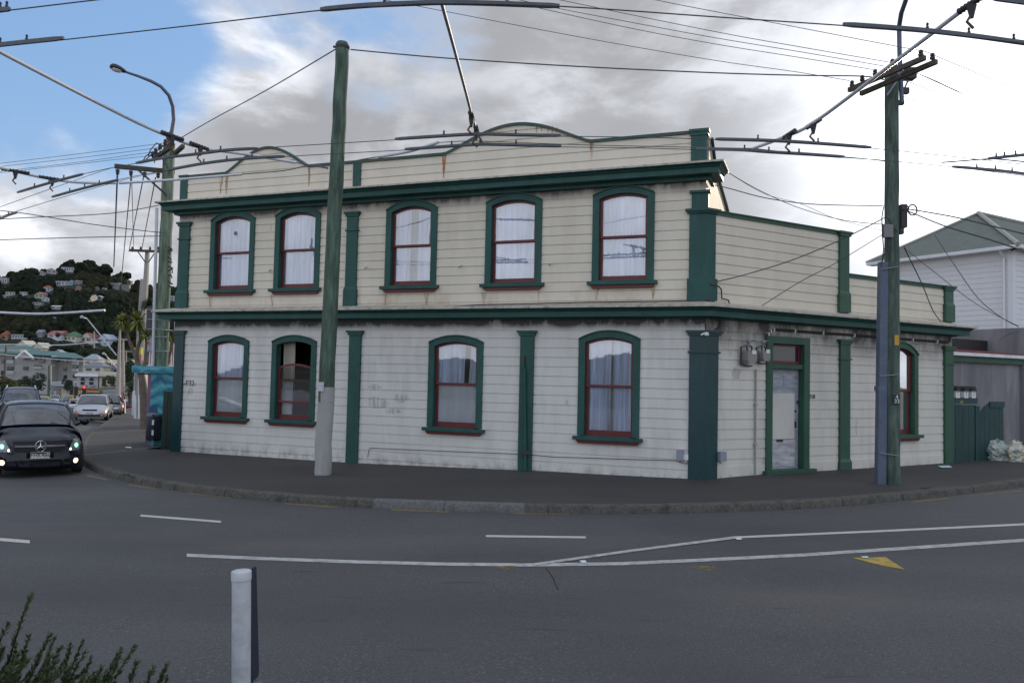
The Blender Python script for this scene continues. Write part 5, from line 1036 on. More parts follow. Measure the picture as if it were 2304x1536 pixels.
# ------------------------------------------------------------------ cars
M_tyre = mat('tyre_rubber', (.02, .02, .022), .8, .1); M_rim = mat('alloy_rim', (.35, .36, .38), .3, .05, metal=.8); M_chrome = mat('chrome', (.7, .72, .75), .12, .02, metal=1)
M_lamp = mat('clear_headlamp', (.45, .48, .5), .12, .15, 30, spec=.8); M_glow = mat('lit_fog_lamp', (1, .72, .42), .5, 0, emit=3.0); M_glow2 = mat('lit_green_tinted_lamp', (.35, 1, .55), .4, 0, emit=1.6)
M_orange = mat('orange_indicator', (.6, .14, .03), .3, .05); M_blackp = mat('black_plastic', (.010, .010, .012), .6, .1, spec=.2); M_plate = mat('white_number_plate', (.6, .6, .58), .5, .04)
def car(name, label, group, paint, L=4.6, W=1.8, Hh=1.4, hood=.92, belt=.95, roofx=(-.95, .55), wsx=1.25, rearx=-1.75, plate=None, suv=False, nose=.25, detail=1, rack=False, lampc=None, badge=False):
    o = lthing(name, label, 'car', group); hw = W/2; f = L/2; zb = (.24 if not suv else .38) if name != 'black_car' else .17
    st = [(-f, zb+.12, .80, .80), (-f+.06, zb, hood*.98, .92), (-f+.5, zb, hood+.04, .985), (-f+1.2, zb, belt, 1), (0, zb, belt, 1), (wsx-.1, zb, belt, 1), (wsx+.25, zb, lerp(belt, hood, .55), 1), (f-.75, zb, hood-.02, .985), (f-.40, zb, hood-.07, .965), (f-.20, zb-.02, hood-.14, .92), (f-.08, zb-.03, hood-.24, .86), (f-.0, zb+.03, hood-.38, .74)]
    rows = []
    for (x, z0, z1, k) in st:
        h = hw*k; bul = lambda y: x-(0 if x < f-.9 else nose*.6*(abs(y)/hw)**2.5) if x > 0 else x+.15*(abs(y)/hw)**2.5
        half = [(0, z1), (h*.35, z1-.004), (h*.62, z1-.02), (h*.80, z1-.05), (h*.92, z1-.10), (h*.98, z1-.2), (h, (z0+z1)/2+.03), (h*.985, z0+.18), (h*.93, z0+.04), (h*.8, z0), (0, z0)]
        ring = [Vector((bul(y), y, z)) for y, z in half]+[Vector((bul(y), -y, z)) for y, z in half[-2:0:-1]]
        rows.append(ring+[ring[0]])
    mb = MB(); mb.grid(rows); n = len(rows[0]); mb.f.append(tuple(range(n-1))); mb.f.append(tuple((len(rows)-1)*n+i for i in range(n-2, -1, -1)))
    body = mb.build('body', paint, o, smooth=50)
    bv = BVHTree.FromPolygons([tuple(v) for v in mb.v], mb.f)
    def fx(y, z):
        h = bv.ray_cast(Vector((f+1, y, z)), Vector((-1, 0, 0))); return h[0].x if h[0] else f-.3
    def patch(name, q, m, off=.008, nn_=5, par=None, th=.0, sm=40):   # q: four (y,z) corners
        rows = []
        for i in range(nn_+1):
            r = []
            for j in range(nn_+1):
                u, v = i/nn_, j/nn_; y = lerp(lerp(q[0][0], q[1][0], u), lerp(q[3][0], q[2][0], u), v); z = lerp(lerp(q[0][1], q[1][1], u), lerp(q[3][1], q[2][1], u), v)
                r.append(Vector((fx(y, z)+off, y, z)))
            rows.append(r)
        b = MB(); b.grid(rows); return b.build(name, m, par or o, smooth=sm, recalc=False)
    # glasshouse
    g = [(rearx, .90, .99, belt-.02, belt+.0), (lerp(rearx, roofx[0], .5), .88, .86, belt-.02, lerp(belt, Hh, .6)), (roofx[0], .86, .72, belt-.02, Hh-.02), (lerp(*roofx, .5), .86, .74, belt-.02, Hh+.0), (roofx[1], .87, .72, belt-.02, Hh-.03), (lerp(roofx[1], wsx, .5), .89, .80, belt-.02, lerp(belt, Hh, .56)), (wsx, .90, .88, belt-.03, belt-.0)]
    rows = []
    for (x, kb, kt, z0, z1) in g:
        a, b = hw*kb, hw*kt; cv = lambda y: x-(.10*(abs(y)/hw)**2 if x > 0 else -.08*(abs(y)/hw)**2)
        half = [(0, z1+.03), (b*.5, z1+.022), (b*.85, z1-.002), (b, z1-.035 if z1 > belt+.1 else z1-.01), (lerp(a, b, .5), lerp(z0, z1, .55)), (a, z0)]
        rows.append([Vector((cv(y), -y, z)) for y, z in half[::-1]]+[Vector((cv(y), y, z)) for y, z in half[1:]])
    mb = MB(); mb.grid(rows); gh = mb.build('windscreen' if detail < 2 else 'windscreen', M_cglass, o, smooth=60)
    # roof skin and pillars
    rf = MB(); rr = []
    for i in (2, 3, 4):
        rr.append([p+Vector((0, 0, .008)) for p in rows[i][2:-2]])
    ex = [lerp(a, b, .12) for a, b in zip(rr[0], [p+Vector((0, 0, .008)) for p in rows[1][2:-2]])]; ex2 = [lerp(a, b, .10) for a, b in zip(rr[2], [p+Vector((0, 0, .008)) for p in rows[5][2:-2]])]
    rf.grid([ex]+rr+[ex2]); rf.build('roof', paint, o, smooth=60, recalc=False)
    pb_ = MB()
    for s in (2, -3): pb_.tube([rows[k][s]+Vector((0, 0, .004)) for k in (6, 5, 4, 3, 2, 1, 0)], .035, 6)
    pb_.tube([rows[3][2], lerp(rows[3][0], rows[3][1], .0)], .035, 5); pb_.tube([rows[3][-3], rows[3][-1]], .035, 5)
    pb_.build('pillars', paint, o, smooth=60)
    # wheels
    wr = .31 if not suv else .37
    for sx_ in (f-.82, -f+.85):
        for sy in (1, -1):
            b = MB(); b.lathe([(wr*.62, -.10), (wr*.93, -.105), (wr, -.07), (wr, .07), (wr*.93, .105), (wr*.62, .10)], (sx_, sy*(hw-.105), wr), 24, 'y'); wh = b.build('wheel', M_tyre, o, smooth=40)
            if detail: b = MB(); b.lathe([(wr*.60, .085), (wr*.5, .112), (wr*.2, .10), (.03, .115)] if sy > 0 else [(wr*.60, -.085), (wr*.5, -.112), (wr*.2, -.10), (.03, -.115)], (sx_, sy*(hw-.105), wr), 16, 'y'); b.build('rim', M_rim, wh, smooth=40)
    return o, body, patch, fx, dict(hw=hw, f=f, zb=zb, hood=hood)
def cglass():
    m = mat('car_glass', (.05, .06, .075), .05, .5, 1.5, spec=.9); return m
M_cglass = cglass()
def paintm(name, c, metal=.2): return mat(name, c, .28, .02, 2, metal=metal, coat=.7)
def basic_front(o, patch, d, plate=True, lamp_h=.62, grille=True, ind=False, m_l=None):
    hw, h, zb = d['hw'], d['hood'], d['zb']; z = h-.26
    for s in (1, -1): l_ = patch('headlight', [(s*hw*.48, z-.07), (s*hw*.84, z-.05), (s*hw*.84, z+.05), (s*hw*.50, z+.05)], m_l or M_lamp)
    if ind:
        for s in (1, -1): patch('indicator', [(s*hw*.55, z-.24), (s*hw*.85, z-.24), (s*hw*.85, z-.18), (s*hw*.55, z-.18)], M_orange)
    if grille: patch('grille', [(-hw*.40, z-.04), (hw*.40, z-.04), (hw*.42, z+.04), (-hw*.42, z+.04)], M_blackp)
    patch('lower_intake', [(-hw*.6, zb+.06), (hw*.6, zb+.06), (hw*.62, zb+.16), (-hw*.62, zb+.16)], M_blackp)
    if plate: patch('number_plate', [(-.19, z-.25), (.19, z-.25), (.19, z-.13), (-.19, z-.13)], M_plate, .02, 1)
def mirror(o, hw, x, z, m, s=(1, -1)):
    for k in s:
        b = MB(); b.lathe([(.02, -.07), (.07, -.05), (.085, 0), (.07, .06), (.02, .09)], (0, 0, 0), 10, 'x'); b.v = [Vector((v.x+x, v.y*1.35+k*(hw+.11), v.z*.9+z)) for v in b.v]; b.tube([(x, k*(hw-.06), z-.06), (x, k*(hw+.06), z-.02)], .025, 5); b.build('wing_mirror', m, o, smooth=60)
cg = 'cars in the far street'
STR = math.atan2(-.902, .432)                        # towards the camera along the far street
# black coupe turning in at the left
M_navyp = mat('midnight_black_car_paint', (.004, .007, .016), .16, .02, 2, coat=.0, spec=.35)
o, body, patch, fx, d = car('black_car', 'glossy black saloon with lit lamps, cut off by the left edge', None, M_navyp, 4.9, 1.86, 1.38, .86, .95, (-1.0, .35), 1.30, -2.0, nose=.42)
hw = d['hw']
def ell(name, cy, cz, ry, rz, m, off, par=None, n=20, skew=0):
    b = MB(); vs = [(fx(cy, cz)+off, cy, cz)]+[(fx(cy+ry*math.cos(a), cz+rz*math.sin(a)+skew*math.cos(a))+off, cy+ry*math.cos(a), cz+rz*math.sin(a)+skew*math.cos(a)) for a in [i*2*math.pi/n for i in range(n)]]
    b.add(vs, [(0, i+1, (i+1) % n+1) for i in range(n)]); return b.build(name, m, par or o, recalc=False, smooth=60)
gr_ = patch('grille', [(-.50, .50), (.50, .50), (.54, .70), (-.54, .70)], M_blackp, .006, 8)
b = MB(); b.grid([[Vector((fx(y, .60)+.035, y, .612+dz)) for y in [i*.04-.50 for i in range(26)]] for dz in (-.018, .018)]); b.build('grille_bar', M_chrome, gr_, recalc=False)
b = MB(); cxb = fx(0, .60)+.05
b.tube([(cxb, .105*math.cos(a), .605+.105*math.sin(a)) for a in [i*math.pi/12 for i in range(25)]], .011, 6)
for a in (90, 210, 330):
    a = R(a); p = Vector((cxb, .10*math.cos(a), .605+.10*math.sin(a))); c0 = Vector((cxb, 0, .605)); t = (p-c0).normalized().cross(Vector((1, 0, 0)))*.018; b.add([tuple(c0-t), tuple(p), tuple(c0+t), tuple(c0+Vector((.012, 0, 0)))], [(0, 1, 3), (1, 2, 3), (0, 3, 2), (0, 2, 1)])
b.build('star_badge', M_chrome, gr_)
M_cl = mat('clear_headlamp_glass', (.16, .18, .2), .1, .4, 12, spec=.9)
for s in (1, -1):
    hl = patch('headlight', [(s*.56, .50), (s*.80, .50), (s*.86, .66), (s*.72, .76)], M_cl, .008, 6)
    ell('lamp_bulb', s*.745, .60, .042, .042, M_glow2, .02, hl); ell('lamp_bulb', s*.615, .535, .02, .025, M_glow, .02, hl)
    ell('fog_lamp', s*.735, .30, .055, .05, M_glow, .02)
    patch('side_intake', [(s*.45, .24), (s*.66, .24), (s*.66, .32), (s*.50, .34)], M_blackp, .006)
patch('lower_intake', [(-.40, .22), (.40, .22), (.46, .34), (-.46, .34)], M_blackp, .006)
pp_ = patch('plate_frame', [(-.27, .38), (.27, .38), (.27, .49), (-.27, .49)], M_blackp, .02, 2)
b = MB(); b.box(fx(0, .44)+.015, fx(0, .44)+.03, -.19, .19, .375, .495); npl = b.build('number_plate', M_plate, o)
vs, fs = text_mesh('FHK486', .115, .002); b = MB(); b.add([(fx(0, .44)+.034+q, x, .437+y) for x, y, q in vs], fs); b.build('plate_lettering', M_black, npl)
mirror(o, hw*.98, .95, 1.0, M_navyp)
for s in (1, -1): b = MB(); b.tube([(1.25, s*.05, .965), (1.0, s*.62, 1.0)], .012, 4); b.build('wiper', M_blackp, o)
g = G(87, 1072); hd = math.atan2(-g.y, -g.x)
o.scale = (1, .93, 1.09); place(o, (g.x-math.cos(hd+R(3))*2.25, g.y-math.sin(hd+R(3))*2.25, zflat(g.x, g.y)-.0), hd+R(3))
def carat(o, px, py, rot=0, back=2.2):
    g = G(px, py); a = STR+rot; place(o, (g.x-math.cos(a)*back, g.y-math.sin(a)*back, zter(g.x-math.cos(a)*back, g.y-math.sin(a)*back)), a)
o, body, patch, fx, d = car('parked_car', 'silver saloon parked facing us at the kerb, nearest car of the far street', cg, paintm('silver_paint', (.42, .43, .46), .5), 4.7, 1.77, 1.40, .90, .94); basic_front(o, patch, d, ind=True); mirror(o, .86, .9, 1.0, M_blackp); carat(o, 201, 946, R(-3))
o, body, patch, fx, d = car('parked_car', 'dark blue off-roader with roof rails behind the black saloon', cg, paintm('blue_paint', (.03, .05, .13), .3), 4.7, 1.85, 1.74, 1.06, 1.08, (-1.7, .45), 1.05, -2.1, suv=True); basic_front(o, patch, d)
for s in (1, -1): b = MB(); b.tube([(-1.5, s*.62, 1.76), (-1.4, s*.62, 1.82), (.3, s*.62, 1.82), (.42, s*.62, 1.74)], .025, 5); b.build('roof_rail', M_pipe, o)
carat(o, 44, 952, R(6))
o, body, patch, fx, d = car('parked_car', 'white off-roader with a bull bar driving towards us', cg, paintm('white_paint_gloss', (.55, .56, .58), .1), 4.8, 1.85, 1.72, 1.02, 1.05, (-1.5, .3), 1.0, -2.0, suv=True); basic_front(o, patch, d)
b = MB(); [b.tube([(2.45, -.55, .45), (2.5, -.5, .8), (2.5, .5, .8), (2.45, .55, .45)], .035, 6)]; b.build('bull_bar', M_chrome, o); carat(o, 167, 925)
o, body, patch, fx, d = car('parked_car', 'black saloon parked right behind the silver saloon', cg, paintm('black_paint', (.015, .015, .018), .1), 4.5, 1.75, 1.42, .9, .94); basic_front(o, patch, d); carat(o, 238, 938)
o, body, patch, fx, d = car('parked_car', 'faded red people carrier parked behind the black saloon', cg, paintm('red_paint', (.22, .03, .04), .1), 4.4, 1.75, 1.75, 1.0, 1.05, (-1.7, .5), 1.2, -2.1); basic_front(o, patch, d); carat(o, 250, 932)
o, body, patch, fx, d = car('parked_car', 'yellow-green taxi with a pale windscreen on the left of the far street', cg, paintm('yellow_green_paint', (.42, .44, .02), .1), 4.6, 1.78, 1.45, .9, .94); basic_front(o, patch, d); carat(o, 90, 926, R(5))
o, body, patch, fx, d = car('parked_car', 'small white hatchback parked behind the yellow-green taxi', cg, MATS['white_paint_gloss'], 4.0, 1.68, 1.42, .9, .94); basic_front(o, patch, d); carat(o, 113, 920, R(5))
o, body, patch, fx, d = car('parked_car', 'dark blue car half hidden behind the white off-roader', cg, MATS['blue_paint'], 4.4, 1.72, 1.5, .9, .94); basic_front(o, patch, d); carat(o, 152, 914)
o, body, patch, fx, d = car('parked_car', 'red hatchback beyond the white-based poles on the footpath side', cg, MATS['red_paint'], 4.0, 1.68, 1.45, .9, .94); basic_front(o, patch, d); g = G(296, 922); place(o, tuple(g), STR+R(70))
o, body, patch, fx, d = car('parked_car', 'distant white car between the taxi and the traffic lights', cg, MATS['white_paint_gloss'], 4.4, 1.72, 1.42, .9, .94, detail=0); basic_front(o, patch, d); carat(o, 121, 908)
o, body, patch, fx, d = car('parked_car', 'white car just visible behind the red people carrier', cg, MATS['white_paint_gloss'], 4.4, 1.72, 1.5, .95, .98, detail=0); basic_front(o, patch, d); carat(o, 262, 924)
# litter heap at the kerb, papers
g = G(212, 956); mb = MB(); rows = []
for i in range(9):
    u = i/8; rows.append([Vector((g.x+lerp(-.9, 1.0, u), g.y+math.cos(j*.7)*.25*(1-abs(u-.45)), g.z+.02+abs(math.sin(j*.35))*.22*(1-abs(u-.4)*1.3)*(1+.5*mnoise.noise(Vector((i, j, 0)))))) for j in range(10)])
mb.grid(rows); tag(mb.build('rubbish_bag', mat('white_plastic_rag', (.55, .56, .6), .5, .2, 9), loc=tuple(g), smooth=60, recalc=False), 'flattened white rubbish bag spilling at the kerb before the silver saloon', 'rubbish bag')
M_paper = mat('white_litter_paper', (.6, .62, .62), .8, .1); M_pblue = mat('pale_blue_paper', (.45, .6, .62), .8, .1)
for (x, y, wx, hy, m, lb_, f_, dz) in ((1312, 1262, 16, 6, M_paper, 'white paper scrap on the road by the long white line', zflat, .012), (1662, 1211, 16, 4, M_paper, 'white paper scrap on the road at the bend of the white line', zflat, .012), (1946, 1252, 18, 4, M_pblue, 'bluish scrap on the road beside the yellow patch', zflat, .014), (2126, 1049, 34, 5, M_pblue, 'pale blue paper lying on the footpath near the gate', lambda x, y: -.10, .02), (289, 1006, 16, 3, M_paper, 'thin white paper lying on the footpath near the litter bin', lambda x, y: zflat(x, y)+.15, .03)):
    q = [G(x-wx/2, y-hy/3, f_, dz), G(x+wx*.3, y-hy/2, f_, dz+.01), G(x+wx/2, y+hy/3, f_, dz), G(x-wx*.2, y+hy/2, f_, dz+.004)]
    mb = MB(); mb.add([tuple(p) for p in q]+[tuple(p-Vector((0, 0, .003))) for p in q], [(0, 1, 2, 3), (7, 6, 5, 4), (0, 4, 5, 1), (1, 5, 6, 2), (2, 6, 7, 3), (3, 7, 4, 0)]); tag(mb.build('paper_litter', m, loc=tuple(q[0])), lb_, 'litter')
# kerb drain
a, b = G(1896, 1131, zflat), G(1954, 1127, zflat); mb = MB(); beam(mb, a+Vector((0, -.03, .03)), b+Vector((0, -.03, .03)), .05, .08); tag(mb.build('storm_drain', M_black, loc=tuple(a)), 'dark storm drain slot in the kerb near the utility pole', 'drain')
# ------------------------------------------------------------------ foreground bush
M_leaf = mat('bush_leaf_green', (.045, .072, .022), .6, .45, 9); M_twig = mat('bush_twig', (.05, .04, .025), .8)
BU = thing('shrub', (-2.1, 3.9, -.35), 'dark green twiggy shrub with upright shoots in the bottom left foreground', 'shrub')
lv = MB(); tw = MB(); rb_ = random.Random(11)
def shoot(tip, base, dens):
    P_ = [base.lerp(tip, t)+Vector((0, 0, .10*math.sin(t*2.6)*(tip-base).length*.5)) for t in (0, .25, .5, .75, 1)]
    P_[-1] = tip; tw.tube(P_, [.006, .005, .004, .003, .0015], 4); L = (tip-base).length; n = int(L*dens)
    for i in range(n):
        t = 1-(i/n)**1.0*.85; k = min(int(t*4), 3); p = P_[k].lerp(P_[k+1], t*4-k); ax = (P_[k+1]-P_[k]).normalized()
        a = rb_.uniform(0, 6.28); s = ax.orthogonal().normalized(); s = (Matrix.Rotation(a, 3, ax) @ s); d = (ax*rb_.uniform(.8, 1.5)+s).normalized(); l = rb_.uniform(.018, .032)*(1 if t < .97 else .8); w_ = d.cross(s).normalized()*l*.24
        lv.add([tuple(p), tuple(p+d*l*.5+w_), tuple(p+d*l), tuple(p+d*l*.5-w_)], [(0, 1, 2, 3)])
tips = [(70, 1338, 3.7), (20, 1400, 3.6), (115, 1425, 3.8), (122, 1432, 3.5), (187, 1440, 3.8), (158, 1450, 3.6), (140, 1455, 3.9), (193, 1463, 3.6), (205, 1478, 3.8), (305, 1452, 3.8), (273, 1458, 3.7), (310, 1487, 3.6), (375, 1492, 3.9), (345, 1500, 3.7), (378, 1522, 3.6), (65, 1430, 3.8), (10, 1455, 3.7), (35, 1450, 3.9), (270, 1475, 3.6), (230, 1500, 3.6)]
for (x, y, D) in tips:
    tip = PY(x, y, D); base = PY(x-rb_.uniform(40, 120), y+rb_.uniform(190, 280), D+rb_.uniform(-.2, .2)); base.z = max(base.z, -.3); shoot(tip, base, 260)
for i in range(260):
    x = rb_.uniform(-190, 370); y0 = interp([(-200, 1420), (0, 1462), (120, 1470), (220, 1500), (300, 1535), (400, 1560)], x); y = y0+rb_.uniform(0, 1)**1.3*150; D = rb_.uniform(3.45, 4.1)
    tip = PY(x, y, D); base = tip+Vector((rb_.uniform(-.28, -.02), rb_.uniform(-.1, .1), -rb_.uniform(.25, .6))); base.z = max(base.z, -.3); shoot(tip, base, 230)
tw.build('stems', M_twig, BU); lv.build('foliage', M_leaf, BU, recalc=False)
# ------------------------------------------------------------------ hill, bush on it, houses
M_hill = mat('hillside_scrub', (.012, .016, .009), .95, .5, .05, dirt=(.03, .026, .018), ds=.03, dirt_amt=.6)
def added_back_hill(x, y):
    t = min(1, max(0, (-20-y)/26)); return -1.5+t*t*(3-2*t)*(5.0+2.0*mnoise.noise(Vector((x/9, y/9, 0)))+1.5*mnoise.noise(Vector((x/3, y/3, 4))))
tag(sheet(rng(-110, 110, 2.5), rng(-80, -18, 2.5), added_back_hill).build('hill', M_hill, smooth=60, recalc=False), kind='structure')  # unseen hill added behind the camera to darken reflections and the lower storey
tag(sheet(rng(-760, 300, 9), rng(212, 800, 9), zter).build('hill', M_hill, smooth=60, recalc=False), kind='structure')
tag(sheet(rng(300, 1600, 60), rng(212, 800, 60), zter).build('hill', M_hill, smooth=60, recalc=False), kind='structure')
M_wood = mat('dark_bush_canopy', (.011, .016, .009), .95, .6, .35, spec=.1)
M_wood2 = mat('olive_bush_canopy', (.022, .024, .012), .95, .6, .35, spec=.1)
rw = random.Random(3)
ico = bmesh.new(); bmesh.ops.create_icosphere(ico, subdivisions=2, radius=1); IV = [v.co.copy() for v in ico.verts]; IF = [tuple(v.index for v in f.verts) for f in ico.faces]; ico.free()
HC = {}
def hm(c, k='wall'):
    key = (k,)+tuple(c)
    if key not in HC: HC[key] = mat(f'house_{k}_{len(HC)}', c, .7, .08, .4)
    return HC[key]
def house(px, py, w_px, h_px, wall, roofc, roof, label, name='house', group=None, depth=1.0, rot=0, windows=3, on=None, floors=1, rise=.35, Yfix=None, cat='house'):
    """px: centre, py: foot of the front wall, size in photo pixels, front faces the camera"""
    g = G(px, py) if Yfix is None else Vector((PY(px, py, Yfix).x, Yfix, PY(px, py, Yfix).z)); k = g.y/F_PX; W = w_px*k; Ht = h_px*k; D = W*depth
    hw_ = Ht*(1 if roof == 'flat' else 1-rise); o = lthing(name, label, cat, group); z0 = -6 if Yfix is None else -3
    wm, rm = hm(wall), hm(roofc, 'roof')
    MB().box(-W/2, W/2, 0, D, z0, hw_).build('wall', wm, o)
    e = W*.06; b = MB()
    if roof == 'hip':
        r_ = min(W, D)/2*.9; b.add([(-W/2-e, -e, hw_), (W/2+e, -e, hw_), (W/2+e, D+e, hw_), (-W/2-e, D+e, hw_), (-W/2+r_, D/2, Ht), (W/2-r_, D/2, Ht)], [(0, 1, 5, 4), (1, 2, 5), (2, 3, 4, 5), (3, 0, 4), (3, 2, 1, 0)])
    elif roof == 'gable': b.add([(-W/2-e, -e, hw_), (W/2+e, -e, hw_), (W/2+e, D+e, hw_), (-W/2-e, D+e, hw_), (0, -e, Ht), (0, D+e, Ht)], [(0, 4, 5, 3), (1, 2, 5, 4), (3, 2, 1, 0)]); MB().add([(-W/2, 0, hw_), (W/2, 0, hw_), (0, 0, Ht*.985)], [(0, 1, 2)]).build('gable', wm, o)
    elif roof == 'side': b.add([(-W/2-e, -e, hw_), (W/2+e, -e, hw_), (W/2+e, D+e, hw_), (-W/2-e, D+e, hw_), (-W/2-e, D/2, Ht), (W/2+e, D/2, Ht)], [(0, 1, 5, 4), (2, 3, 4, 5), (0, 4, 3), (1, 2, 5), (3, 2, 1, 0)])
    else: b.box(-W/2-e*.5, W/2+e*.5, -e*.5, D, hw_, hw_+Ht*.08)
    b.build('roof', rm, o)
    if windows:
        fh = hw_/floors
        for f_ in range(floors):
            for i in range(windows):
                c = lerp(-W/2, W/2, (i+.5)/windows)+rw.uniform(-.04, .04)*W; ww = W/windows*rw.uniform(.38, .6)/2; z0_ = fh*(f_+.35); z1_ = fh*(f_+.78)
                wn_ = MB().box(c-ww, c+ww, -.06, .02, z0_, z1_).build('window', M_dglass, o)
                if w_px > 24: MB().box(c-ww*1.18, c+ww*1.18, -.12, -.02, z0_-fh*.06, z0_).build('sill', M_white, wn_)
    place(o, tuple(g), rot); return o
cW, cC, cG, cT, cB = (.36, .38, .40), (.36, .35, .28), (.20, .215, .23), (.20, .175, .145), (.22, .32, .40)
rG, rR, rO, rS, rGr = (.09, .10, .11), (.17, .05, .04), (.20, .06, .035), (.19, .21, .24), (.06, .15, .08)
gh_ = 'houses scattered over the wooded hillside'
hl = [(7, 636+3, 19, 13, cW, rS, 'flat', 'white flat-roofed house at the left edge, high on the hill', 3), (11, 670, 15, 7, cW, rS, 'hip', 'small white house at the left edge, halfway up the hill', 2), (4, 618, 18, 9, cG, rG, 'side', 'grey house just under the skyline at the left edge', 3), (23, 665, 20, 8, cC, rG, 'flat', 'low cream house by the left edge, halfway up', 3),
      (71, 602, 22, 9, cG, rS, 'side', 'grey-roofed house on the skyline, left of the tall trees', 3), (104, 602, 28, 9, cG, rS, 'side', 'long pale house on the skyline beside the tall trees', 4), (88, 618, 18, 9, cW, rS, 'hip', 'pale hipped house just below the skyline', 3), (115, 616, 19, 12, cW, rS, 'gable', 'pale house with two stepped roofs under the skyline trees', 2),
      (151, 612, 26, 10, cW, rS, 'flat', 'long white two-band house below the tallest skyline trees', 5), (173, 600, 23, 9, cT, rG, 'hip', 'tan house on the skyline, right of the tallest trees', 3), (210, 604, 13, 7, cG, rS, 'side', 'small grey house on the skyline', 2), (243, 616, 15, 9, cT, rS, 'hip', 'tan house among the trees right of the skyline gap', 2),
      (139, 643, 28, 10, cW, rS, 'flat', 'bright white flat-fronted house in the middle of the hill', 4), (158, 642, 11, 12, cB, rS, 'gable', 'narrow light blue house in the middle of the hill', 1), (176, 639, 17, 9, cG, rS, 'side', 'small grey-white house right of the light blue one', 2),
      (105, 656, 17, 14, (.35, .42, .46), rO, 'hip', 'pale blue house with an orange roof on the hill', 2), (58, 664, 25, 7, cW, rS, 'flat', 'low white house left of the pink-roofed one', 4), (87, 671, 24, 14, cC, (.40, .12, .12), 'gable', 'cream house with a pink-red roof on the hill', 2), (102, 679, 16, 10, (.40, .50, .53), rS, 'hip', 'small bluish house below the pink-roofed one', 2),
      (80, 686, 23, 6, cW, rG, 'flat', 'long low white house low on the hill', 4), (125, 695, 19, 8, cW, (.5, .52, .54), 'side', 'white-roofed house low on the hill above the pipe', 2), (256, 650, 21, 13, cG, rG, 'flat', 'wide grey house with balcony on the right of the hill', 4), (281, 654, 17, 13, cT, rG, 'flat', 'tan split-level house next to the wide grey house', 3),
      (213, 650, 12, 5, cG, rS, 'side', 'tiny grey roof in the trees left of the wide grey house', 1), (235, 651, 9, 4, cC, rS, 'side', 'tiny cream roof in the trees beside the wide grey house', 1), (287, 638, 15, 9, cT, cW, 'gable', 'small white-gabled brown house under the right skyline', 2), (318, 624, 16, 10, cW, rS, 'flat', 'white box house on the skyline behind the far crossarm', 2),
      (221, 674, 15, 9, cG, (.5, .5, .52), 'gable', 'house with a steep white roof beside the earth slip', 1), (120, 718, 14, 5, cW, rS, 'side', 'small white roof in the dark trees below the pipe', 1), (388, 677, 19, 11, cW, rS, 'flat', 'white house seen between the lamp pole and the building, lower', 3), (389, 637, 19, 11, cW, rS, 'hip', 'white house seen between the lamp pole and the building, upper', 2), (343, 650, 10, 6, cW, rS, 'hip', 'tiny white house right of the far crossarm pole', 1)]
for (x, y, w_, h, a, b, rf, lb_, nw) in hl: house(x, y, w_, h*1.05, a, b, rf, lb_, windows=nw, group=gh_, depth=.7, rot=rw.uniform(-.25, .25))
# earth slip
g = G(180, 664); mb = MB(); mb.add([tuple(G(x, y)+Vector((0, -2, 2.5))) for x, y in ((172, 664), (176, 653), (184, 652), (188, 658), (183, 668))], [(0, 1, 2, 3, 4)]); tag(mb.build('hill', mat('bare_earth', (.12, .075, .045), .9, .3, .5), recalc=False), kind='structure')
mb = MB(); mb.add([tuple(G(x, y)+Vector((0, -3, 3))) for x, y in ((206, 694), (213, 680), (222, 678), (227, 684), (225, 690), (215, 694))], [(0, 1, 2, 3, 4, 5)]); tag(mb.build('hill', mat('pale_rock_face', (.30, .25, .19), .9, .3, .8), recalc=False), kind='structure')
gf = 'pastel houses along the foot of the hill'
PR = ((8, 763, 20, 20, (.30, .17, .12), rO, 'hip', 'brown house with an orange roof at the left edge', 1, 1), (42, 762, 40, 10, cW, rG, 'flat', 'long low white building behind the apartments', 5, 1), (88, 753, 16, 12, cG, rS, 'side', 'grey-roofed cottage half hidden by trees', 1, 1),
          (121, 760, 34, 17, (.50, .52, .56), (.34, .11, .12), 'side', 'white house with a dull pink roof and chimney at the foot of the hill', 2, 1), (156, 766, 33, 21, (.50, .50, .40), rGr, 'hip', 'cream house with a green roof at the foot of the hill', 3, 1), (193, 769, 31, 21, (.52, .50, .43), rR, 'gable', 'cream house with a red roof at the foot of the hill', 2, 1),
          (231, 775, 34, 24, (.42, .47, .55), (.25, .30, .38), 'gable', 'blue-white two-storey house right of the red-roofed one', 2, 2), (48, 790, 34, 25, (.52, .52, .42), (.42, .43, .38), 'gable', 'cream gabled house just behind the green apartment roof, left one', 1, 1), (84, 795, 32, 25, (.52, .50, .36), (.42, .43, .38), 'gable', 'cream gabled house just behind the green apartment roof, right one', 1, 1))
for q in PR:
    house(q[0], q[1]+2, q[2], q[3]+2, q[4], q[5], q[6], q[7], windows=q[8], floors=q[9], group=gf, depth=.9, rot=R(-12), rise=.48)
for q in ((204, 815, 34, 19, (.50, .48, .33), (.27, .30, .36), 'hip', 'yellow-cream house with a grey-blue hip roof behind the corner shops', 2, 175), (210, 832, 44, 20, (.45, .44, .38), (.16, .18, .22), 'hip', 'house with a broad dark grey roof directly behind the corner shops', 2, 165), (253, 833, 26, 14, (.25, .26, .3), (.12, .09, .10), 'hip', 'dim dark-roofed house behind the concrete poles', 2, 170), (128, 798, 24, 12, cG, (.22, .27, .33), 'gable', 'grey gable poking over the green apartment roof', 0, 215), (290, 822, 30, 14, (.40, .34, .20), cC, 'gable', 'ochre gabled house between the poles', 1, 170)):
    house(q[0], q[1]+8, q[2], q[3]+8, q[4], q[5], q[6], q[7], windows=q[8], Yfix=q[9], depth=.8, rise=.45, group='houses behind the corner shops')
HS = [(q[0], q[1], q[2], q[3]) for q in hl]+[(q[0], q[1], q[2], q[3]) for q in PR]
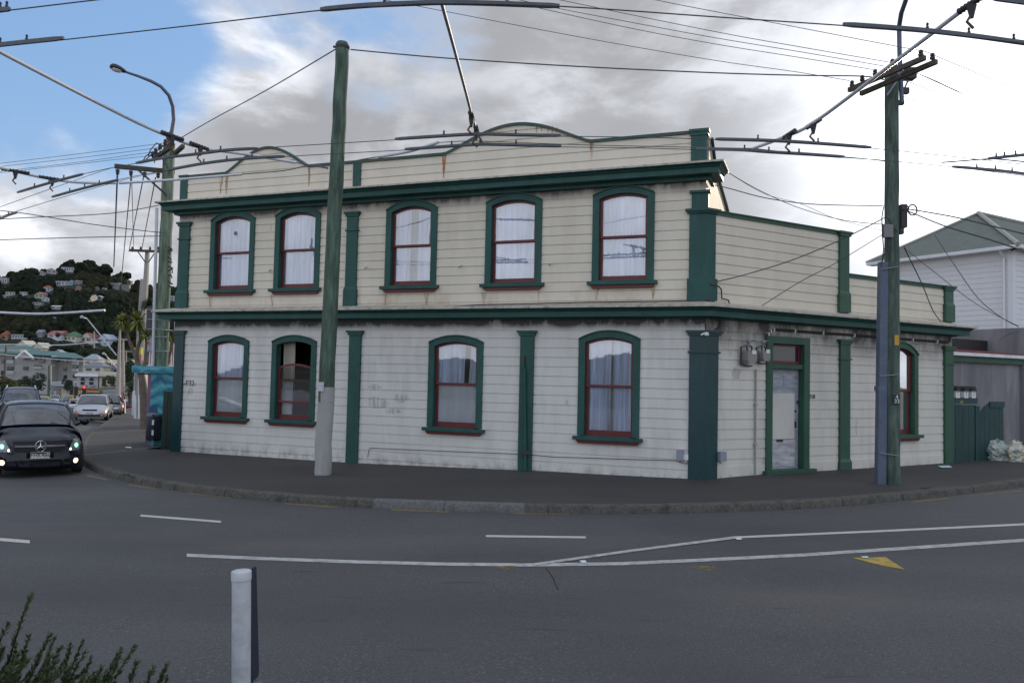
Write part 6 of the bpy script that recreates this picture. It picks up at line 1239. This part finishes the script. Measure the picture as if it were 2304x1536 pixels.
wb, wb2 = MB(), MB()
for n in range(15000):
    px = rw.uniform(-60, 430); t = rw.random()**.8; Y = 222+t*405; X = (px-1152)/F_PX*Y; z = zter(X, Y); s = rw.uniform(1.0, 2.3)*(1.5 if rw.random() < .06 else 1)
    yy = 847+.0223*(px-1152)-(z-ZC)/Y*F_PX; up = (s*1.9)*F_PX/Y
    if yy > 765: s *= .7
    if any(abs(px-h[0]) < h[2]*.5+s*.8*F_PX/Y and -h[3]*.6 < yy-h[1] < up+1 for h in HS): continue
    tgt = wb2 if mnoise.noise(Vector((X/40, Y/40, 9)))+rw.uniform(-.3, .3) > .28 else wb
    sd = Vector((rw.random()*99, rw.random()*99, 0)); hz = rw.uniform(.8, 1.5)
    tgt.add([(X+v.x*s*(1+.4*mnoise.noise(v*1.7+sd)), Y+v.y*s*(1+.4*mnoise.noise(v*1.9+sd)), z+s*.4+v.z*s*hz*(1+.7*mnoise.noise(v*2.6+sd))) for v in IV], IF)
for (px, Y, s) in ((143, 610, 7), (136, 612, 5), (150, 612, 6), (186, 612, 4.5), (195, 612, 5), (203, 612, 4), (228, 600, 5.5), (232, 560, 7), (222, 560, 7), (272, 615, 6), (20, 612, 6), (36, 612, 6), (55, 612, 6.5), (175, 560, 7), (305, 600, 5), (360, 590, 6)):
    X = (px-1152)/F_PX*Y; z = zter(X, Y)
    for k in range(7):
        s2 = s*rw.uniform(.3, .55); c = Vector((X+rw.uniform(-.5, .5)*s, Y, z+rw.uniform(.3, 1.25)*s)); sd = Vector((rw.random()*99, 0, 0)); wb.add([tuple(c+v*s2*(1+.6*mnoise.noise(v*2.2+sd))) for v in IV], IF)
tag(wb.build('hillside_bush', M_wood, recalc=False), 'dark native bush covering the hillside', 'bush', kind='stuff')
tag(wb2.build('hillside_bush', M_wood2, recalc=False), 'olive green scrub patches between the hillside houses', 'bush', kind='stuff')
# apartments with the green roof
M_apt = mat('cream_apartment_render', (.36, .36, .34), .8, .06, .3); M_groof = mat('teal_green_iron_roof', (.03, .11, .09), .5, .1, .3)
AP = thing('apartment_block', tuple(PY(100, 890, 190)), 'large cream apartment block with a teal green roof, gables and balconies', 'apartments')
def bxp(mb, x0, x1, y0, y1, Y, D): a, b = PY(x0, y1, Y), PY(x1, y0, Y); return mb.box(a.x, b.x, Y, Y+D, a.z, b.z)
for (x0, x1, y0, y1, Y, D) in ((-80, 46, 786, 900, 190, 20), (30, 116, 800, 900, 188, 22), (116, 190, 806, 880, 191, 18)): bxp(MB(), x0, x1, y0, y1, Y, D).build('wall', M_apt, AP)
def quadp(pts, m, name, par=AP): mb = MB(); mb.add([tuple(PY(*p)) for p in pts], [tuple(range(len(pts)))]); return mb.build(name, m, par, recalc=False)
mb = MB(); mb.add([tuple(PY(*p)) for p in ((-90, 790, 188), (-90, 772, 200), (68, 779, 200), (118, 800, 186))]+[tuple(PY(-90, 790, 212)), tuple(PY(118, 800, 212))], [(0, 1, 2, 3), (2, 5, 3), (1, 4, 5, 2), (0, 3, 5, 4)]); mb.build('roof', M_groof, AP)
mb = MB(); mb.add([tuple(PY(*p)) for p in ((104, 803, 187), (88, 788, 199), (168, 794, 199), (192, 806, 187), (188, 803, 211), (104, 800, 211))], [(0, 1, 2, 3), (2, 4, 3), (1, 5, 4, 2), (0, 3, 4, 5)]); mb.build('roof', M_groof, AP)
for (x0, x1, y0, yp) in ((36, 76, 806, 790),):
    mb = MB(); c = (x0+x1)/2; a, b, t = PY(x0, y0, 186), PY(x1, y0, 186), PY(c, yp, 186); e = PY(c, yp, 198); mb.add([tuple(a), tuple(b), tuple(t)], [(0, 1, 2)]); mb.build('gable', M_apt, AP)
    mb = MB(); mb.tube([a, t, b], .35, 5); mb.build('barge_board', M_white, AP)
for (x, y, w_, h, bal) in ((22, 808, 14, 16, 1), (22, 832, 14, 16, 1), (57, 804, 9, 7, 0), (78, 806, 6, 9, 0), (93, 809, 13, 13, 0), (57, 828, 10, 8, 0), (84, 824, 16, 8, 1), (133, 808, 5, 9, 0), (147, 812, 6, 8, 0), (168, 812, 12, 14, 1), (168, 828, 11, 12, 1), (146, 830, 7, 8, 0), (120, 847, 6, 9, 0), (146, 848, 7, 9, 0), (57, 850, 9, 9, 0), (95, 846, 9, 9, 0), (5, 812, 7, 9, 0), (5, 838, 7, 9, 0), (168, 846, 9, 6, 0)):
    wn_ = bxp(MB(), x-w_/2, x+w_/2, y-h/2, y+h/2, 187.6 if x < 116 and x > 30 else 189.7 if x < 31 else 190.7, .2).build('window', M_dglass, AP)
    if bal: bxp(MB(), x-w_/2-1, x+w_/2+1, y+h*.12, y+h/2+1, 186 if x < 116 else 189, .3).build('balcony', M_signg, wn_)
# corner shops at the end of the street
CS = thing('corner_shops', tuple(PY(215, 905, 148)), 'two-storey cream shop row with a yellow sign strip facing the junction', 'shops')
M_shopA, M_shopB = mat('grey_cream_shop_paint', (.42, .43, .44), .7), mat('yellow_cream_shop_paint', (.50, .48, .36), .7)
bxp(MB(), 170, 221, 838, 915, 148, 12).build('wall', M_shopA, CS); bxp(MB(), 221, 300, 838, 915, 148, 12).build('wall', M_shopB, CS)
mb = MB(); bxp(mb, 168, 221, 842, 846, 147.2, 1); bxp(MB(), 221, 302, 842, 846, 147.2, 1).build('cornice', M_shopB, CS); mb.build('cornice', M_white, CS)
for i, x in enumerate((185, 205, 233.5, 252.5, 275)):
    wn_ = bxp(MB(), x-4.2, x+4.2, 850, 866, 147.8, .1).build('window', M_dglass, CS)
    bxp(MB(), x-6, x+6, 866, 868, 147.4, .5).build('sill', M_red if i > 1 else M_signg, wn_); bxp(MB(), x-4.2, x+4.2, 857.2, 858, 147.7, .1).build('sash_bar', M_red if i > 1 else M_white, wn_)
bxp(MB(), 171, 221, 873, 879, 147.4, .6).build('sign_band', mat('dull_red_band', (.22, .07, .07), .6), CS); bxp(MB(), 221, 300, 873, 879, 147.4, .6).build('sign_band', mat('dull_green_band', (.10, .19, .13), .6), CS)
bxp(MB(), 172, 223, 880, 884, 146.4, .8).build('shop_sign', mat('yellow_shop_sign', (.50, .38, .04), .6), CS)
mb = MB(); a, b = PY(176, 884.5, 144), PY(298, 886, 144); mb.box(a.x, b.x, 144.5, 148, b.z, a.z+.15); mb.build('awning', M_dmetal, CS)
for x in (183, 200, 216, 235, 255): bxp(MB(), x-6.5, x+6.5, 888, 903, 147.8, .1).build('shop_window', M_dglass, CS)
GB_ = thing('garage_building', tuple(PY(130, 905, 152)), 'plain cream building with a roller door left of the corner shops', 'garage')
bxp(MB(), 112, 166, 866, 912, 152, 8).build('wall', M_shopB, GB_); bxp(MB(), 108, 170, 860, 868, 151, 9).build('roof', M_signg, GB_); bxp(MB(), 116, 135, 874, 906, 151.8, .15).build('roller_door', mat('taupe_roller_door', (.25, .23, .21), .7), GB_)
# striped building behind the shelter
RB = thing('striped_shop', tuple(PY(370, 960, 34)), 'red and white striped upper wall of a shop behind the bus shelter', 'shop'); a, b = PY(334, 822, 34), PY(420, 768, 34)
MB().box(a.x, b.x, 34, 37, a.z-6, a.z).build('wall', M_white, RB); mb = MB(); mb.box(a.x, b.x, 34, 34.3, a.z, b.z); mb.add([(a.x, 33.99, a.z), (b.x, 33.99, a.z), (b.x, 33.99, b.z+.1), (lerp(a.x, b.x, .2), 33.99, b.z-.4), (a.x, 33.99, b.z-.75)], [(0, 1, 2, 3, 4)]); st_ = MB(); mb.build('striped_wall', mat('red_wall_paint', (.48, .09, .10), .6), RB)
for i in range(17): x = lerp(a.x, b.x, (i+.5)/17); st_ = MB(); st_.box(x-.022, x+.022, 33.95, 33.985, a.z, b.z-.05); st_.build('stripe', M_white, RB)
mb = MB(); mb.box(a.x-.1, b.x, 33.8, 34, a.z-.15, a.z+.02); mb.build('ledge', M_white, RB)
YS_ = thing('yellow_sign', tuple(PY(309, 785, 40)), 'yellow shop sign with a red and white panel below, between the poles', 'sign'); bxp(MB(), 301, 318, 782, 797, 40, .2).build('sign_panel', mat('acid_yellow_sign', (.45, .42, .02), .6), YS_); bxp(MB(), 300, 318, 797, 810, 40, .2).build('sign_panel', mat('maroon_sign', (.32, .12, .14), .6, .5, 6), YS_); MB().tube([PY(309, 810, 40.1), PY(309, 940, 40.1)], .05, 6).build('post', M_metal, YS_)
# ------------------------------------------------------------------ poles of the far street
M_cpole = mat('weathered_concrete_pole', (.33, .31, .28), .85, .12, 3, dirt=(.16, .14, .12), ds=3); M_wpaint = mat('white_painted_base', (.60, .61, .62), .7, .06, 2)
def cpole(top, foot, r0, r1, white, label, group='concrete poles along the far footpath', arm=None, m=None, taper_tip=False):
    g = G(*foot); t = PY(top[0], top[1], g.y); o = thing('concrete_pole' if not m else 'timber_pole', tuple(g), label, 'pole', group)
    k = g.y/F_PX; wz = white*k; d = (t-g); f = min(.9, wz/d.length) if white else 0
    def sq(a, b, ra, rb, name, mm):
        mb = MB(); mb.add([(p.x+i*r, p.y+j*r, p.z) for p, r in ((a, ra), (b, rb)) for i, j in ((-1, -1), (1, -1), (1, 1), (-1, 1))], [(0, 1, 5, 4), (1, 2, 6, 5), (2, 3, 7, 6), (3, 0, 4, 7), (3, 2, 1, 0), (4, 5, 6, 7)]); mb.build(name, mm, o)
    c = g+d*f
    if f: sq(g-Vector((0, 0, .3)), c, r0+.01, lerp(r0, r1, f)+.01, 'painted_base', M_wpaint)
    else: c = g-Vector((0, 0, .3))
    sq(c, t, lerp(r0, r1, f), r1, 'shaft', m or M_cpole)
    if arm:
        for (x0, x1, y, yb) in arm:
            a, b = PY(x0, y, g.y-.2), PY(x1, y+(3 if x1-x0 > 40 else 1), g.y-.2); beam(MB(), a, b, .12, .13).build('crossarm', M_timber if g.y < 60 else M_cpole, o)
            for x in (lerp(x0, x1, .08), lerp(x0, x1, .35), lerp(x0, x1, .65), lerp(x0, x1, .92)): insulator(MB(), PY(x, y-1, g.y-.2), 1.3).build('insulator', M_dmetal, o)
            if yb: mb = MB(); mb.tube([PY(lerp(x0, x1, .25), y+2, g.y-.25), PY(lerp(x0, x1, .5), yb, g.y-.25)], .03, 4); mb.build('arm_brace', M_dmetal, o); mb = MB(); mb.tube([PY(lerp(x0, x1, .82), y+4, g.y-.25), PY(lerp(x0, x1, .6), yb, g.y-.25)], .03, 4); mb.build('arm_brace', M_dmetal, o)
    return o, g
cpole((332, 562), (311, 949), .17, .085, 60, 'tall concrete pole with a crossarm just left of the lamp pole', arm=[(292, 362, 563, 590)])
cpole((320, 628), (304, 937), .16, .09, 58, 'concrete pole with a white base, close behind the one with the crossarm')
cpole((270, 739), (264.5, 932), .17, .05, 43, 'tapering concrete pole with a white base beside the red people carrier')
cpole((277, 762), (277, 929), .15, .06, 36, 'concrete pole behind the tapering one', arm=[(262, 292, 763, 0)]); cpole((284, 788), (284, 922), .13, .06, 30, 'thinner concrete pole further down the footpath', arm=[(270, 296, 790, 0)])
mb = MB(); g = G(307, 949); mb.tube([g, PY(309, 830, g.y)], .09, 10); tag(mb.build('steel_post', mat('blue_grey_steel', (.12, .15, .19), .5), loc=tuple(g)), 'blue-grey steel post in front of the white pole bases', 'post')
cpole((14, 772), (8, 893), .16, .12, 0, 'brown timber pole at the left edge in front of the apartments', 'far timber poles', [(3, 30, 779, 0)], M_timber); cpole((44, 803), (41, 874), .2, .16, 0, 'pale pole in front of the apartment bushes', 'far timber poles', [(36, 68, 804, 0)], M_cpole)
cpole((111, 820), (109, 905), .18, .12, 0, 'green pole left of the junction', 'far timber poles', [(100, 122, 821, 0)], M_poleg); cpole((114, 823), (113, 903), .16, .14, 0, 'pale pole touching the green one left of the junction', 'far timber poles', None, M_cpole)
cpole((219, 828), (219, 880), .14, .12, 0, 'thin pole in front of the shop row', 'far timber poles', [(214, 226, 830, 0)], M_cpole); cpole((212, 745), (212, 790), .2, .15, 0, 'small pole among the pastel houses', 'far timber poles', None, M_cpole)
def far_lamp(head, elbow, foot, Y, label):
    o = thing('street_lamp', tuple(PY(foot[0], foot[1], Y)), label, 'street lamp', 'street lamps over the far street'); mb = MB(); mb.tube([PY(*foot, Y), PY(*elbow, Y-1), PY(lerp(elbow[0], head[0], .5), lerp(elbow[1], head[1], .6)-2, Y-1.5), PY(*head, Y-2)], .05, 6); mb.build('lamp_arm', M_pipe, o)
    a = PY(*head, Y-2); b = PY(head[0]-(elbow[0]-head[0])*.55, head[1]-3, Y-2.2); lamp_head(o, a, b, .16, M_signg)
far_lamp((188, 715), (200, 722), (262, 799), 60, 'street lamp hanging over the street against the dark hillside'); far_lamp((235, 797), (241, 803), (262, 827), 75, 'smaller street lamp below the first, near the tapering pole')
# traffic lights, signs
def tlight(x, y0, y1, Y, lit, label, polec):
    o = thing('traffic_light', tuple(PY(x, y1, Y)), label, 'traffic light', 'traffic lights at the far junction'); MB().tube([PY(x, y1+3, Y), PY(x, y0, Y)], .09, 6).build('post', polec, o)
    c = PY(x, y0, Y); hd_ = MB().box(c.x-.22, c.x+.22, Y-.3, Y-.1, c.z-.75, c.z+.55).build('signal_head', M_blackp, o)
    for i, (dz, m) in enumerate(((.33, mat('lit_red_signal', (1, .03, .02), .5, 0, emit=4) if lit else M_dmetal), (-.08, M_dmetal), (-.5, M_dmetal))):
        mb = MB(); mb.lathe([(.17, 0), (.15, -.05)], (c.x, Y-.3, c.z+dz), 10, 'y'); mb.build('lens', m, hd_)
M_ypost = mat('yellow_post_paint', (.5, .3, .03), .5)
tlight(192, 876, 899, 105, True, 'traffic light showing red on a yellow post', M_ypost); tlight(163, 875, 897, 110, False, 'unlit side-on traffic light left of the red one', M_ypost); tlight(174, 878, 893, 118, False, 'small white-posted signal between the other two', M_pipe)
def sgn(x, y, foot, r, m, shape, label):
    g = G(x, foot); o = thing('road_sign', tuple(g), label, 'sign'); MB().tube([g, PY(x, y, g.y)], .05, 5).build('post', M_pipe, o); c = PY(x, y, g.y-.08); k = r*g.y/F_PX
    n = {'tri': 3, 'sq': 4, 'disc': 12}[shape]; ph = {'tri': -math.pi/2, 'sq': math.pi/4, 'disc': 0}[shape]; P_ = [(c.x+k*math.cos(ph+i*2*math.pi/n), c.z+k*math.sin(ph+i*2*math.pi/n)) for i in range(n)]; MB().slab(P_, c.y, c.y+.03, lambda s, q, z: (s, q, z)).build('sign_panel', m, o)
sgn(144, 881, 909, 3.6, mat('pink_sign_face', (.45, .2, .22), .6), 'tri', 'give way triangle on a white post at the junction'); sgn(124, 882, 906, 3, M_signg, 'disc', 'pale sign on a short post left of the give way triangle')
sgn(112, 874, 905, 2.8, mat('blue_sign_face', (.04, .15, .4), .6), 'disc', 'blue disc sign on the pole left of the junction'); sgn(48, 876, 900, 3.5, M_signg, 'sq', 'small grey sign above the blue off-roader'); sgn(8, 862, 895, 4.5, mat('pale_blue_sign', (.3, .4, .6), .6), 'sq', 'small pale blue sign on the pole at the left edge')
# ------------------------------------------------------------------ trees
def leafcrown(mb, c, rx, rz, n, size, rr, lumps=7):
    cs = [(c+Vector((rr.uniform(-.6, .6)*rx, rr.uniform(-.6, .6)*rx, rr.uniform(-.6, .65)*rz)), rr.uniform(.35, .6)) for _ in range(lumps)]
    for i in range(n):
        q, s = cs[rr.randrange(len(cs))]; v = Vector((rr.gauss(0, 1), rr.gauss(0, 1), rr.gauss(0, 1))).normalized()*rr.uniform(.6, 1.05); p = q+Vector((v.x*rx*s, v.y*rx*s, v.z*rz*s))
        a = Vector((rr.gauss(0, 1), rr.gauss(0, 1), rr.gauss(0, .6))).normalized()*size*rr.uniform(.6, 1.3); b = a.orthogonal().normalized()*size*rr.uniform(.35, .8); mb.add([tuple(p-a), tuple(p+b), tuple(p+a), tuple(p-b)], [(0, 1, 2, 3)])
def tree(x, foot, y_top, w_px, m, label, Y=None, trunk=True, n=900):
    g = G(x, foot) if Y is None else PY(x, foot, Y); k = g.y/F_PX; h = (foot-y_top)*k; rx = w_px*k/2; rr = random.Random(int(x*7+foot)); o = thing('tree', tuple(g), label, 'tree', 'trees round the far street')
    mb = MB(); mb.tube([g, g+Vector((rx*.1, 0, h*.45)), g+Vector((0, 0, h*.8))], [h*.04, h*.03, h*.01], 6); 
    for i in range(4): a = g+Vector((0, 0, h*rr.uniform(.25, .5))); mb.tube([a, a+Vector((rr.uniform(-.6, .6)*rx, rr.uniform(-.4, .4)*rx, h*.3))], [h*.02, h*.008], 4)
    mb.build('trunk', M_timber, o); lv_ = MB(); leafcrown(lv_, g+Vector((0, 0, h*.58)), rx, h*.42, n, rx*.11, rr); lv_.build('crown', m, o, recalc=False)
M_t1 = mat('dark_tree_leaves', (.022, .040, .018), .8, .5, 1.2); M_t2 = mat('olive_tree_leaves', (.075, .075, .022), .8, .45, 1.2); M_t3 = mat('mid_tree_leaves', (.035, .055, .022), .8, .5, 1.2)
tree(66, 890, 836, 52, M_t1, 'round dark tree in front of the apartments', 120, n=1300); tree(25, 893, 850, 56, M_t2, 'olive bushy tree at the left edge in front of the apartments', 110, n=1300); tree(58, 893, 858, 40, M_t2, 'yellowing bush below the round dark tree', 105)
tree(152, 884, 852, 30, M_t1, 'small dark tree in front of the plain cream building', 140); tree(40, 892, 872, 34, M_t1, 'low dark hedge tree behind the blue off-roader', 100); tree(7, 893, 865, 26, M_t1, 'dark bush in the left edge corner behind the cars', 108)
tree(292, 912, 808, 40, M_t1, 'tall dark tree filling the gap between the concrete poles', 72, n=1600); tree(303, 905, 850, 34, M_t3, 'lower green tree behind the white pole bases', 66, n=1200); tree(250, 870, 842, 22, M_t1, 'small tree against the right end of the shop row', 143)
tree(70, 765, 745, 34, M_t1, 'dark tree between the low white building and the pastel houses', 232); tree(130, 762, 748, 16, M_t3, 'small tree hiding the corner of the pink-roofed house', 226); tree(205, 815, 785, 46, M_t1, 'wide dark tree below the pastel houses', 205, n=1300); tree(240, 810, 780, 40, M_t3, 'bushy tree right of the wide dark one', 200, n=1100); tree(140, 797, 768, 60, M_t1, 'dark tree mass above the green apartment roof', 222, n=1300); tree(230, 838, 812, 40, M_t2, 'olive shrub mass behind the shop row', 180, n=900)
tree(15, 790, 768, 36, M_t1, 'dark tree above the left end of the apartment roof', 216)
# cabbage trees
M_cab = mat('cabbage_tree_leaves', (.17, .19, .04), .6, .45, 3); M_cab2 = mat('cabbage_tree_dark_leaves', (.04, .07, .025), .6, .4, 3); M_ctr = mat('cabbage_tree_bark', (.14, .115, .09), .9, .25, 6, .5, 30)
def cabbage(name_label, Y, trunks, heads):
    g = PY(trunks[0][0][0], trunks[0][0][1], Y); g.z = min(g.z, zter(g.x, Y)+.2); o = thing('cabbage_tree', tuple(g), name_label, 'tree', 'cabbage trees beside the far poles'); rr = random.Random(5)
    mb = MB()
    for t in trunks: mb.tube(catm([PY(x, y, Y) for x, y, r in t], 4), [interp([(i*4, t[i][2]) for i in range(len(t))], j) for j in range((len(t)-1)*4+1)], 8)
    mb.build('trunk', M_ctr, o, smooth=60)
    for (x, y, r, m) in heads:
        c = PY(x, y, Y); L = r*Y/F_PX; b = MB()
        for i in range(170):
            th = rr.uniform(0, 6.28); ph = math.acos(rr.uniform(-.75, 1)); d = Vector((math.sin(ph)*math.cos(th), math.sin(ph)*math.sin(th), math.cos(ph))); l = L*rr.uniform(.75, 1.15); s = d.cross(Vector((0, 0, 1)))
            s = (s.normalized() if s.length > .1 else Vector((1, 0, 0)))*.028; m1 = c+d*l*.6; e = c+d*l-Vector((0, 0, l*.28*(1-abs(d.z)*.6))); b.add([tuple(c-s*.5), tuple(c+s*.5), tuple(m1+s), tuple(m1-s), tuple(e)], [(0, 1, 2, 3), (3, 2, 4)])
        b.build('crown', m, o, recalc=False)
cabbage('cabbage tree with two spiky heads and forked trunk left of the lamp pole', 30, [[(327, 965, .20), (323, 880, .15), (316, 835, .12), (309, 810, .10), (309, 785, .08), (316, 762, .06), (313, 735, .05)], [(309, 812, .08), (300, 790, .07), (290, 765, .055), (283, 738, .045), (277, 722, .04)], [(318, 845, .09), (327, 815, .08), (328, 795, .06), (330, 760, .05)]], [(275, 724, 27, M_cab), (310, 722, 34, M_cab), (330, 755, 24, M_cab), (334, 685, 22, M_cab2)])
cabbage('cabbage tree partly hidden behind the sign panel and the building end', 29, [[(362, 960, .12), (368, 850, .09), (377, 815, .07), (386, 775, .06), (384, 752, .05)]], [(382, 755, 24, M_cab), (366, 752, 18, M_cab2)])

# ------------------------------------------------------------------ weeds and moss along the wall foot and kerb
M_weed = mat('small_weed_green', (.05, .07, .02), .8, .4, 20); rg = random.Random(21); wm_ = MB()
def tuft(p, n, h):
    for i in range(n):
        a = rg.uniform(0, 6.28); l = h*rg.uniform(.5, 1.2); d = Vector((math.cos(a)*.6, math.sin(a)*.6, 1)).normalized(); q = p+Vector((rg.uniform(-.04, .04), rg.uniform(-.02, .02), -.005)); sd_ = Vector((-math.sin(a), math.cos(a), 0))*.006
        wm_.add([tuple(q-sd_), tuple(q+sd_), tuple(q+d*l)], [(0, 1, 2)])
for i in range(46):
    if rg.random() < .6: a = rg.uniform(.4, 13.2); p = A.w(a, .035, interp(GA, a)-.005)
    else: a = rg.uniform(.4, 8); p = B.w(a, .05, interp(GB, a)-.005)
    tuft(Vector(p), rg.randint(2, 6), .04)
for (x, y) in ((285, 1067), (292, 1069), (298, 1070), (2075, 1098), (2083, 1097), (2090, 1096)):
    for k in range(3): tuft(G(x+rg.uniform(-4, 4), y+2, zflat, .13), 7, .05)
for k in range(14): a = k*.45; tuft(Vector((pb.x+.19*math.cos(a), pb.y-.19*abs(math.sin(a)), pb.z+.01)), 2, .035)
tag(wm_.build('weeds', M_weed, recalc=False), 'tiny weeds and moss at the foot of the walls and kerb', 'weeds', kind='stuff')
